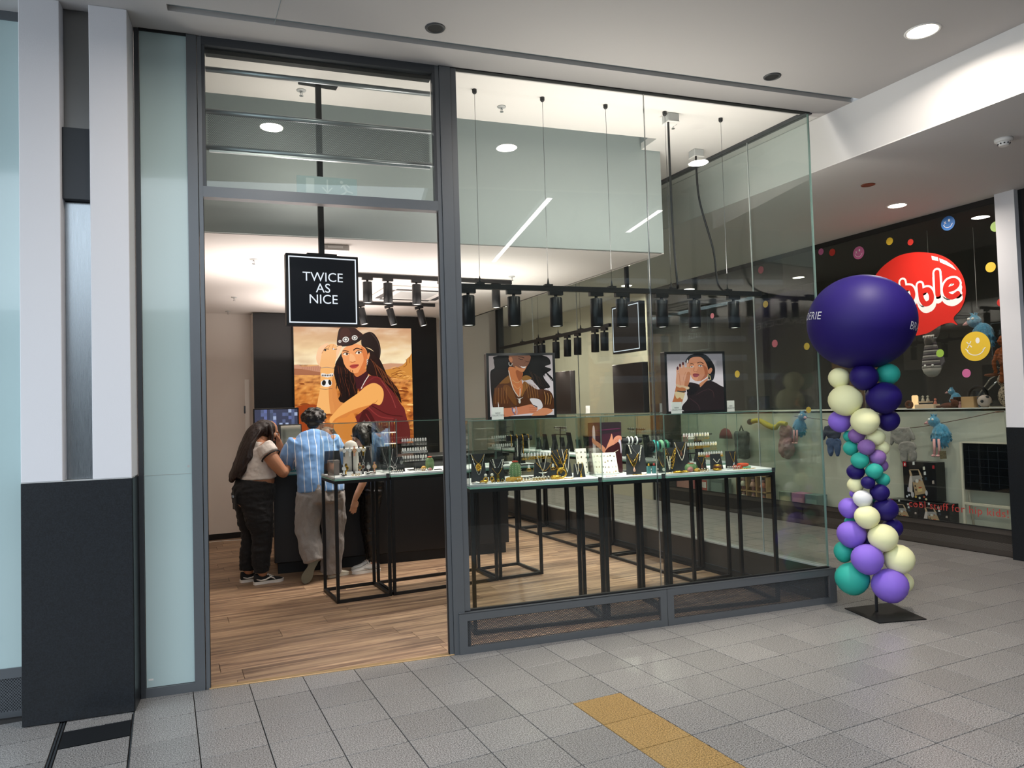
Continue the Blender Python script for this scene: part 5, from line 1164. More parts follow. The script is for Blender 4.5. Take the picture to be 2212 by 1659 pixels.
obj('top', remesh(tp, .009, 2, wr(10, .008, (1, 1, 1.4), 6.), 'top', 'darktop'), bn)
lt = MB()
limb(lt, [(0, .0, .92), (0, 0, .78)], [(.16, .125), (.16, .12)], n=20, capk=.1)
for s_ in (-1, 1): limb(lt, [(s_*.085, 0, .80), (s_*.085, .01, .45), (s_*.08, -.02, .08)], [.098, .07, .055], capk=.1); shoe(bn, (s_*.08, -.07, 0), (s_*.08, .18, 0), (0, 0, 1), ('shoeblack', 'shoeblack', 'blacktrim'), .045, .09)
obj('trousers', remesh(lt, .009, 2, None, 'trousers', 'darktop'), bn)
hr = MB(); hr.ball((0, .318, 1.345), (.088, .098, .09), 18, 12)
for s_ in (-1, 1): limb(hr, [(s_*.05, .38, 1.395), (s_*.082, .365, 1.31), (s_*.088, .37, 1.22), (s_*.07, .38, 1.135)], [(.028, .035), (.018, .045), (.018, .04), (.01, .02)], (0, 1, 0))
limb(hr, [(0, .28, 1.40), (0, .25, 1.3), (0, .22, 1.2)], [(.08, .05), (.09, .04), (.06, .03)])
obj('hair', remesh(hr, .006, 1, wr(24, .005, (2, 2, .4), 8.), 'hair', 'hairblond'), bn)
# ================================================================ jewellery and ornaments inside the glass cases
M['gold'] = pbr('polished_gold', 'e8b64a', .22, 1.); M['silver'] = pbr('polished_silver', 'dcdcdc', .2, 1.); M['pearl'] = pbr('pearl', 'efe6d8', .25, coat=.5)
M['suede'] = pbr('charcoal_suede', '26272b', .9); M['cardwhite'] = pbr('white_card', 'f2f0ee', .6); M['turq'] = pbr('turquoise', '2fb0ae', .35); M['jade'] = pbr('pale_jade', '8cc4a0', .35); M['emerald'] = pbr('dark_jade', '2f7a5c', .3)
M['cactus'] = pbr('cactus_green', '6f8e5e', .6, var=.15, vscale=30); M['spine'] = pbr('cactus_spine', 'e6e2c8', .6); M['redfelt'] = pbr('red_flower', 'c2492f', .7); M['pinkfelt'] = pbr('coral_flower', 'd8826a', .7)
M['amber'] = pbr('yellow_coral', 'd9a544', .6, var=.25, vscale=60, bump=.6, bscale=120); M['agate'] = pbr('pink_agate', 'b97b78', .4, var=.3, vscale=70); M['coral'] = pbr('coral_red', 'd8502c', .35); M['ruby'] = pbr('ruby_red', 'a02a2a', .3); M['rose'] = pbr('rose_strap', 'd9a590', .5)
BZ = TB+.0305
CASES = {'A': (F0, FA), 'B': (along(F0, FA, .998), FA), 'C': (along(F0, FA, 1.506), FA), 'W': (T0, TA), 'X': (along(T0, TA, .485), TA), 'Y': (along(T0, TA, 1.495), TA),
         'S1': ((4.775, .45), PI/2), 'S2': ((4.775, .855), PI/2), 'S3': ((4.775, 1.86), PI/2), 'S4': ((4.775, 2.40), PI/2), 'S5': ((4.775, 3.40), PI/2), 'S6': ((4.775, 3.98), PI/2)}
def at(c, s, w, z=0.):
    p, a = CASES[c]; return (p[0]+math.cos(a)*s-math.sin(a)*w, p[1]+math.sin(a)*s+math.cos(a)*w, BZ+z)
def J(name, label, cat, c, s, w, group=None, rz=0., z=0.): return thing(name, label, cat, at(c, s, w, z), CASES[c][1]+rz, group)
LEAN = .16
def bust(c, s, w, wd, h, label, rz=0., mat='suede'):
    t = J('display_bust', label, 'display stand', c, s, w, 'necklace stands in the cases', rz)
    fr = lambda u, v, hh: (u, v*LEAN+hh, v)
    MB().prism([(-wd*.56, 0), (wd*.56, 0), (wd*.44, h), (-wd*.44, h)], 0, .008, fr).build('board', mat, t)
    MB().prism([(-wd*.3, 0), (wd*.3, 0), (wd*.2, h*.7), (-wd*.2, h*.7)], 0, .006, lambda u, v, hh: (u, h*LEAN*1.9-v*.28+hh, v)).build('strut', mat, t)
    return t
def beads(mb, pts, r, n=6, step=None):
    step = step or r*2.3; acc = 0; last = Vector(pts[0]); mb.ball(last, r, n, 5)
    for p in pts[1:]:
        p = Vector(p); d = (p-last).length
        while d >= step: last = last+(p-last).normalized()*step; mb.ball(last, r, n, 5); d = (p-last).length
    return mb
def necklace(c, s, w, wd, top, drop, label, mat='gold', kind='chain', pend=None, pm=None, off=0.):
    """chain draped over a leaning bust: wd = spread at the top edge, drop = length down the front"""
    t = J('necklace', label, 'necklace', c, s+off, w, 'necklaces on the stands')
    P = [(wd*x, (top-drop*(1-abs(x)**1.35))*LEAN-.006, top-drop*(1-abs(x)**1.35)) for x in [k/10-1 for k in range(21)]]
    P = [(wd*1., top*LEAN+.010, top+.002)][:0]+P
    if kind == 'chain': MB().tube(P, .0019, 6).build('chain', mat, t)
    elif kind == 'link':
        b_ = MB()
        for k in range(0, 20, 1):
            a, b = Vector(P[k]), Vector(P[k+1]); m = (a+b)/2; d = (b-a).normalized(); u = Vector((0, -1, 0)) if k % 2 else d.cross(Vector((0, -1, 0))).normalized(); r1 = (b-a).length*.62
            b_.tube([m+d*r1*math.cos(q)+(d.cross(Vector((0, -1, 0))).normalized() if not k % 2 else Vector((0, -1, 0)))*r1*.55*math.sin(q) for q in [2*PI*i/10 for i in range(10)]], .0026, 5, close=True)
        o = b_.build('chain', mat, t); o['kind'] = 'stuff'
    else: o = beads(MB(), P, .0036 if kind == 'bead' else .0052).build('bead_string', mat, t); o['kind'] = 'stuff'
    if pend:
        m = P[10]; z0 = m[2]; y0 = m[1]-.004
        if pend == 'coin': MB().prism(ell(0, z0-.016, .013, .013, 16), 0, .003, lambda u, v, h: (u, y0+(v-z0)*LEAN-h, v)).build('pendant', pm or mat, t)
        elif pend == 'drop': MB().lathe([(.001, 0), (.004, -.006), (.010, -.022), (.008, -.032), (.001, -.037)], (0, y0, z0), 10).build('pendant', pm or mat, t)
        elif pend == 'flower':
            b_ = MB().ball((0, y0-.002, z0-.024), (.009, .005, .009), 8, 6)
            for k in range(8): b_.ball((.016*math.cos(k*PI/4), y0, z0-.024+.02*math.sin(k*PI/4)), (.009, .005, .010), 7, 5)
            b_.build('pendant', pm or mat, t)['kind'] = 'stuff'
        elif pend == 'skull':
            MB().ball((0, y0, z0-.022), (.010, .006, .016), 8, 6).ball((0, y0, z0-.042), (.006, .005, .010), 8, 6).build('pendant', pm or 'silver', t)
            MB().tube([(-.034, y0, z0-.004), (-.018, y0, z0-.010), (0, y0, z0-.011), (.018, y0, z0-.010), (.034, y0, z0-.004)], [.001, .004, .005, .004, .001], 6).build('horns', 'pearl', t)
        elif pend == 'coins':
            for k in (6, 8, 10, 12, 14): m = P[k]; MB().prism(ell(m[0], m[2]-.012, .0105, .0105, 12), 0, .0025, lambda u, v, h: (u, m[1]-.005-h, v)).build('coin', pm or mat, t)
        elif pend == 'tag': MB().prism([(-.010, z0-.05), (.010, z0-.05), (.010, z0-.006), (.004, z0), (-.004, z0), (-.010, z0-.006)], 0, .004, lambda u, v, h: (u, y0-h, v)).build('pendant', pm or mat, t)
        elif pend == 'rings':
            for k in (0, 1): MB().tube([(.012*math.cos(a), y0, z0-.016-.026*k+.012*math.sin(a)) for a in [2*PI*i/14 for i in range(14)]], .0022, 5, close=True).build('ring_link', pm or mat, t)
    return t
def rack(c, s, w, wid, tiers, label):
    t = J('earring_rack', label, 'jewellery rack', c, s, w, 'earring racks in the cases')
    MB().cyl((0, 0, 0), (0, 0, tiers[0]+.01), .006, n=8).box(-.06, .06, -.035, .035, 0, .008, bev=.002).build('post', 'black', t)
    for z in tiers: MB().box(-wid/2, wid/2, -.005, .005, z-.004, z+.004).build('bar', 'black', t)
    return t
CARD = {}
def earcard(c, s, w, z, kind, label, group):
    key = kind
    if key not in CARD:
        m = MB().prism([(-.0085, 0), (.0085, 0), (.0085, .020), (.0060, .026), (0, .029), (-.0060, .026), (-.0085, .020)], 0, .0012, lambda u, v, h: (u, -h, v-.024)).mesh('card', 'cardwhite')
        e = MB(); mat, shp = kind
        for sg in (-1, 1):
            if shp == 'drop': e.tube([(sg*.005, -.003, -.012), (sg*.0052, -.004, -.034)], .0010, 5).ball((sg*.0052, -.004, -.042), (.004, .003, .008), 7, 5)
            elif shp == 'hoop': e.tube([(sg*.007+.009*math.cos(a), -.004, -.034+.010*math.sin(a)) for a in [2*PI*i/12 for i in range(12)]], .0024, 5, close=True)
            elif shp == 'long': e.tube([(sg*.005, -.003, -.010), (sg*.0056, -.004, -.055)], .0013, 5).ball((sg*.0056, -.004, -.058), .0032, 6, 5)
            else: e.ball((sg*.006, -.004, -.032), (.0055, .003, .010), 7, 5).ball((sg*.006, -.004, -.016), (.003, .003, .003), 6, 4)
        CARD[key] = (m, e.mesh('earring', mat))
    o = tag(obj('earring_card', CARD[key][0], None, at(c, s, w, z), CASES[c][1]), label, 'earrings', group); q = obj('earring', CARD[key][1], o); q['kind'] = 'stuff'; return o
def cardrow(c, s0, s1, w, z, n, kinds, label):
    for i in range(n):
        k = kinds[i*len(kinds)//n]; lb = label
        if len(set(kinds)) > 1: lb = '%s %s earrings on white card, %s' % ({'ruby': 'red', 'coral': 'orange', 'pearl': 'pearl', 'gold': 'gold', 'amber': 'amber', 'silver': 'silver'}[k[0]], {'drop': 'drop', 'hoop': 'hoop', 'stud': 'stud', 'long': 'long hanging'}[k[1]], label[label.index(' on the ')+1:])
        earcard(c, s0+(s1-s0)*i/(n-1)+R.uniform(-.001, .001), w-.008, z, k, lb, 'earring cards: '+label)
def cactus(c, s, w, r, h, label, flower='redfelt', spines=True):
    t = J('cactus_ornament', label, 'cactus', c, s, w, 'cactus ornaments'); n = 44; prof = [(.62, 0), (.86, .12), (1, .35), (1, .6), (.88, .8), (.6, .94), (.2, 1.)]
    MB().rings([[(r*f*(1+.09*math.cos(11*2*PI*k/n))*math.cos(2*PI*k/n), r*f*(1+.09*math.cos(11*2*PI*k/n))*math.sin(2*PI*k/n), h*z) for k in range(n)] for f, z in prof]).build('body', 'cactus', t)
    if spines:
        b_ = MB()
        for k in range(11):
            a = 2*PI*k/11
            for j in range(9): z = .08+.1*j; f = next((p[0]+(q[0]-p[0])*(z-p[1])/(q[1]-p[1]) for p, q in zip(prof, prof[1:]) if p[1] <= z <= q[1]), 1); b_.ball((r*f*1.10*math.cos(a), r*f*1.10*math.sin(a), h*z), .0028, 5, 4)
        b_.build('spines', 'spine', t)['kind'] = 'stuff'
    b_ = MB()
    for k in range(7): a = 2*PI*k/7; b_.ball((r*.34*math.cos(a), r*.34*math.sin(a), h*1.02), (r*.30, r*.30, h*.05), 8, 6)
    b_.ball((0, 0, h*1.04), (r*.22, r*.22, h*.05), 8, 6); obj('flower', remesh(b_, .004, 1, None, 'flower', flower), t)
    return t
def stone(c, s, w, r, label, mat='amber', rz=0., seed=1):
    m = MB().ball((0, 0, r[2]*.93), r, 14, 10).mesh('coral_stone', mat)
    for v in m.vertices: v.co += v.co.normalized()*noise.noise(v.co*90+Vector((seed, 0, 0)))*r[0]*.22
    o = obj('coral_stone', m, None, at(c, s, w), CASES[c][1]+rz); return tag(o, label, 'stone', 'coral stones among the jewellery')
def bracelet_bar(c, s, w, L, z, label, r=.021, mat='suede'):
    t = J('bracelet_bar', label, 'jewellery stand', c, s, w, 'bracelet bars in the cases')
    MB().tube([(-L/2, 0, z), (-L/2+.004, 0, z), (L/2-.004, 0, z), (L/2, 0, z)], [r*.9, r, r, r*.9], 18).build('bar', mat, t)
    MB().cyl((0, 0, 0), (0, 0, z), .007, n=8).box(-.07, .07, -.04, .04, 0, .008, bev=.002).build('post', 'black', t); return t
def hangchain(c, s, w, z, L, label, mat, kind='bead'):
    t = J('bracelet', label, 'bracelet', c, s, w, 'bracelets hanging from the bar', z=z)
    MB().tube([(0, .026*math.cos(a), .026*math.sin(a)) for a in [-.4+.45*k for k in range(9)]], .0030, 6).build('clasp_loop', mat, t)
    beads(MB(), [(R.uniform(-.001, .001), -.026, -.006-L*k/12) for k in range(13)], .0042).build('bead_string', 'pearl' if kind == 'pearl' else mat, t)['kind'] = 'stuff'
def torus(mb, c, R_, r, ax='y', n=22, m=8, flat=1.):
    for_ = {'y': lambda a: (c[0]+R_*math.cos(a), c[1], c[2]+R_*math.sin(a)), 'x': lambda a: (c[0], c[1]+R_*math.cos(a), c[2]+R_*math.sin(a)), 'z': lambda a: (c[0]+R_*math.cos(a), c[1]+R_*math.sin(a), c[2])}[ax]
    return mb.tube([for_(2*PI*k/n) for k in range(n)], r, m, close=True)
def bangle(c, s, w, z, R_, r, mat, label, ax='y', name='bangle', group='bangles in the cases', stripe=None):
    t = J(name, label, name, c, s, w, group, z=z); torus(MB(), (0, 0, 0), R_, r, ax).build('band', mat, t)
    if stripe: torus(MB(), (0, 0, r*.9 if ax == 'z' else 0), R_, r*.5, ax).build('inlay', stripe, t)
def rings(c, s0, s1, w, n, label, mat='gold', gem='pearl'):
    for i in range(n):
        s = s0+(s1-s0)*i/max(1, n-1); t = J('ring', label, 'ring', c, s, w+R.uniform(-.006, .006), 'rings: '+label)
        torus(MB(), (0, 0, .0105), .0085, .0022, 'y', 14, 6).build('band', mat, t); MB().ball((0, 0, .0215), (.0062, .0055, .0045), 8, 6).build('stone', gem, t)
def laychain(c, s0, s1, w, label, mat='gold', wob=.012):
    t = J('laid_chain', label, 'bracelet', c, (s0+s1)/2, w, 'chains lying on the boards'); L = s1-s0
    beads(MB(), [(-L/2+L*k/24, wob*math.sin(k*.9), .004) for k in range(25)], .0034, 5, .0085).build('bead_string', mat, t)['kind'] = 'stuff'
def pinboard(c, s, w, wd, h, lean, label, seed, cols, rows, rz=0.):
    t = J('pin_board', label, 'pin board', c, s, w, 'white pin boards of charms', rz); fr = lambda u, v, hh: (u, v*lean-hh, v)
    MB().prism([(-wd/2, 0), (wd/2, 0), (wd/2, h), (-wd/2, h)], -.010, 0, fr).build('board', pbr('cream_board', 'f3e9de', .6), t)
    MB().prism([(-wd/2, -.0), (wd/2, 0), (wd/2, .014), (-wd/2, .014)], -.03, .012, lambda u, v, hh: (u, -hh, v)).build('ledge', 'cardwhite', t)
    q = random.Random(seed); p0 = at(c, s, w); A_ = CASES[c][1]+rz
    for j in range(rows):
        for i in range(cols):
            u = -wd*.40+wd*.8*i/(cols-1)+q.uniform(-.004, .004); v = h*.14+h*.74*j/(rows-1)+q.uniform(-.005, .005); y = v*lean-.003; k = q.randrange(4); m = MB()
            if k == 0: torus(m, (0, 0, -.008), .0055, .0014, 'y', 12, 5)
            elif k == 1: m.ball((0, 0, -.008), (.0045, .0025, .0075), 7, 5)
            elif k == 2: m.tube([(0, 0, 0), (.001, 0, -.009), (0, 0, -.020)], [.001, .0016, .0022], 5)
            else: m.box(-.005, .005, -.0015, .0015, -.007, -.004).box(-.0015, .0015, -.0015, .0015, -.014, .001)
            m.ball((0, 0, .001), .0016, 5, 4)
            x_, y_ = u*math.cos(A_)-y*math.sin(A_), u*math.sin(A_)+y*math.cos(A_)
            tag(m.build('charm', ('gold', 'silver', 'copper')[q.randrange(3)], None, (p0[0]+x_, p0[1]+y_, p0[2]+v), A_), 'tiny metal charm pinned to the '+label.split(' with ')[0], 'charm', 'charms on the '+label.split(' with ')[0])
    return t
G_, Sv = ('gold', 'drop'), ('silver', 'drop')
# ---- case A: next to the door post
bust('A', .105, .17, .105, .205, 'tall black bust with a flower pendant next to the door post')
necklace('A', .105, .17, .048, .20, .07, 'fine gold chain with a large flower pendant', pend='flower'); necklace('A', .105, .17, .050, .205, .155, 'long dark beaded strand around the flower pendant', 'silver', 'bead')
bust('A', .255, .24, .11, .155, 'lower black bust with pearl strand behind the bust by the door post'); necklace('A', .255, .24, .046, .152, .07, 'short plain silver chain beside the first cactus', 'silver'); necklace('A', .27, .24, .040, .152, .13, 'pearl strand beside the first cactus', 'pearl', 'pearl')
bust('A', .235, .13, .085, .10, 'low black bust with a snake pendant'); necklace('A', .235, .13, .036, .098, .045, 'fine gold necklace with a long snake pendant', pend='tag')
bracelet_bar('A', .44, .27, .20, .305, 'long black bracelet bar on a post above the cactus')
for i, (x, L, mt, kd, lab) in enumerate(((.375, .05, 'gold', 'b', 'short gold chain first on the bracelet bar'), (.42, .13, 'gold', 'pearl', 'pearl bracelet second on the bracelet bar'), (.465, .11, 'gold', 'b', 'gold bead bracelet third on the bracelet bar'), (.51, .13, 'gold', 'pearl', 'pearl bracelet last on the bracelet bar'))): hangchain('A', x, .27, .305, L, lab, mt, kd)
cactus('A', .375, .16, .041, .135, 'tall ribbed cactus ornament with a red flower in the front window')
stone('A', .335, .085, (.035, .018, .018), 'amber coral stone lying below the tall cactus', rz=.6, seed=3); stone('A', .385, .10, (.028, .020, .017), 'round amber coral stone right below the tall cactus', seed=5); stone('A', .30, .07, (.022, .014, .018), 'small amber coral block near the low bust', seed=7)
rack('A', .585, .30, .26, (.175, .10), 'black earring rack behind the skull necklace')
cardrow('A', .47, .71, .30, .185, 11, [G_, ('gold', 'hoop'), ('gold', 'stud'), ('gold', 'hoop'), G_], 'white earring card with gold earrings on the upper bar behind the skull necklace')
cardrow('A', .50, .69, .24, .10, 5, [('gold', 'hoop')], 'white earring card with broad gold hoops on the lower bar behind the skull necklace')
bust('A', .585, .15, .13, .12, 'broad black bust with an animal skull necklace'); necklace('A', .585, .15, .034, .165, .11, 'white bead necklace with a horned skull pendant', 'pearl', 'bead', 'skull')
bust('A', .755, .22, .15, .205, 'large black bust with coin necklaces'); necklace('A', .745, .22, .056, .20, .075, 'gold necklace with a round medal', pend='coin'); necklace('A', .745, .215, .062, .165, .115, 'broad gold necklace hung with five coins', 'gold', 'link', 'coins'); necklace('A', .80, .22, .030, .205, .17, 'long pearl strand on the large black bust', 'pearl', 'bead')
bangle('A', .715, .10, .042, .034, .007, 'gold', 'large plain gold bangle standing in the front window'); bangle('A', .66, .085, .016, .026, .014, 'gold', 'flat carved gold cuff lying in the front window', 'z')
bust('A', .865, .13, .085, .10, 'small black card stand with two bracelets'); necklace('A', .85, .13, .012, .098, .08, 'fine pearl bracelet on the small black card stand', 'pearl', 'bead'); necklace('A', .875, .13, .020, .098, .065, 'gold heart chain on the small black card stand', pend='drop')
pinboard('A', .935, .24, .085, .205, .22, 'narrow white pin board with charms leaning at the end of the long case', 2, 3, 5)
rings('A', .36, .56, .045, 10, 'row of gold rings at the front of the long window case'); rings('A', .49, .63, .075, 7, 'row of pearl rings in the middle of the long window case', 'silver'); laychain('A', .62, .80, .05, 'fine gold chain laid along the front of the long window case'); laychain('A', .17, .30, .035, 'thin silver chain laid near the door post', 'silver')
for (x, w_, lab) in ((.135, .085, 'ornate gold bird earring ornament at the door post end'), (.185, .10, 'gold double drop ornament at the door post end')):
    t = J('brooch', lab, 'earrings', 'A', x, w_, 'gold ornaments at the door post'); MB().ball((0, 0, .055), (.012, .008, .012), 8, 6).build('upper_stone', 'pearl', t); torus(MB(), (0, 0, .028), .013, .005, 'y', 14, 6).build('drop_ring', 'gold', t); MB().box(-.006, .006, -.006, .006, 0, .014).build('foot', 'gold', t)
bangle('A', .06, .05, .008, .026, .007, 'silver', 'silver bangle lying at the door post corner', 'z'); bangle('A', .115, .045, .018, .022, .008, 'gold', 'brown and gold bangle lying below the bird ornament', 'z')
rings('A', .52, .70, .105, 9, 'row of broad gold rings behind the pearl rings in the long window case'); rings('A', .20, .33, .11, 5, 'row of gold rings before the low snake bust', 'gold', 'emerald')
necklace('A', .60, .145, .058, .118, .06, 'short gold bead necklace above the animal skull', 'gold', 'bead'); necklace('A', .77, .215, .040, .205, .12, 'thin gold necklace with small drop among the coin necklaces', 'gold', 'bead', 'drop')
# ---- case B: middle of the window
hp = J('case_poster', 'dark poster of hands on a maroon dress standing in the middle case', 'poster', 'B', .012, .30, None)
MB().box(0, .275, 0, .012, 0, .40, bev=.002).build('panel', 'brownblack', hp)
a = Art(lambda u, v, h: (u, -.0005-h, v+.40), 0, 0, .275/1000)
a.lim = (0, 1000, 0, 1440); a.field(10, 990, 10, 1440, 6, 12, lambda x, y: mixc(hx('3a2030'), hx('4a2228'), y/1400)); a.shape([(10, 10), (990, 10), (990, 260), (10, 330)], '2b2027'); a.line([(60, 240), (500, 210), (950, 190)], 24, '5a2444', 3)
a.shape([(120, 180), (190, 170), (190, 1000), (120, 1000)], 'b8a8b0'); a.shape([(110, 420), (200, 500), (420, 660), (520, 800), (440, 860), (300, 720), (110, 560)], 'c98468'); a.shape([(500, 780), (640, 480), (700, 330), (740, 560), (720, 680), (600, 760)], 'd88e72'); a.shape([(720, 640), (760, 470), (880, 390), (990, 420), (990, 520), (860, 600), (760, 680)], 'd98c74')
for k in range(3): a.line([(760+20*k, 560+36*k), (900, 470+36*k)], 7, 'a85c48')
a.shape([(900, 560), (960, 520), (985, 760), (960, 900)], 'c9bcd0'); a.shape([(480, 830), (760, 640), (920, 600), (960, 1000), (990, 1440), (400, 1440)], '3c171c'); a.line([(540, 870), (640, 880), (760, 860), (880, 800)], 12, 'e8d8c8', 3); a.line([(500, 900), (500, 1060)], 8, 'd8c8b8')
a.m.build('picture', 'print', hp)
pinboard('B', .115, .20, .195, .165, .35, 'wide white pin board with charms in the middle of the window', 5, 7, 4)
bust('B', .30, .11, .11, .155, 'black bust with two gold chains beside the wide pin board'); necklace('B', .30, .11, .040, .152, .055, 'short gold chain with a round pendant beside the wide pin board', pend='coin'); necklace('B', .30, .108, .046, .155, .10, 'gold and pearl necklace with an oval pendant beside the wide pin board', 'gold', 'bead', 'drop', 'rose')
bust('B', .40, .24, .125, .215, 'tall black bust behind the pane joint'); necklace('B', .385, .24, .052, .21, .18, 'long pearl and gold strand behind the pane joint', 'pearl', 'pearl'); necklace('B', .40, .24, .05, .21, .07, 'fine silver chain behind the pane joint', 'silver')
bracelet_bar('B', .40, .37, .17, .245, 'black bracelet bar with white bangles in the middle case')
for i, (x, lab) in enumerate(((.37, 'first white bangle on the bar behind the pane joint'), (.40, 'second white bangle on the bar behind the pane joint'), (.44, 'third white bangle on the bar behind the pane joint'))): bangle('B', x, .37, .245, .028, .006, 'cardwhite', lab, 'x')
for (x, mt, lab) in ((.425, 'gold', 'teal perfume bottle shaped stand with gold earring'), (.468, 'ruby', 'teal perfume bottle shaped stand with pink earring')):
    t = J('earring_block', lab, 'earrings', 'B', x, .12, 'teal earring blocks'); MB().box(-.014, .014, -.012, .012, 0, .055, bev=.002).build('block', pbr('clear_teal_block', '4d7f80', .1), t); MB().ball((0, -.004, .068), (.010, .007, .011), 8, 6).build('earring_head', mt, t)
laychain('B', .05, .14, .06, 'purple and gold bracelet laid before the wide pin board', 'rose', .006); laychain('B', .26, .38, .045, 'gold bracelet laid before the bust of two chains', 'gold', .006)
# ---- case C: the glass corner
bracelet_bar('C', .10, .28, .17, .205, 'black bar with turquoise and green bangles')
for (x, mt, r_, lab) in ((.025, 'shoeblack', .011, 'black bangle on the bar of coloured bangles'), (.045, 'turq', .014, 'bright turquoise bangle on the bar'), (.062, 'turq', .011, 'second turquoise bangle on the bar'), (.105, 'jade', .014, 'pale jade bangle on the bar'), (.15, 'emerald', .012, 'dark green bangle on the bar')): bangle('C', x, .28, .197, .036, r_, mt, lab, 'x')
bust('C', .062, .13, .10, .125, 'low black bust with pearl drops near the pane joint'); necklace('C', .045, .13, .034, .12, .08, 'gold necklace with pearl drops near the pane joint', 'gold', 'bead', 'coin', 'pearl'); necklace('C', .098, .13, .012, .12, .10, 'thin gold pearl bracelet hanging beside the pearl drops', 'pearl', 'pearl')
bust('C', .135, .17, .12, .185, 'black bust with a heavy gold link chain'); necklace('C', .135, .165, .046, .18, .155, 'heavy gold link chain necklace', 'gold', 'link'); necklace('C', .14, .17, .034, .175, .07, 'gold necklace with a bow and ring', pend='rings')
bust('C', .245, .20, .125, .225, 'tallest black bust behind the striped round cactus'); necklace('C', .245, .195, .050, .22, .14, 'gold and pearl strand on the tallest bust', 'pearl', 'bead'); necklace('C', .245, .20, .045, .22, .07, 'fine gold chain with a dark drop on the tallest bust', pend='drop', pm='copper')
cactus('C', .265, .10, .045, .062, 'round striped cactus ornament with a coral flower', 'pinkfelt', False)
stone('C', .235, .055, (.028, .02, .021), 'pink agate stone before the round cactus', 'agate', .3, 9); stone('C', .295, .06, (.030, .018, .014), 'amber coral stone before the round cactus', 'amber', -.2, 11)
rack('C', .43, .30, .28, (.275, .20, .125), 'black earring rack of three bars at the glass corner')
cardrow('C', .315, .53, .30, .285, 10, [('ruby', 'long'), ('pearl', 'hoop'), ('gold', 'long'), ('gold', 'long'), ('gold', 'drop')], 'white earring card on the top bar of the corner rack')
cardrow('C', .335, .58, .27, .21, 12, [('gold', 'drop'), ('gold', 'hoop'), ('gold', 'stud'), ('gold', 'long')], 'white earring card with gold drops on the middle bar of the corner rack')
cardrow('C', .40, .60, .22, .135, 10, [('gold', 'stud'), ('coral', 'stud'), ('gold', 'drop'), ('amber', 'stud')], 'white earring card with coloured studs on the lowest bar of the corner rack')
bust('C', .375, .13, .08, .105, 'low black bust with a copper tag pendant'); necklace('C', .375, .13, .028, .10, .055, 'fine gold necklace with a copper tag', pend='tag', pm='copper')
bust('C', .53, .17, .10, .12, 'low black bust with a short curved chain'); necklace('C', .53, .165, .026, .08, .03, 'short curved pearl chain under the corner rack', 'pearl', 'bead')
bust('C', .68, .19, .10, .135, 'black bust with a silver ball pendant nearest the glass corner'); necklace('C', .69, .185, .024, .13, .08, 'gold necklace with a silver ball pendant', pend='drop', pm='silver')
bangle('C', .73, .12, .030, .036, .011, 'coral', 'orange bangle on top of the green one at the glass corner', 'z'); bangle('C', .75, .12, .010, .036, .009, 'jade', 'green bangle lying under the orange one at the glass corner', 'z'); bangle('C', .69, .13, .012, .032, .011, 'coral', 'red bangle lying beside the stacked bangles at the corner', 'z')
bangle('C', .13, .05, .008, .036, .007, 'gold', 'gold bangle lying before the link chain', 'z'); bangle('C', .19, .06, .007, .032, .006, 'gold', 'second gold bangle lying before the link chain', 'z')
bangle('C', .48, .075, .03, .024, .010, 'copper', 'brown bangle stacked on the gold cuff', 'z', stripe='gold'); bangle('C', .475, .075, .010, .026, .010, 'gold', 'gold cuff lying under the brown bangle', 'z')
rings('C', .30, .37, .035, 4, 'gold ring with dark foot before the amber stone'); rings('C', .58, .69, .09, 7, 'silver ring in the heap near the coloured bangles', 'silver'); laychain('C', .60, .80, .045, 'gold and coral chain laid at the glass corner', 'gold', .006); laychain('C', .02, .16, .03, 'thin gold chain laid near the pane joint in the corner case')
# ---- inner row: watches and silver
gb = J('box', 'plain taupe gift box at the entrance end of the watch case', 'box', 'W', .055, .27); MB().box(-.045, .045, -.03, .03, 0, .125, bev=.003).build('box_body', pbr('taupe_box', '857a76', .6), gb); MB().box(-.047, .047, -.032, .032, .10, .130, bev=.003).build('lid', pbr('taupe_lid', '8c817d', .6), gb)
t = J('watch_stand', 'white watch bar on a black post in the watch case', 'watch stand', 'W', .225, .26); MB().tube([(-.115, 0, .215), (.115, 0, .215)], .014, 12).build('bar', 'cardwhite', t); MB().cyl((0, .02, 0), (0, .02, .21), .006, n=8).box(-.06, .06, -.02, .05, 0, .008).build('post', 'black', t)
def watch(c, s, w, z, dial, strap, label, r=.016, flat=False, rz=0.):
    t = J('watch', label, 'watch', c, s, w, 'watches in the watch case', rz, z)
    if flat: MB().lathe([(r*1.05, 0), (r*1.15, .004), (r, .008)], n=18).build('dial', dial, t); MB().box(-.008, .008, -.055, .055, 0, .003).build('strap', strap, t)
    else:
        MB().prism(ell(0, 0, r, r, 18), 0, .007, lambda u, v, h: (u, -.014-h, v)).build('dial', dial, t); MB().box(-.007, .007, -.016, -.012, -.05, .04).build('strap', strap, t)
    torus(MB(), (0, 0, .008) if flat else (0, -.021, 0), r*1.03, .0022, 'z' if flat else 'y', 18, 5).build('bezel', 'gold' if strap in ('gold', 'rose') else 'silver', t)
for i, (x, d_, s_, lab) in enumerate(((.145, 'cardwhite', 'silver', 'white dial watch first on the watch bar'), (.195, 'cardwhite', 'cardwhite', 'white watch second on the watch bar'), (.235, 'rose', 'rose', 'slim rose watch in the middle of the watch bar'), (.275, 'cardwhite', 'silver', 'silver watch fourth on the watch bar'), (.315, 'cardwhite', 'gold', 'gold strapped watch last on the watch bar'))): watch('W', x, .26, .205, d_, s_, lab)
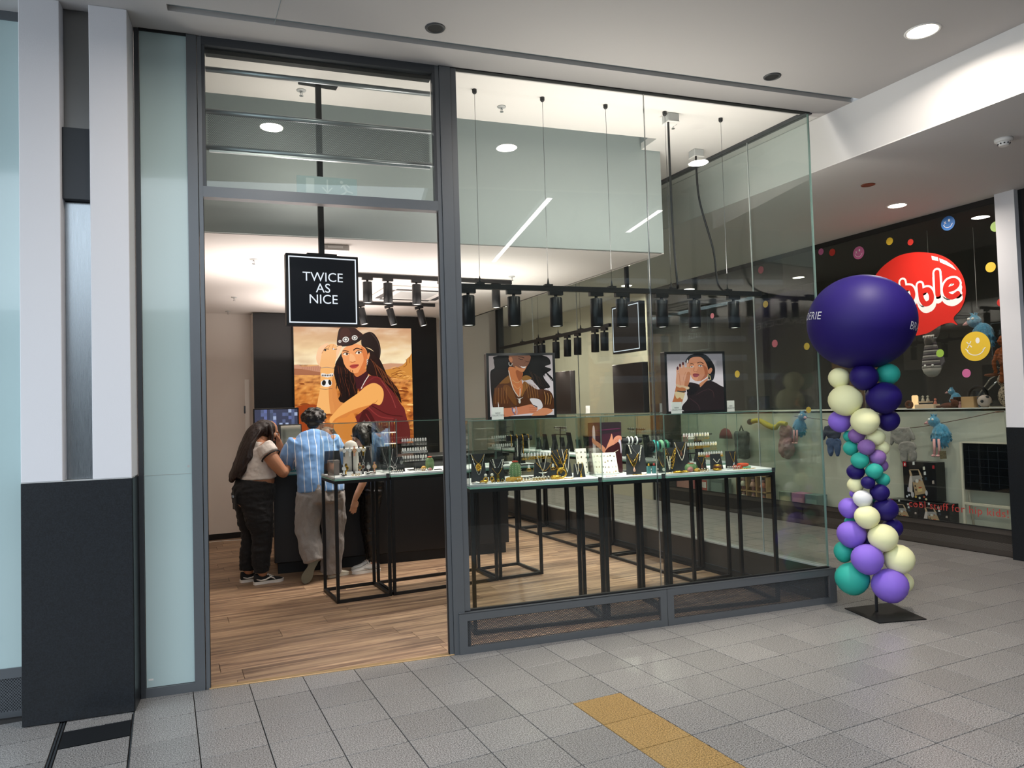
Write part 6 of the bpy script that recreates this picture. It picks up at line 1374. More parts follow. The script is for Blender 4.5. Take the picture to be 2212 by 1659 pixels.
wb_ = J('cushion_bust', 'domed white cushion bust behind the watch bar', 'display stand', 'W', .235, .37); MB().lathe([(.068, 0), (.068, .10), (.066, .22), (.052, .265), (.025, .285), (.004, .29)], n=24).build('cushion', pbr('white_cushion', 'd8d2ca', .8), wb_)
for (x, w_, h, lab) in ((.095, .455, .20, 'dark board at the back of the watch case, left half'.replace(', left half', ' near the man')), (.37, .455, .215, 'dark board at the back of the watch case near its lock')): bust('W', x, w_, .15, h, lab)
necklace('W', .37, .455, .03, .21, .12, 'fine silver necklace with a heart ring pendant', 'silver', pend='rings')
for (x, w_, d_, s_, lab) in ((.135, .14, 'gold', 'gold', 'gold watch on a low stand beside the gift box'), (.105, .10, 'cardwhite', 'cardwhite', 'white watch on a low stand beside the gift box'), (.255, .15, 'silver', 'rose', 'rose watch in the middle of the watch case'), (.29, .18, 'copper', 'silver', 'round bronze dial watch in the middle of the watch case'), (.325, .13, 'cardwhite', 'silver', 'silver watch beside the rose stand'), (.385, .15, 'rose', 'rose', 'rose gold watch standing nearest the case lock')):
    st_ = J('watch_holder', 'small holder of the '+lab, 'watch stand', 'W', x, w_+.012, 'watch holders'); MB().box(-.011, .011, -.008, .008, 0, .095, bev=.002).build('block', 'suede', st_); watch('W', x, w_+.015, .062, d_, s_, lab, .017)
for (x, w_, d_, s_, lab) in ((.085, .045, 'darkgrey', 'suede', 'black watch lying at the entrance corner of the case'), (.30, .06, 'darkgrey', 'silver', 'large black dial watch lying before the rose stand'), (.345, .05, 'copper', 'silver', 'small bronze watch lying beside the large black dial')): watch('W', x, w_, .012, d_, s_, lab, .021 if 'large' in lab else .016, True)
for (x, lab) in ((.15, 'pale price card beside the gold watch'), (.225, 'pale price card in the middle of the watch case')):
    t = J('price_card', lab, 'card', 'W', x, .07, 'price cards'); MB().prism([(-.028, 0), (.028, 0), (.028, .035), (-.028, .035)], 0, .0015, lambda u, v, h: (u, v*.5-h, v)).build('card_face', 'cardwhite', t); MB().box(-.026, .026, .018, .02, 0, .03).build('card_back', 'cardwhite', t)
rings('W', .165, .215, .035, 3, 'pair of thick gold rings at the front of the watch case')
nr = thing('necklace_rack', 'white tiered necklace rack on the counter behind the watch case', 'jewellery rack', (2.28, 3.02, 1.098), -FB)
for z in (.14, .26, .38): MB().box(-.17, .17, -.006, .006, z-.006, z+.006).build('bar', 'cardwhite', nr)
MB().box(-.175, -.165, -.02, .02, 0, .40).box(.165, .175, -.02, .02, 0, .40).build('frame', 'darkgrey', nr)
for j, z in enumerate((.14, .26, .38)):
    for i in range(12):
        x = -.15+.3*i/11; c_, s_ = math.cos(FB), -math.sin(FB); m = MB().tube([(0, -.009, 0), (.001, -.011, -.05), (0, -.011, -.095)], .0016, 5).ball((0, -.011, -.099), .004, 6, 5)
        tag(m.build('hanging_chain', 'gold' if (i+j) % 3 else 'copper', None, (2.28+x*c_, 3.02+x*s_, 1.098+z), -FB), 'thin %s chain hanging from the %s bar of the tiered rack on the counter' % ('gold' if (i+j) % 3 else 'copper', ('lowest', 'middle', 'top')[j]), 'necklace', 'chains on the tiered rack')
rack('X', .30, .25, .26, (.27, .19, .12), 'black earring rack of three bars behind the door post')
for (z, n, kd) in ((.285, 10, ('silver', 'long')), (.20, 10, ('silver', 'hoop')), (.13, 10, ('silver', 'drop'))): cardrow('X', .19, .41, .25, z, n, [kd], 'white earring card with silver earrings on the %s bar behind the door post' % {.285: 'top', .20: 'middle', .13: 'lowest'}[z])
bust('X', .09, .30, .13, .205, 'tall black bust at the watch end of the long inner case'); necklace('X', .075, .30, .05, .20, .17, 'long silver bead strand at the watch end of the long inner case', 'silver', 'bead')
bust('X', .12, .16, .11, .13, 'low black bust with ring pendants in the long inner case'); necklace('X', .09, .16, .030, .125, .06, 'silver necklace with two linked rings', 'silver', pend='rings'); necklace('X', .15, .16, .014, .125, .04, 'silver necklace with a round openwork pendant', 'silver', pend='coins')
bust('X', .42, .36, .13, .205, 'tall black bust behind the small cactus'); necklace('X', .42, .36, .045, .20, .09, 'silver necklace behind the small cactus', 'silver', pend='drop')
cactus('X', .405, .13, .036, .115, 'green cactus ornament beside the door post in the inner case', spines=False)
stone('X', .335, .10, (.030, .018, .022), 'amber coral stone before the cactus of the inner case', rz=.5, seed=21); stone('X', .385, .075, (.020, .018, .013), 'brown coral stone before the cactus of the inner case', 'agate', seed=23)
bangle('X', .03, .10, .030, .028, .004, 'silver', 'silver hoop standing at the watch end of the long inner case'); rings('X', .03, .12, .05, 6, 'silver ring at the watch end of the long inner case', 'silver'); rings('X', .24, .36, .05, 8, 'silver ring before the small cactus', 'silver'); bangle('X', .46, .07, .006, .036, .003, 'darkgrey', 'thin dark bracelet lying by the door post', 'z')
rack('Y', .2, .3, .24, (.26, .18), 'dim earring rack in the far inner case')
for z in (.27, .19): cardrow('Y', .10, .31, .3, z, 10, [('silver', 'drop')], 'grey lit earring card on the %s bar of the far inner rack' % ('upper' if z > .2 else 'lower'))
bust('Y', .10, .15, .09, .13, 'low black bust in the far inner case'); bust('Y', .34, .18, .10, .17, 'black bust at the window end of the inner row'); necklace('Y', .34, .18, .036, .165, .1, 'silver necklace at the window end of the inner row', 'silver', 'bead')
# ---- cases along the side glass
ords = ('first', 'second', 'third', 'fourth', 'fifth', 'sixth')
for ci, (c, L) in enumerate((('S1', .39), ('S2', .96), ('S3', .50), ('S4', .98), ('S5', .55), ('S6', .92))):
    k = 0; x = .12
    while x < L-.06:
        h = (.2, .15, .23, .17)[k % 4]; nm = '%s black bust of the %s side case' % (ords[k], ords[ci]); bust(c, x, .20, .11, h, nm)
        necklace(c, x, .20, .042, h-.004, h*.6, 'necklace on the '+nm, ('silver', 'gold', 'pearl')[(k+ci) % 3], ('chain', 'bead')[k % 2], 'coin' if k % 2 == 0 else None); x += .19; k += 1
    if L > .6:
        rack(c, L*.55, .33, .3, (.29, .21), 'black earring rack in the %s side case' % ords[ci])
        if ci < 4: cardrow(c, L*.55-.13, L*.55+.13, .33, .30, 9, [('silver', 'drop')], 'earring card in the rack of the %s side case' % ords[ci])
cactus('S4', .3, .12, .036, .11, 'small cactus ornament in the fourth side case', spines=False)
# ================================================================ balloon column in the hall
def latex(name, c):
    t = NT(name); t.bs.inputs['Base Color'].default_value = (*hx(c), 1); t.bs.inputs['Roughness'].default_value = .55; t.bs.inputs['Specular IOR Level'].default_value = .25; t.bs.inputs['Subsurface Weight'].default_value = .08
    t.bs.inputs['Subsurface Radius'].default_value = (.03, .03, .03); t.bs.inputs['Subsurface Scale'].default_value = .4; return t.m
LX = {'c': ('cream', latex('cream_latex', 'e8e6b4')), 'n': ('navy', latex('navy_latex', '1d0f5c')), 't': ('teal', latex('teal_latex', '2fa292')), 'l': ('lilac', latex('lilac_latex', '8566cc')), 'p': ('dusky purple', latex('purple_latex', '83619f')), 'w': ('white', latex('white_latex', 'dcdcdc'))}
BX, BY = 4.881, -.94
stn = thing('balloon_stand', 'square black steel floor plate with thin pole carrying the balloons', 'stand', (BX, BY, 0), 0)
PL_ = [Vector((4.755, -.765)), Vector((5.155, -.835)), Vector((5.0, -1.245)), Vector((4.648, -1.14))]
m_ = MB().prism([(p.x-BX, p.y-BY) for p in PL_], .001, .007); m_.build('base_plate', 'black', stn)
MB().cyl((0, 0, .006), (0, 0, 1.79), .011, n=12).build('pole', pbr('galvanised_pole', '9a9ca0', .35, .9), stn)
vd = Vector((BX-camx, BY-camy, 0)).normalized(); rt = Vector((vd.y, -vd.x, 0)); MPP = .003396
def px2(dx, y):            # column picture offset to metres: sideways from the pole and height
    return dx*MPP, (1322-y)*MPP*1.0
BAL = [('n', 362, 97, 85, 75, -.09, 'small navy balloon in the middle just under the giant one'), ('c', 220, 97, 65, 68, -.02, 'small cream balloon just under the giant navy one'), ('t', 495, 85, 70, 65, .03, 'teal balloon just under the giant navy one'),
 ('c', 258, 238, 103, 90, -.06, 'large cream balloon in the upper column'), ('n', 472, 230, 104, 90, -.05, 'large navy balloon in the upper column'), ('l', 225, 370, 70, 68, .03, 'lilac balloon below the large upper cream one'), ('c', 370, 373, 86, 78, -.10, 'round cream balloon in front below the upper pair'), ('n', 500, 370, 65, 66, .03, 'navy balloon behind the round cream one'),
 ('t', 278, 465, 36, 38, .05, 'small teal balloon peeping behind the dusky purple one'), ('p', 322, 462, 50, 42, -.02, 'upper dusky purple balloon at the column waist'), ('c', 430, 473, 55, 46, -.01, 'small cream balloon at the column waist'), ('t', 290, 540, 47, 45, .02, 'small teal balloon beside the purple at the waist'), ('p', 378, 535, 52, 46, -.08, 'dusky purple balloon in front at the waist'), ('c', 468, 540, 42, 44, .03, 'cream balloon half hidden behind the waist purples'),
 ('t', 342, 617, 54, 47, -.07, 'small teal balloon in front at the waist'), ('p', 440, 598, 50, 46, -.03, 'dusky purple balloon beside the front teal one'), ('p', 470, 648, 32, 38, .04, 'dusky purple balloon tucked behind the waist'), ('n', 318, 688, 54, 44, -.02, 'small navy balloon under the front teal one'), ('t', 422, 683, 52, 45, -.07, 'teal balloon under the dusky purple ones'), ('t', 470, 735, 42, 40, .03, 'lowest teal balloon of the waist'),
 ('n', 388, 755, 42, 37, -.08, 'smallest navy balloon in the middle'), ('c', 318, 770, 50, 45, .0, 'cream balloon beside the smallest navy one'), ('n', 453, 815, 57, 47, -.04, 'navy balloon beside the white one'), ('w', 358, 857, 57, 49, -.08, 'only white balloon of the column'), ('t', 428, 862, 26, 26, .06, 'teal balloon scrap behind the white one'), ('l', 303, 825, 22, 24, .06, 'tiny lilac balloon behind the white one'),
 ('l', 280, 915, 62, 65, .0, 'lilac balloon below the white one'), ('n', 485, 917, 75, 66, .0, 'navy balloon in the lower half, upper of two'), ('c', 384, 970, 75, 68, -.10, 'cream balloon in front in the lower half'), ('t', 288, 1000, 36, 28, .06, 'teal balloon sliver behind the lower lilac ones'), ('n', 525, 1030, 60, 60, .05, 'navy balloon in the lower half, lower of two'),
 ('l', 297, 1080, 88, 78, -.03, 'lilac balloon beside the lower cream one'), ('c', 472, 1093, 87, 80, -.08, 'cream balloon in the lower column'), ('n', 390, 1125, 55, 60, .06, 'navy balloon deep inside the lower column'), ('t', 252, 1190, 60, 72, .04, 'teal balloon behind the lower lilac'), ('l', 388, 1232, 96, 90, -.12, 'large lilac balloon in front near the bottom'), ('c', 560, 1220, 90, 88, -.01, 'large cream balloon near the bottom'),
 ('t', 303, 1357, 103, 95, -.03, 'large teal balloon at the bottom'), ('l', 512, 1385, 107, 98, -.07, 'large lilac balloon at the bottom'), ('c', 590, 1355, 56, 62, .10, 'cream balloon behind the bottom lilac one')]
for k, cx, cy, rx, ry, dz, lab in BAL:
    X_, Y_ = 1740+cx*.3496, 780+cy*.3496; z = (1322-Y_)*MPP; polex = 1894-(1322-Y_)*.0474
    dx = (X_-polex)*MPP; a_, b2 = rx*.3496*MPP, ry*.3496*MPP
    d3 = Vector((BX, BY, z))+rt*dx+vd*dz; f_ = 1+dz/5.36; q = Vector((camx, camy, 1.56)); d3 = d3+(d3-q)*0
    d3.z = 1.56+(d3.z-1.56)*f_
    out = Vector((d3.x-BX, d3.y-BY, 0)); out = out.normalized() if out.length > .02 else -vd
    t = thing('balloon', lab+' ('+LX[k][0]+')' if LX[k][0] not in lab else lab, 'balloon', d3, 0, 'balloons of the column')
    t['label'] = lab
    rr = (a_+b2)/2*f_; MB().lathe([(rr*r_, rr*z_) for r_, z_ in ((.05, -1.03), (.3, -.97), (.58, -.80), (.83, -.52), (.97, -.2), (1.0, .08), (.95, .35), (.82, .6), (.6, .82), (.33, .96), (.08, 1.01))], n=28, sx=a_/rr*f_).build('skin', LX[k][1], t, rz=(R.uniform(-.15, .15), R.uniform(-.15, .15), math.atan2(rt.y, rt.x)))
    knot = -out*rr*.96; MB().ball(knot, (.012, .012, .012), 8, 6).build('knot', LX[k][1], t)
# giant balloon with lettering running round it
RB = 111*MPP; bc = Vector((BX, BY, (1322-692)*MPP))+rt*((1860-(1894-(630)*.0474))*MPP)+Vector((0, 0, -.004))
gb_ = thing('balloon', 'giant navy balloon with white lettering on top of the column', 'balloon', bc, 0, 'balloons of the column')
MB().ball((0, 0, 0), (RB, RB, RB*.93), 56, 36).build('skin', LX['n'][1], gb_)
MB().lathe([(.012, -.35), (.02, -.352), (.012, -.34)], n=12).build('knot', LX['n'][1], gb_)
vs, fs = text_mesh('BRADERIE', .088, 'LEFT', 0, 1.02)
b_ = MB(); tilt = Matrix.Rotation(-.2, 3, -vd)
TW = max(v[0] for v in vs)/RB*1.05
for lon0 in (math.radians(57), math.radians(316)-TW):
    # finer triangles so that the letters follow the curve
    bm = bmesh.new(); bv = [bm.verts.new(v) for v in vs]
    for f in fs:
        try: bm.faces.new([bv[i] for i in f])
        except ValueError: pass
    bmesh.ops.triangulate(bm, faces=bm.faces[:]); bmesh.ops.subdivide_edges(bm, edges=bm.edges[:], cuts=1, use_grid_fill=False); bmesh.ops.triangulate(bm, faces=bm.faces[:])
    bm.verts.index_update()
    def onball(v):
        lo = lon0+v.x/RB*1.05; la = v.y/RB-.02; n_ = (-vd*math.cos(lo)+rt*math.sin(lo))*math.cos(la)+Vector((0, 0, math.sin(la))); n_ = tilt @ n_
        return Vector((n_.x*RB, n_.y*RB, n_.z*RB*.93))*1.004
    b_.add([onball(v.co) for v in bm.verts], [[v.index for v in f.verts] for f in bm.faces]); bm.free()
b_.build('lettering', pbr('white_ink', 'd8d8dc', .5), gb_)['kind'] = 'stuff'
# ================================================================ the toy shop window
TX = 7.53
M['toywhite'] = pbr('toy_display_white', 'c6c6b8', .6); M['fur_blue'] = pbr('blue_fur', '3f86a8', .9, var=.3, vscale=60, bump=1., bscale=140, sheen=.5); M['limb'] = pbr('pink_felt', 'd8a0a0', .8)
tb = struct('wall_toy_display', MB().box(8.12, 8.16, -.5, 5.3, .12, 1.43).box(8.12, 9.2, -.5, 5.3, 1.40, 1.432), 'toywhite')
MB().box(8.105, 8.12, -.5, 5.3, 1.425, 1.437).build('shelf_edge', 'white', tb)
for y, z, p in ((0.3, 3.3, 42), (1.6, 3.3, 55), (3.2, 3.3, 80), (4.6, 3.3, 70)): lamp('lamp', 'SPOT', (7.75, y, z), p, (1, .88, .76), (0, math.radians(-10), 0), spot_size=1.9, spot_blend=.7, shadow_soft_size=.06)
fr_g = lambda u, v, h: (TX-.004-h, u, v)          # on the glass, outer face; u = world y
def dot(y, z, r, mat, label, name='round_sticker'):
    b_ = MB().prism(ell(y, z, r, r, 28), 0, .0012, fr_g); o = b_.build(name, mat); tag(o, label, 'sticker', 'round stickers on the toy shop glass'); return o
ST = {k: pbr(k+'_sticker', c, .45) for k, c in (('red', 'c23028'), ('yellow', 'e0bc38'), ('green', '93b84a'), ('pink', 'c86a9a'), ('blue', '2a6cb4'), ('rose', 'd06478'))}
ST['white'] = M['white']; ST['logored'] = pbr('logo_red', 'c8281f', .35)
def smiley(y, z, r, mat, label):
    t = thing('smiley_sticker', label, 'sticker', (TX-.004, y, z), 0, 'smiley stickers on the toy shop glass'); f = lambda u, v, h: (-h, u*r, v*r)
    MB().prism(ell(0, 0, 1, 1, 40), 0, .0012, f).build('disc', ST[mat], t)
    b_ = MB(); b_.prism(ell(-.18, .38, .14, .2, 20), .0014, .002, f)      # u grows away from the viewer's right
    strokes(b_, [(.55, .32), (.25, -.02)], .06, f, .0014, .002); strokes(b_, [(.28, .36), (.52, -.06)], .06, f, .0014, .002)
    strokes(b_, [(.52*math.cos(a)*1.15, -.08+.52*math.sin(a)) for a in [PI+.25+(PI-.5)*k/14 for k in range(15)]], .06, f, .0014, .002)
    for sg in (-1, 1): strokes(b_, [(sg*.66, -.14), (sg*.50, -.27)], .06, f, .0014, .002)
    o = b_.build('face_marks', 'white', t); o['kind'] = 'stuff'
smiley(-.111, 2.06, .148, 'yellow', 'large yellow smiley sticker with one crossed eye'); smiley(.103, 3.357, .074, 'blue', 'small blue smiley sticker under the ceiling'); smiley(1.185, 3.274, .075, 'pink', 'small pink smiley sticker by the shop corner')
for y, z, r, m_, lab in ((.779, 3.32, .042, 'yellow', 'yellow dot sticker near the ceiling above the speech bubble'), (.529, 3.254, .034, 'red', 'small red dot sticker above the speech bubble'), (-.369, 3.209, .05, 'green', 'green dot sticker beside the pillar near the ceiling'), (-.301, 2.822, .05, 'yellow', 'yellow dot sticker between speech bubble and pillar'), (-.383, 2.463, .04, 'red', 'red dot sticker low beside the pillar'),
      (.259, 2.021, .042, 'green', 'green dot sticker over the striped hanging puppet'), (-.008, 1.796, .044, 'pink', 'pink dot sticker below the large yellow smiley'), (1.554, 3.357, .044, 'red', 'red dot sticker close to the glass corner of the shop'), (1.72, 3.40, .04, 'pink', 'pink dot sticker hard by the glass corner of the shop'), (1.50, 2.92, .045, 'green', 'green dot sticker behind the rim of the giant balloon'), (1.80, 2.56, .045, 'rose', 'rose dot sticker left of the giant balloon'.replace('left of', 'beside')),
      (2.67, 2.886, .045, 'yellow', 'yellow dot sticker seen through the side glass above the giant balloon level'), (2.728, 3.362, .05, 'rose', 'rose dot sticker seen through the side glass near the ceiling'), (3.732, 2.867, .04, 'rose', 'pale rose dot sticker far back through both panes'), (3.261, 1.975, .05, 'yellow', 'yellow dot sticker seen beside the hand portrait'), (2.535, 2.34, .05, 'rose', 'rose dot sticker seen through the corner pane'), (2.005, 2.254, .045, 'yellow', 'yellow dot sticker at the shop corner edge'), (2.02, 1.45, .04, 'yellow', 'low yellow dot sticker at the shop corner edge')):
    dot(y, z, r, ST[m_], lab)
# speech bubble logo
lg = thing('logo_sticker', 'big red speech bubble with white outlined lettering on the toy shop glass', 'sign', (TX-.0045, .47, 2.69)); U = lambda px: .47-((px-1740-0)*0)
def lp(x, y):              # logo drawing pixels (zoomed crop of the window) to the plane of the glass
    X_, Y_ = 1740+x*.2773, 400+y*.2773
    return X_, Y_
def yz(x, y):
    X_, Y_ = lp(x, y); r_ = camray(X_, Y_); t_ = (TX-camx)/r_.x; return (camy+r_.y*t_-.47, 1.56+r_.z*t_-2.69)
_cm = S.camera.matrix_world.to_3x3()
def camray(X_, Y_): return _cm @ Vector(((X_-1106)/1576.87, -(Y_-829.5)/1576.87, -1))
f2 = lambda u, v, h: (-h, u, v)
bub = [(905, 522), (1040, 540), (1150, 600), (1225, 700), (1252, 800), (1245, 890), (1210, 970), (1165, 1020), (1160, 1050), (1188, 1090), (1140, 1072), (1060, 1090), (960, 1150), (860, 1172), (740, 1170), (620, 1120), (530, 1020), (500, 900), (520, 760), (590, 650), (700, 565), (800, 530)]
MB().prism(spline([yz(*p) for p in bub], 5), 0, .0012, f2).build('bubble', ST['logored'], lg)
b_ = MB()
for pl in ([(985, 550), (1035, 562), (1040, 592), (990, 580)], [(1045, 568), (1100, 590), (1150, 625), (1180, 662), (1120, 630), (1052, 600)]): b_.prism([yz(*p) for p in pl], .0014, .002, f2)
b_.build('shine', 'white', lg)['kind'] = 'stuff'
LET = [[(760, 755), (768, 800), (780, 850), (800, 895), (830, 890), (842, 850), (825, 805), (790, 800)], [(895, 780), (900, 830), (910, 890), (940, 925), (980, 905), (985, 855), (960, 815), (920, 825)], [(1028, 680), (1032, 760), (1036, 850)], [(1110, 815), (1160, 800), (1185, 770), (1165, 745), (1120, 755), (1095, 800), (1105, 850), (1150, 870), (1190, 845)]]
b_ = MB(); c_ = MB(); d_ = MB()
for L_ in LET:
    p = [yz(*q) for q in spline(L_, 4, False)]; strokes(b_, [(u, v-.045) for u, v in p], .105, f2, .0013, .0019); strokes(b_, p, .100, f2, .0013, .0019); strokes(c_, p, .056, f2, .0022, .0026)
b_.build('letter_outline', 'white', lg)['kind'] = 'stuff'; c_.build('letter_fill', ST['logored'], lg)['kind'] = 'stuff'
tx_ = thing('window_lettering', 'thin red lettering low on the toy shop glass', 'sign', (TX-.0045, .175, .41))
lettering('lettering', 'cool stuff for hip kids!', .108, pbr('thin_red_lettering', 'b23a34', .5), lambda x, y, h: (0, -x*1.0, y), tx_, spacing=1.08)['kind'] = 'stuff'
# ---- boxes with printed walkers
def walker_print(mb, y0, z0, w_, h_, x, crop=1.):
    """printed picture of a wooden push walker on the face of a box (x = face plane); u to the viewer's right"""
    f = lambda u, v, h: (x-h, y0-u*w_, z0+v*h_)
    def P(pts, c, l): mb.col = hx(c); mb.prism([(u, min(v, crop)) if crop < 1 else (u, v) for u, v in pts], .0002*l, .0002*l+.0001, f); mb.col = None
    P([(0, .87), (.1, .87), (.1, 1), (0, 1)], 'c0202a', 1); P([(.03, .9), (.06, .88), (.08, .93), (.07, .97), (.04, .96)], 'f0e8e8', 2)
    P([(.18, .78), (.24, .76), (.3, .58), (.22, .56)], 'c8a888', 1); P([(.47, .8), (.52, .78), (.60, .6), (.54, .58)], 'c8a888', 1); P([(.2, .8), (.5, .82), (.5, .79), (.2, .77)], 'a89078', 2)
    P([(.12, .22), (.2, .62), (.28, .62), (.26, .14), (.2, .18)], 'd8ccc8', 2); P([(.26, .62), (.55, .66), (.72, .2), (.34, .1)], 'b89a78', 2); P([(.26, .62), (.55, .66), (.60, .52), (.28, .46)], 'a8a2a0', 3)
    P(ell(.42, .5, .045, .05, 14), 'd8d4d0', 4); P(ell(.34, .48, .025, .03, 10), '6a6a6a', 4); P(ell(.51, .52, .025, .03, 10), 'a06a4a', 4); P(ell(.36, .36, .022, .03, 10), '2a2020', 4); P(ell(.38, .26, .022, .03, 10), '2a2020', 4)
    P([(.44, .2), (.58, .24), (.56, .36), (.43, .34)], 'd8c08a', 4); P([(.46, .3), (.56, .32), (.56, .35), (.46, .34)], 'b8503a', 5); P([(.10, .2), (.16, .18), (.16, .3), (.11, .31)], 'c8c0d0', 3); P(ell(.26, .12, .05, .08, 12), 'c8c0c4', 4); P(ell(.70, .2, .04, .07, 12), 'c8c0c4', 4)
    for u, v, c in ((.66, .85, 'e0d8c8'), (.68, .72, 'e0e0e0'), (.70, .58, '3a4a58'), (.92, .5, 'b8a8a0'), (.95, .9, 'b83038'), (.34, .97, 'e8e8e8')): P([(u-.035, v-.045), (u+.035, v-.04), (u+.03, v+.05), (u-.03, v+.04)], c, 2)
    for u, v, c in ((.36, .07, 'd8b050'), (.48, .05, 'e0e0d0'), (.62, .09, 'c05a3a'), (.68, .03, 'e8dcb0'), (.08, .06, 'd8d8e0'), (.15, .1, 'd0d0e0')): P(ell(u, v, .035, .03, 10), c, 2)
M['boxnavy'] = pbr('navy_black_box', '14161c', .3)
def toybox(y1, y0, z0, z1, x, label, crop=1., full=None):
    t = thing('toy_box', label, 'box', (x, 0, 0), 0, 'toy boxes in the window'); MB().box(0, .16, y0, y1, z0, z1, bev=.002).build('carton', 'boxnavy', t)
    b_ = MB(); walker_print(b_, y1-.006, z0+.006, (y1-y0)-.012, (full or (z1-z0))-.012, -.0004, crop); b_.build('print', 'print', t)['kind'] = 'stuff'
toybox(1.03, .63, .40, .835, 7.90, 'dark toy box with a printed push walker standing on two others'); toybox(1.19, .835, .12, .392, 7.86, 'dark toy box of a push walker under the upright one, nearer the shop corner'); toybox(.825, .47, .12, .392, 7.86, 'dark toy box of a push walker under the upright one, beside the easel')
# ---- easel with blackboard
es = thing('easel', 'white framed children easel with a black board reflecting a grid beside the pillar', 'easel', (7.95, 0, 0))
MB().box(0, .018, -.28, .345, .56, 1.06, bev=.003).build('blackboard', pbr('blackboard', '0c1016', .12), es)
b_ = MB()  # thin lines paint in a grid mirrored by the board
for i in range(6): b_.box(-.0008, 0, .28-.1*i, .282-.1*i, .60, 1.03)
for i in range(5): b_.box(-.0008, 0, -.25, .32, .64+.085*i, .6415+.085*i)
b_.build('grid_reflection', pbr('reflected_grid_line', '303844', .5), es)['kind'] = 'stuff'
for y in (.36, -.30): MB().box(-.012, .012, y-.012, y+.012, .12, 1.07).build('leg', 'cream', es); MB().tube([(.012, y, 1.0), (.15, y, .12)], .011, 6).build('rear_leg', 'cream', es)
MB().box(-.01, .01, -.29, .35, .40, .425).build('cross_rail', 'cream', es); MB().box(-.004, .02, -.29, .35, 1.06, 1.075).build('top_rail', 'cream', es)
# ---- cord with clothes and plush
tag(MB().tube(spline([(7.99, -.0, 1.39), (8.0, .45, 1.30), (8.0, 1.0, 1.215), (8.0, 1.6, 1.235), (8.0, 2.1, 1.30), (8.0, 2.7, 1.36)], 6, False), .0045, 6).build('cord', pbr('brown_cord', '5a4038', .8)), 'thin brown cord strung along the toy shop display', 'cord')
MB_ = MB().cyl((8.12, .0, 1.39), (7.98, .0, 1.39), .006, n=8); tag(MB_.build('hook', 'copper'), 'small hook holding the cord end in the toy shop window', 'hook')
def garment(name, label, cat, loc, polys, mats, thick=.03, group='baby clothes on the cord'):
    t = thing(name, label, cat, loc, 0, group)
    for nm, pl, m_ in zip([p[0] for p in polys], [p[1] for p in polys], mats):
        b_ = MB(); b_.prism(spline([(-u, v) for u, v in pl], 3), -thick/2, thick/2, lambda u, v, h: (h, u, v)); me = remesh(b_, .008, 3, wr(16, .004, (1, 1, 1), 2.), nm, m_); obj(nm, me, t)
garment('sweatshirt', 'grey baby sweatshirt pegged on the cord', 'clothes', (8.0, 1.10, 1.03), [('body', [(-.13, .17), (-.05, .19), (.05, .19), (.12, .18), (.10, 0), (-.08, 0)], 0), ('sleeve', [(-.13, .17), (-.08, .16), (-.10, .02), (-.15, -.02)], 0), ('sleeve', [(.12, .18), (.07, .16), (.13, .05), (.17, .06)], 0)], [M['sweat']]*3)
tag(MB().prism(ell(0, 0, .05, .06, 16), 0, .004, lambda u, v, h: (7.979-h, 1.10+u, 1.10+v)).build('print_patch', pbr('black_white_print', 'b8b8b8', .6)), 'pale round print on the grey baby sweatshirt', 'patch') if False else None
garment('baby_trousers', 'grey baby trousers hanging below the sweatshirt', 'clothes', (7.99, 1.03, .80), [('waist', [(-.08, .24), (.09, .25), (.10, .15), (-.09, .14)], 0), ('leg', [(-.09, .17), (.005, .17), (-.01, .02), (-.07, .0)], 0), ('leg', [(.0, .17), (.10, .17), (.11, .05), (.05, .03)], 0)], [M['sweat']]*3)
garment('sweatshirt', 'dark blue baby jacket on the cord at the shop corner edge', 'clothes', (8.0, 2.07, 1.09), [('body', [(-.13, .13), (.11, .14), (.09, -.02), (-.08, -.02)], 0), ('sleeve', [(-.13, .13), (-.09, .11), (-.14, -.04), (-.19, -.02)], 0)], [cloth('navy_knit', '27304a')]*2)
garment('baby_trousers', 'blue baby trousers hanging below the dark blue jacket', 'clothes', (8.0, 2.07, .85), [('waist', [(-.09, .22), (.09, .22), (.10, .12), (-.10, .12)], 0), ('leg', [(-.10, .15), (.0, .15), (-.03, .0), (-.08, .0)], 0), ('leg', [(.0, .15), (.10, .15), (.08, .01), (.03, .0)], 0)], [cloth('blue_knit', '3f5680')]*3)
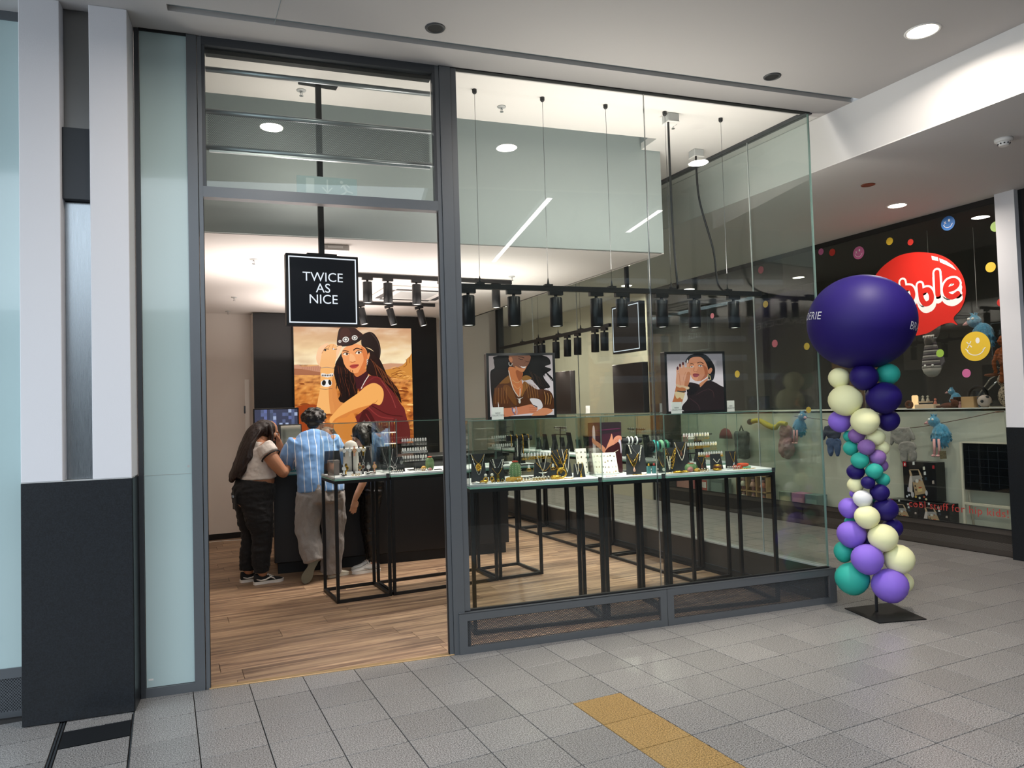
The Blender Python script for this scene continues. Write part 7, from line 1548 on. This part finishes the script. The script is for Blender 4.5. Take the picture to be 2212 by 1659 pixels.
def plush(label, loc, s=1., dirn=1, legs=True):
    t = thing('plush_bird', label, 'plush toy', loc, 0, 'blue plush toys'); b_ = MB().ball((0, 0, .16*s), (.07*s, .10*s, .13*s), 16, 12); b_.ball((-.01, .07*s*dirn, .31*s), (.055*s, .065*s, .06*s), 14, 10)
    q = random.Random(int(loc[1]*100)+3)
    for i in range(130): a, e = q.uniform(0, 2*PI), q.uniform(-1.3, 1.4); c0 = Vector((.068*s*math.cos(e)*math.cos(a), .098*s*math.cos(e)*math.sin(a), .16*s+.128*s*math.sin(e))); b_.tube([c0*.96+Vector((0, 0, .006)), c0+Vector((c0.x, c0.y, 0))*.25+Vector((0, 0, -.035*s))], [.010*s, .003*s], 5)
    for i in range(16): a = q.uniform(0, 2*PI); b_.tube([(-.01, .07*s*dirn, .34*s), (-.01+.03*s*math.cos(a), .07*s*dirn+.04*s*math.sin(a), .40*s)], [.014*s, .003*s], 5)
    obj('fur_body', remesh(b_, .007, 0, None, 'fur_body', 'fur_blue'), t)
    MB().tube([(-.03, .13*s*dirn, .30*s), (-.035, .17*s*dirn, .285*s)], [.022*s, .006*s], 8).build('beak', 'limb', t)
    for y in (.055, .095): MB().ball((-.055*s, y*s*dirn, .335*s), .014*s, 8, 6).build('eye', 'white', t)
    if legs:
        for y in (-.02, .035): MB().tube([(-.075*s, y*s, .12*s), (-.09*s, (y-.01)*s, .03*s), (-.09*s, (y-.005)*s, -.05*s)], .014*s, 7).ball((-.10*s, (y)*s, -.065*s), (.03*s, .018*s, .014*s), 8, 6).build('leg', 'limb', t)
    return t
pb = plush('shaggy blue bird plush hanging on the cord before the white panel', (7.98, .60, .98), 1.0)
MB().prism([(-.035, -.03), (.04, -.04), (.045, .05), (-.03, .055)], 0, .003, lambda u, v, h: (-.11-h, -.09+u, -.06+v)).build('paper_tag', pbr('patterned_tag', '6a6048', .6, var=.6, vscale=90), pb)
plush('second blue bird plush seen at the glass corner', (8.0, 2.62, 1.06), .95, -1)
plush('small blue plush sitting on the display shelf', (8.42, .70, 1.436), .6, 1, False)
p4 = plush('large blue furry plush hanging high behind the yellow smiley', (8.3, .28, 2.03), 1.15, 1, False)
MB().cyl((0, .05, .5), (0, .05, 1.4), .002, n=5).build('hanging_thread', 'white', p4)
p5 = thing('plush_monkey', 'orange brown plush hanging beside the pillar', 'plush toy', (8.1, -.06, 1.84)); b_ = MB().ball((0, 0, .12), (.06, .07, .13), 12, 10).ball((0, 0, .29), (.06, .065, .065), 12, 10)
for sg in (-1, 1): limb(b_, [(0, sg*.06, .2), (-.03, sg*.10, .08), (-.03, sg*.09, -.04)], [.024, .02, .018]); limb(b_, [(0, sg*.03, .02), (-.02, sg*.04, -.14)], [.028, .022])
obj('body', remesh(b_, .008, 1, wr(40, .01, (1, 1, 1), 1.), 'body', pbr('orange_fur', '8a4a24', .9, var=.2, vscale=50)), p5); MB().cyl((0, 0, .34), (0, 0, 1.6), .002, n=5).build('hanging_thread', 'white', p5)
# striped hand puppet hanging head down
sp_ = thing('hand_puppet', 'grey striped fish shaped hand puppet hanging tail up behind the glass', 'puppet', (8.0, .682, 1.79))
pr = [(.03, 0), (.085, .03), (.115, .09), (.105, .2), (.075, .34), (.05, .44), (.06, .5)]
for i in range(13):
    f = lambda z: next((p[0]+(q[0]-p[0])*(z-p[1])/(q[1]-p[1]) for p, q in zip(pr, pr[1:]) if p[1] <= z <= q[1]), .06)
    z0, z1 = .10+i*.029, .10+(i+1)*.029; MB().lathe([(f(z0), z0), (f((z0+z1)/2)*1.02, (z0+z1)/2), (f(z1), z1)], n=20, sx=.5).build('stripe_band', pbr('puppet_dark', '4a444a', .9) if i % 2 else M['sweat'], sp_)
MB().lathe([(.002, -.002), (.05, .008), (.095, .05), (.113, .101)], n=20, sx=.5).build('belly_cap', pbr('puppet_grey', '9a9690', .9), sp_)
for y in (-.045, .045): MB().ball((-.052, y, .13), .014, 8, 6).build('eye', 'white', sp_)
b_ = MB().prism([(-.10, .10), (-.15, .16), (-.14, .22), (-.09, .2)], -.01, .01, lambda u, v, h: (h, u, v)).prism([(-.055, .47), (.05, .47), (.11, .62), (.02, .55), (-.06, .60)], -.012, .012, lambda u, v, h: (h, u, v)); b_.build('fins', pbr('puppet_fin', '6a646a', .9), sp_)['kind'] = 'stuff'
sh_ = thing('hand_puppet', 'grey shark puppet with white teeth hanging above the striped one', 'puppet', (8.0, .66, 2.20)); b_ = MB().ball((0, 0, .16), (.05, .10, .16), 16, 12).ball((0, .03, .0), (.045, .07, .08), 14, 10); obj('body', remesh(b_, .008, 2, None, 'body', pbr('shark_grey', '6e6a66', .85)), sh_)
b_ = MB()
for k in range(7): b_.tube([(-.05, -.05+.02*k, .06), (-.055, -.05+.02*k, .03)], [.009, .001], 5)
b_.build('teeth', 'white', sh_)['kind'] = 'stuff'; MB().cyl((0, 0, .30), (0, 0, 1.25), .002, n=5).build('hanging_thread', 'white', sh_)
# ---- shelf items
dh = thing('doll_house', 'open wooden doll box with a small figure on the shelf', 'toy house', (8.25, .48, 1.4325)); MB().box(-.05, .05, -.12, .02, 0, .125, bev=.002).build('closed_half', pbr('plywood', 'c29c6e', .6), dh)
MB().box(.04, .05, .02, .11, 0, .125).box(-.05, .05, .105, .11, 0, .125).box(-.05, .05, .02, .11, .12, .125).build('open_half', pbr('dark_plywood', '6a3a28', .6), dh); MB().lathe([(.018, 0), (.02, .03), (.008, .05)], (-.01, .06, 0), 10).ball((-.01, .06, .062), .015, 8, 6).build('figure', 'limb', dh)
cr_ = thing('toy_carousel', 'lit cream toy merry scene with tiny figures on the shelf', 'toy', (8.2, .92, 1.4325)); MB().box(-.06, .06, -.14, .10, 0, .05, bev=.006).box(-.05, .05, -.06, .06, .07, .085).build('stage', pbr('cream_wood', 'f0cfae', .5), cr_)
for y, m_ in ((-.12, 'pinkfelt'), (-.03, 'cream'), (.03, 'cream')): MB().lathe([(.022, 0), (.015, .025), (.01, .04)], (0, y, .085 if abs(y) < .06 else .05), 10).ball((0, y, .14 if abs(y) < .06 else .105), .014, 8, 6).build('figure', m_, cr_)
MB().box(-.03, .03, .10, .16, 0, .16, bev=.012).build('lantern', emis('lantern_glow', (1, .62, .3), 1.3), cr_)
MB().box(-.055, -.05, -.13, .09, .012, .04).build('glow_front', emis('stage_glow', (1, .72, .5), 1.1), cr_)
ba = thing('plush_bear', 'brown plush dog lying on the shelf edge', 'plush toy', (8.16, .62, 1.4325)); b_ = MB().ball((0, 0, .03), (.05, .09, .035), 12, 8).ball((-.02, -.09, .055), (.04, .04, .04), 12, 8).ball((-.03, -.06, .09), (.015, .02, .02), 8, 6).ball((-.02, .10, .02), (.02, .04, .015), 8, 6); obj('body', remesh(b_, .007, 1, None, 'body', pbr('brown_fur', '5a3020', .9, var=.3, vscale=70)), ba)
wr_ = thing('toy_wreath', 'brown ring shaped toy on the shelf by the lantern', 'toy', (8.16, 1.10, 1.4325)); torus(MB(), (0, 0, .05), .035, .018, 'x', 18, 8).build('ring', pbr('wreath_brown', '5a3824', .8), wr_)
bk = thing('balance_bike', 'small balance bike with chrome frame on the shelf beside the pillar', 'toy bike', (8.55, .36, 1.4325))
torus(MB(), (0, .17, .13), .105, .018, 'x', 28, 8).build('front_wheel', 'shoeblack', bk); torus(MB(), (0, -.25, .13), .105, .018, 'x', 28, 8).build('rear_wheel', 'shoeblack', bk)
MB().tube([(0, .17, .13), (0, .02, .32), (0, -.12, .40)], .009, 8).tube([(0, .10, .15), (0, -.1, .33)], .009, 8).tube([(0, -.25, .13), (0, -.1, .33), (0, -.12, .42)], .009, 8).tube([(-.12, -.14, .44), (.12, -.14, .44)], .009, 8).build('frame', 'chrome', bk); MB().ball((0, .0, .36), (.04, .09, .02), 12, 6).build('saddle', pbr('brown_saddle', '7a4a30', .6), bk)
fb = thing('toy_football', 'pale patterned football before the balance bike', 'ball', (8.25, .27, 1.4325)); MB().ball((0, 0, .07), .07, 18, 12).build('ball_skin', pbr('football_pale', 'c8b8ae', .5), fb); b_ = MB()
for k in range(9): a, e = k*2.4, -1+.25*k; b_.ball((.0665*math.cos(a)*math.cos(e), .0665*math.sin(a)*math.cos(e), .07+.0665*math.sin(e)), (.018, .018, .018), 7, 5)
b_.build('panels', 'darkgrey', fb)['kind'] = 'stuff'
lp_ = thing('plush_leopard', 'leopard spotted plush heap on the shelf at the pillar', 'plush toy', (8.3, .04, 1.4325)); b_ = MB().ball((0, 0, .12), (.09, .11, .13), 14, 10).ball((0, .03, .29), (.07, .08, .08), 12, 10); obj('body', remesh(b_, .009, 1, None, 'body', speckle('leopard_fur', '2a211c', 'b0a08c', 60, .9, .42, .5, 0)), lp_)
# ---- lower window farther along: doll rack, boxes, bags
dr_ = thing('doll_rack', 'wooden display rack with dolls in compartments behind the glass corner', 'rack', (7.95, 0, 0))
wd_ = pbr('rack_wood', 'b08a5c', .6); ins = pbr('rack_inside', '5a2a20', .8)
MB().box(.10, .12, 3.2, 3.82, .12, .51).build('back', ins, dr_); MB().box(-.02, .12, 3.2, 3.82, .10, .13).box(-.02, .12, 3.2, 3.82, .26, .275).box(-.02, .12, 3.2, 3.82, .49, .51).build('shelf', wd_, dr_)
for k in range(4): MB().box(-.02, .12, 3.2+.2*k, 3.22+.2*k, .10, .51).build('divider', wd_, dr_)
for k in range(3):
    for j, z in enumerate((.275, .13)):
        t = thing('doll', '%s doll in the %s row of the wooden doll rack' % (('pale dressed', 'striped dress', 'peach dressed')[k], ('upper', 'lower')[j]), 'doll', (7.97, 3.71-.2*k, z), 0, 'dolls in the rack'); h = .19 if j == 0 else .11; mt = ('cream', 'rose', 'pinkfelt')[k]
        MB().lathe([(.03, h*.30), (.055, h*.32), (.03, h*.62), (.016, h*.7)], n=12).build('dress', mt, t); MB().ball((0, 0, h*.83), (.024, .024, .028), 12, 8).build('head', 'limb', t)
        for y in (-.015, .015): MB().cyl((0, y, 0), (0, y, h*.34), .008, n=8).build('leg', 'limb', t)
        MB().lathe([(.034, h*.90), (.022, h*.93), (.016, h*1.0)], n=12).build('hat', 'cream' if k == 0 else 'darkgrey', t)
def lowbox(y1, y0, z0, z1, mat, label, x=7.9, trim=None):
    t = thing('toy_box', label, 'box', (x, 0, 0), 0, 'toy boxes in the window'); MB().box(0, .18, y0, y1, z0, z1, bev=.003).build('carton', mat, t)
    MB().box(-.0012, 0, y0+.02, y1-.02, z0+.03, z1-.06).build('picture_panel', trim or 'cream', t); return t
pk = pbr('pink_box', 'b85a5e', .5)
lowbox(5.2, 4.75, .12, .44, pk, 'pink toy box with a bear picture far along the window', trim=pbr('box_pink_light', 'd89a90', .5)); t = lowbox(4.68, 4.42, .12, .42, pbr('piano_box', '8a9a94', .5), 'grey toy box with a red toy piano picture', trim=pbr('piano_red', 'b0463c', .5))
b_ = MB()
for k in range(6): b_.box(-.0022, -.0013, 4.46+.03*k, 4.482+.03*k, .24, .33)
b_.build('printed_keys', 'white', t)['kind'] = 'stuff'; lowbox(4.36, 4.08, .12, .40, pbr('owl_box', '5a6a66', .5), 'dark green toy box with owl picture beside the piano box', trim=pbr('owl_pic', '7a8a84', .5))
for k in range(3): lowbox(2.95-.23*k, 2.74-.23*k, .12, .32, pbr('paint_box%d' % k, ('6f7a6a', 'a06a78', '5f7a78')[k], .5), '%s low gift box below the corner pane' % ('olive', 'mauve', 'teal')[k], trim=pbr('paint_pic%d' % k, ('8f8a70', 'c08a92', '7f9a96')[k], .5))
sn = thing('toy_snake', 'yellow and black knitted toy curled on the white panel', 'plush toy', (8.03, 3.2, 1.2)); MB().tube(spline([(0, .35, .08), (0, .2, .10), (0, .05, .04), (0, -.1, .0), (0, -.2, .06), (0, -.32, .05)], 5, False), [.035]*8+[.04]*9+[.03]*9, 10).build('body', pbr('yellow_knit', 'b8a83a', .9), sn); MB().ball((-.01, .37, .08), (.04, .055, .045), 10, 8).build('head', 'shoeblack', sn)
bg_ = thing('toy_bag', 'dusty pink cloth bag hanging on the white panel', 'bag', (8.05, 2.92, .78)); b_ = MB().ball((0, 0, .15), (.05, .15, .17), 16, 12).ball((0, 0, .36), (.04, .12, .12), 14, 10); obj('body', remesh(b_, .012, 2, wr(14, .015, (1, 1, 1), 4.), 'body', cloth('pink_cloth', '9f7674')), bg_)
bp_ = thing('backpack', 'dark grey toy backpack hanging on the white panel', 'bag', (8.04, 3.78, .72)); b_ = MB().box(-.05, .05, -.14, .14, 0, .42, bev=.03); obj('body', remesh(b_, .012, 3, wr(12, .012, (1, 1, 1), 4.), 'body', cloth('grey_cloth', '3a403e')), bp_); MB().tube([(0, -.04, .42), (0, 0, .5), (0, .04, .42)], .01, 6).build('loop', 'blacktrim', bp_)
ft = thing('toy_lampshade', 'dark red round hat on the white panel', 'hat', (8.06, 4.15, 1.02)); MB().lathe([(.14, 0), (.13, .06), (.09, .13), (.02, .16)], n=20, sx=.35).build('crown', pbr('dull_red_felt', '7a2e34', .9), ft)
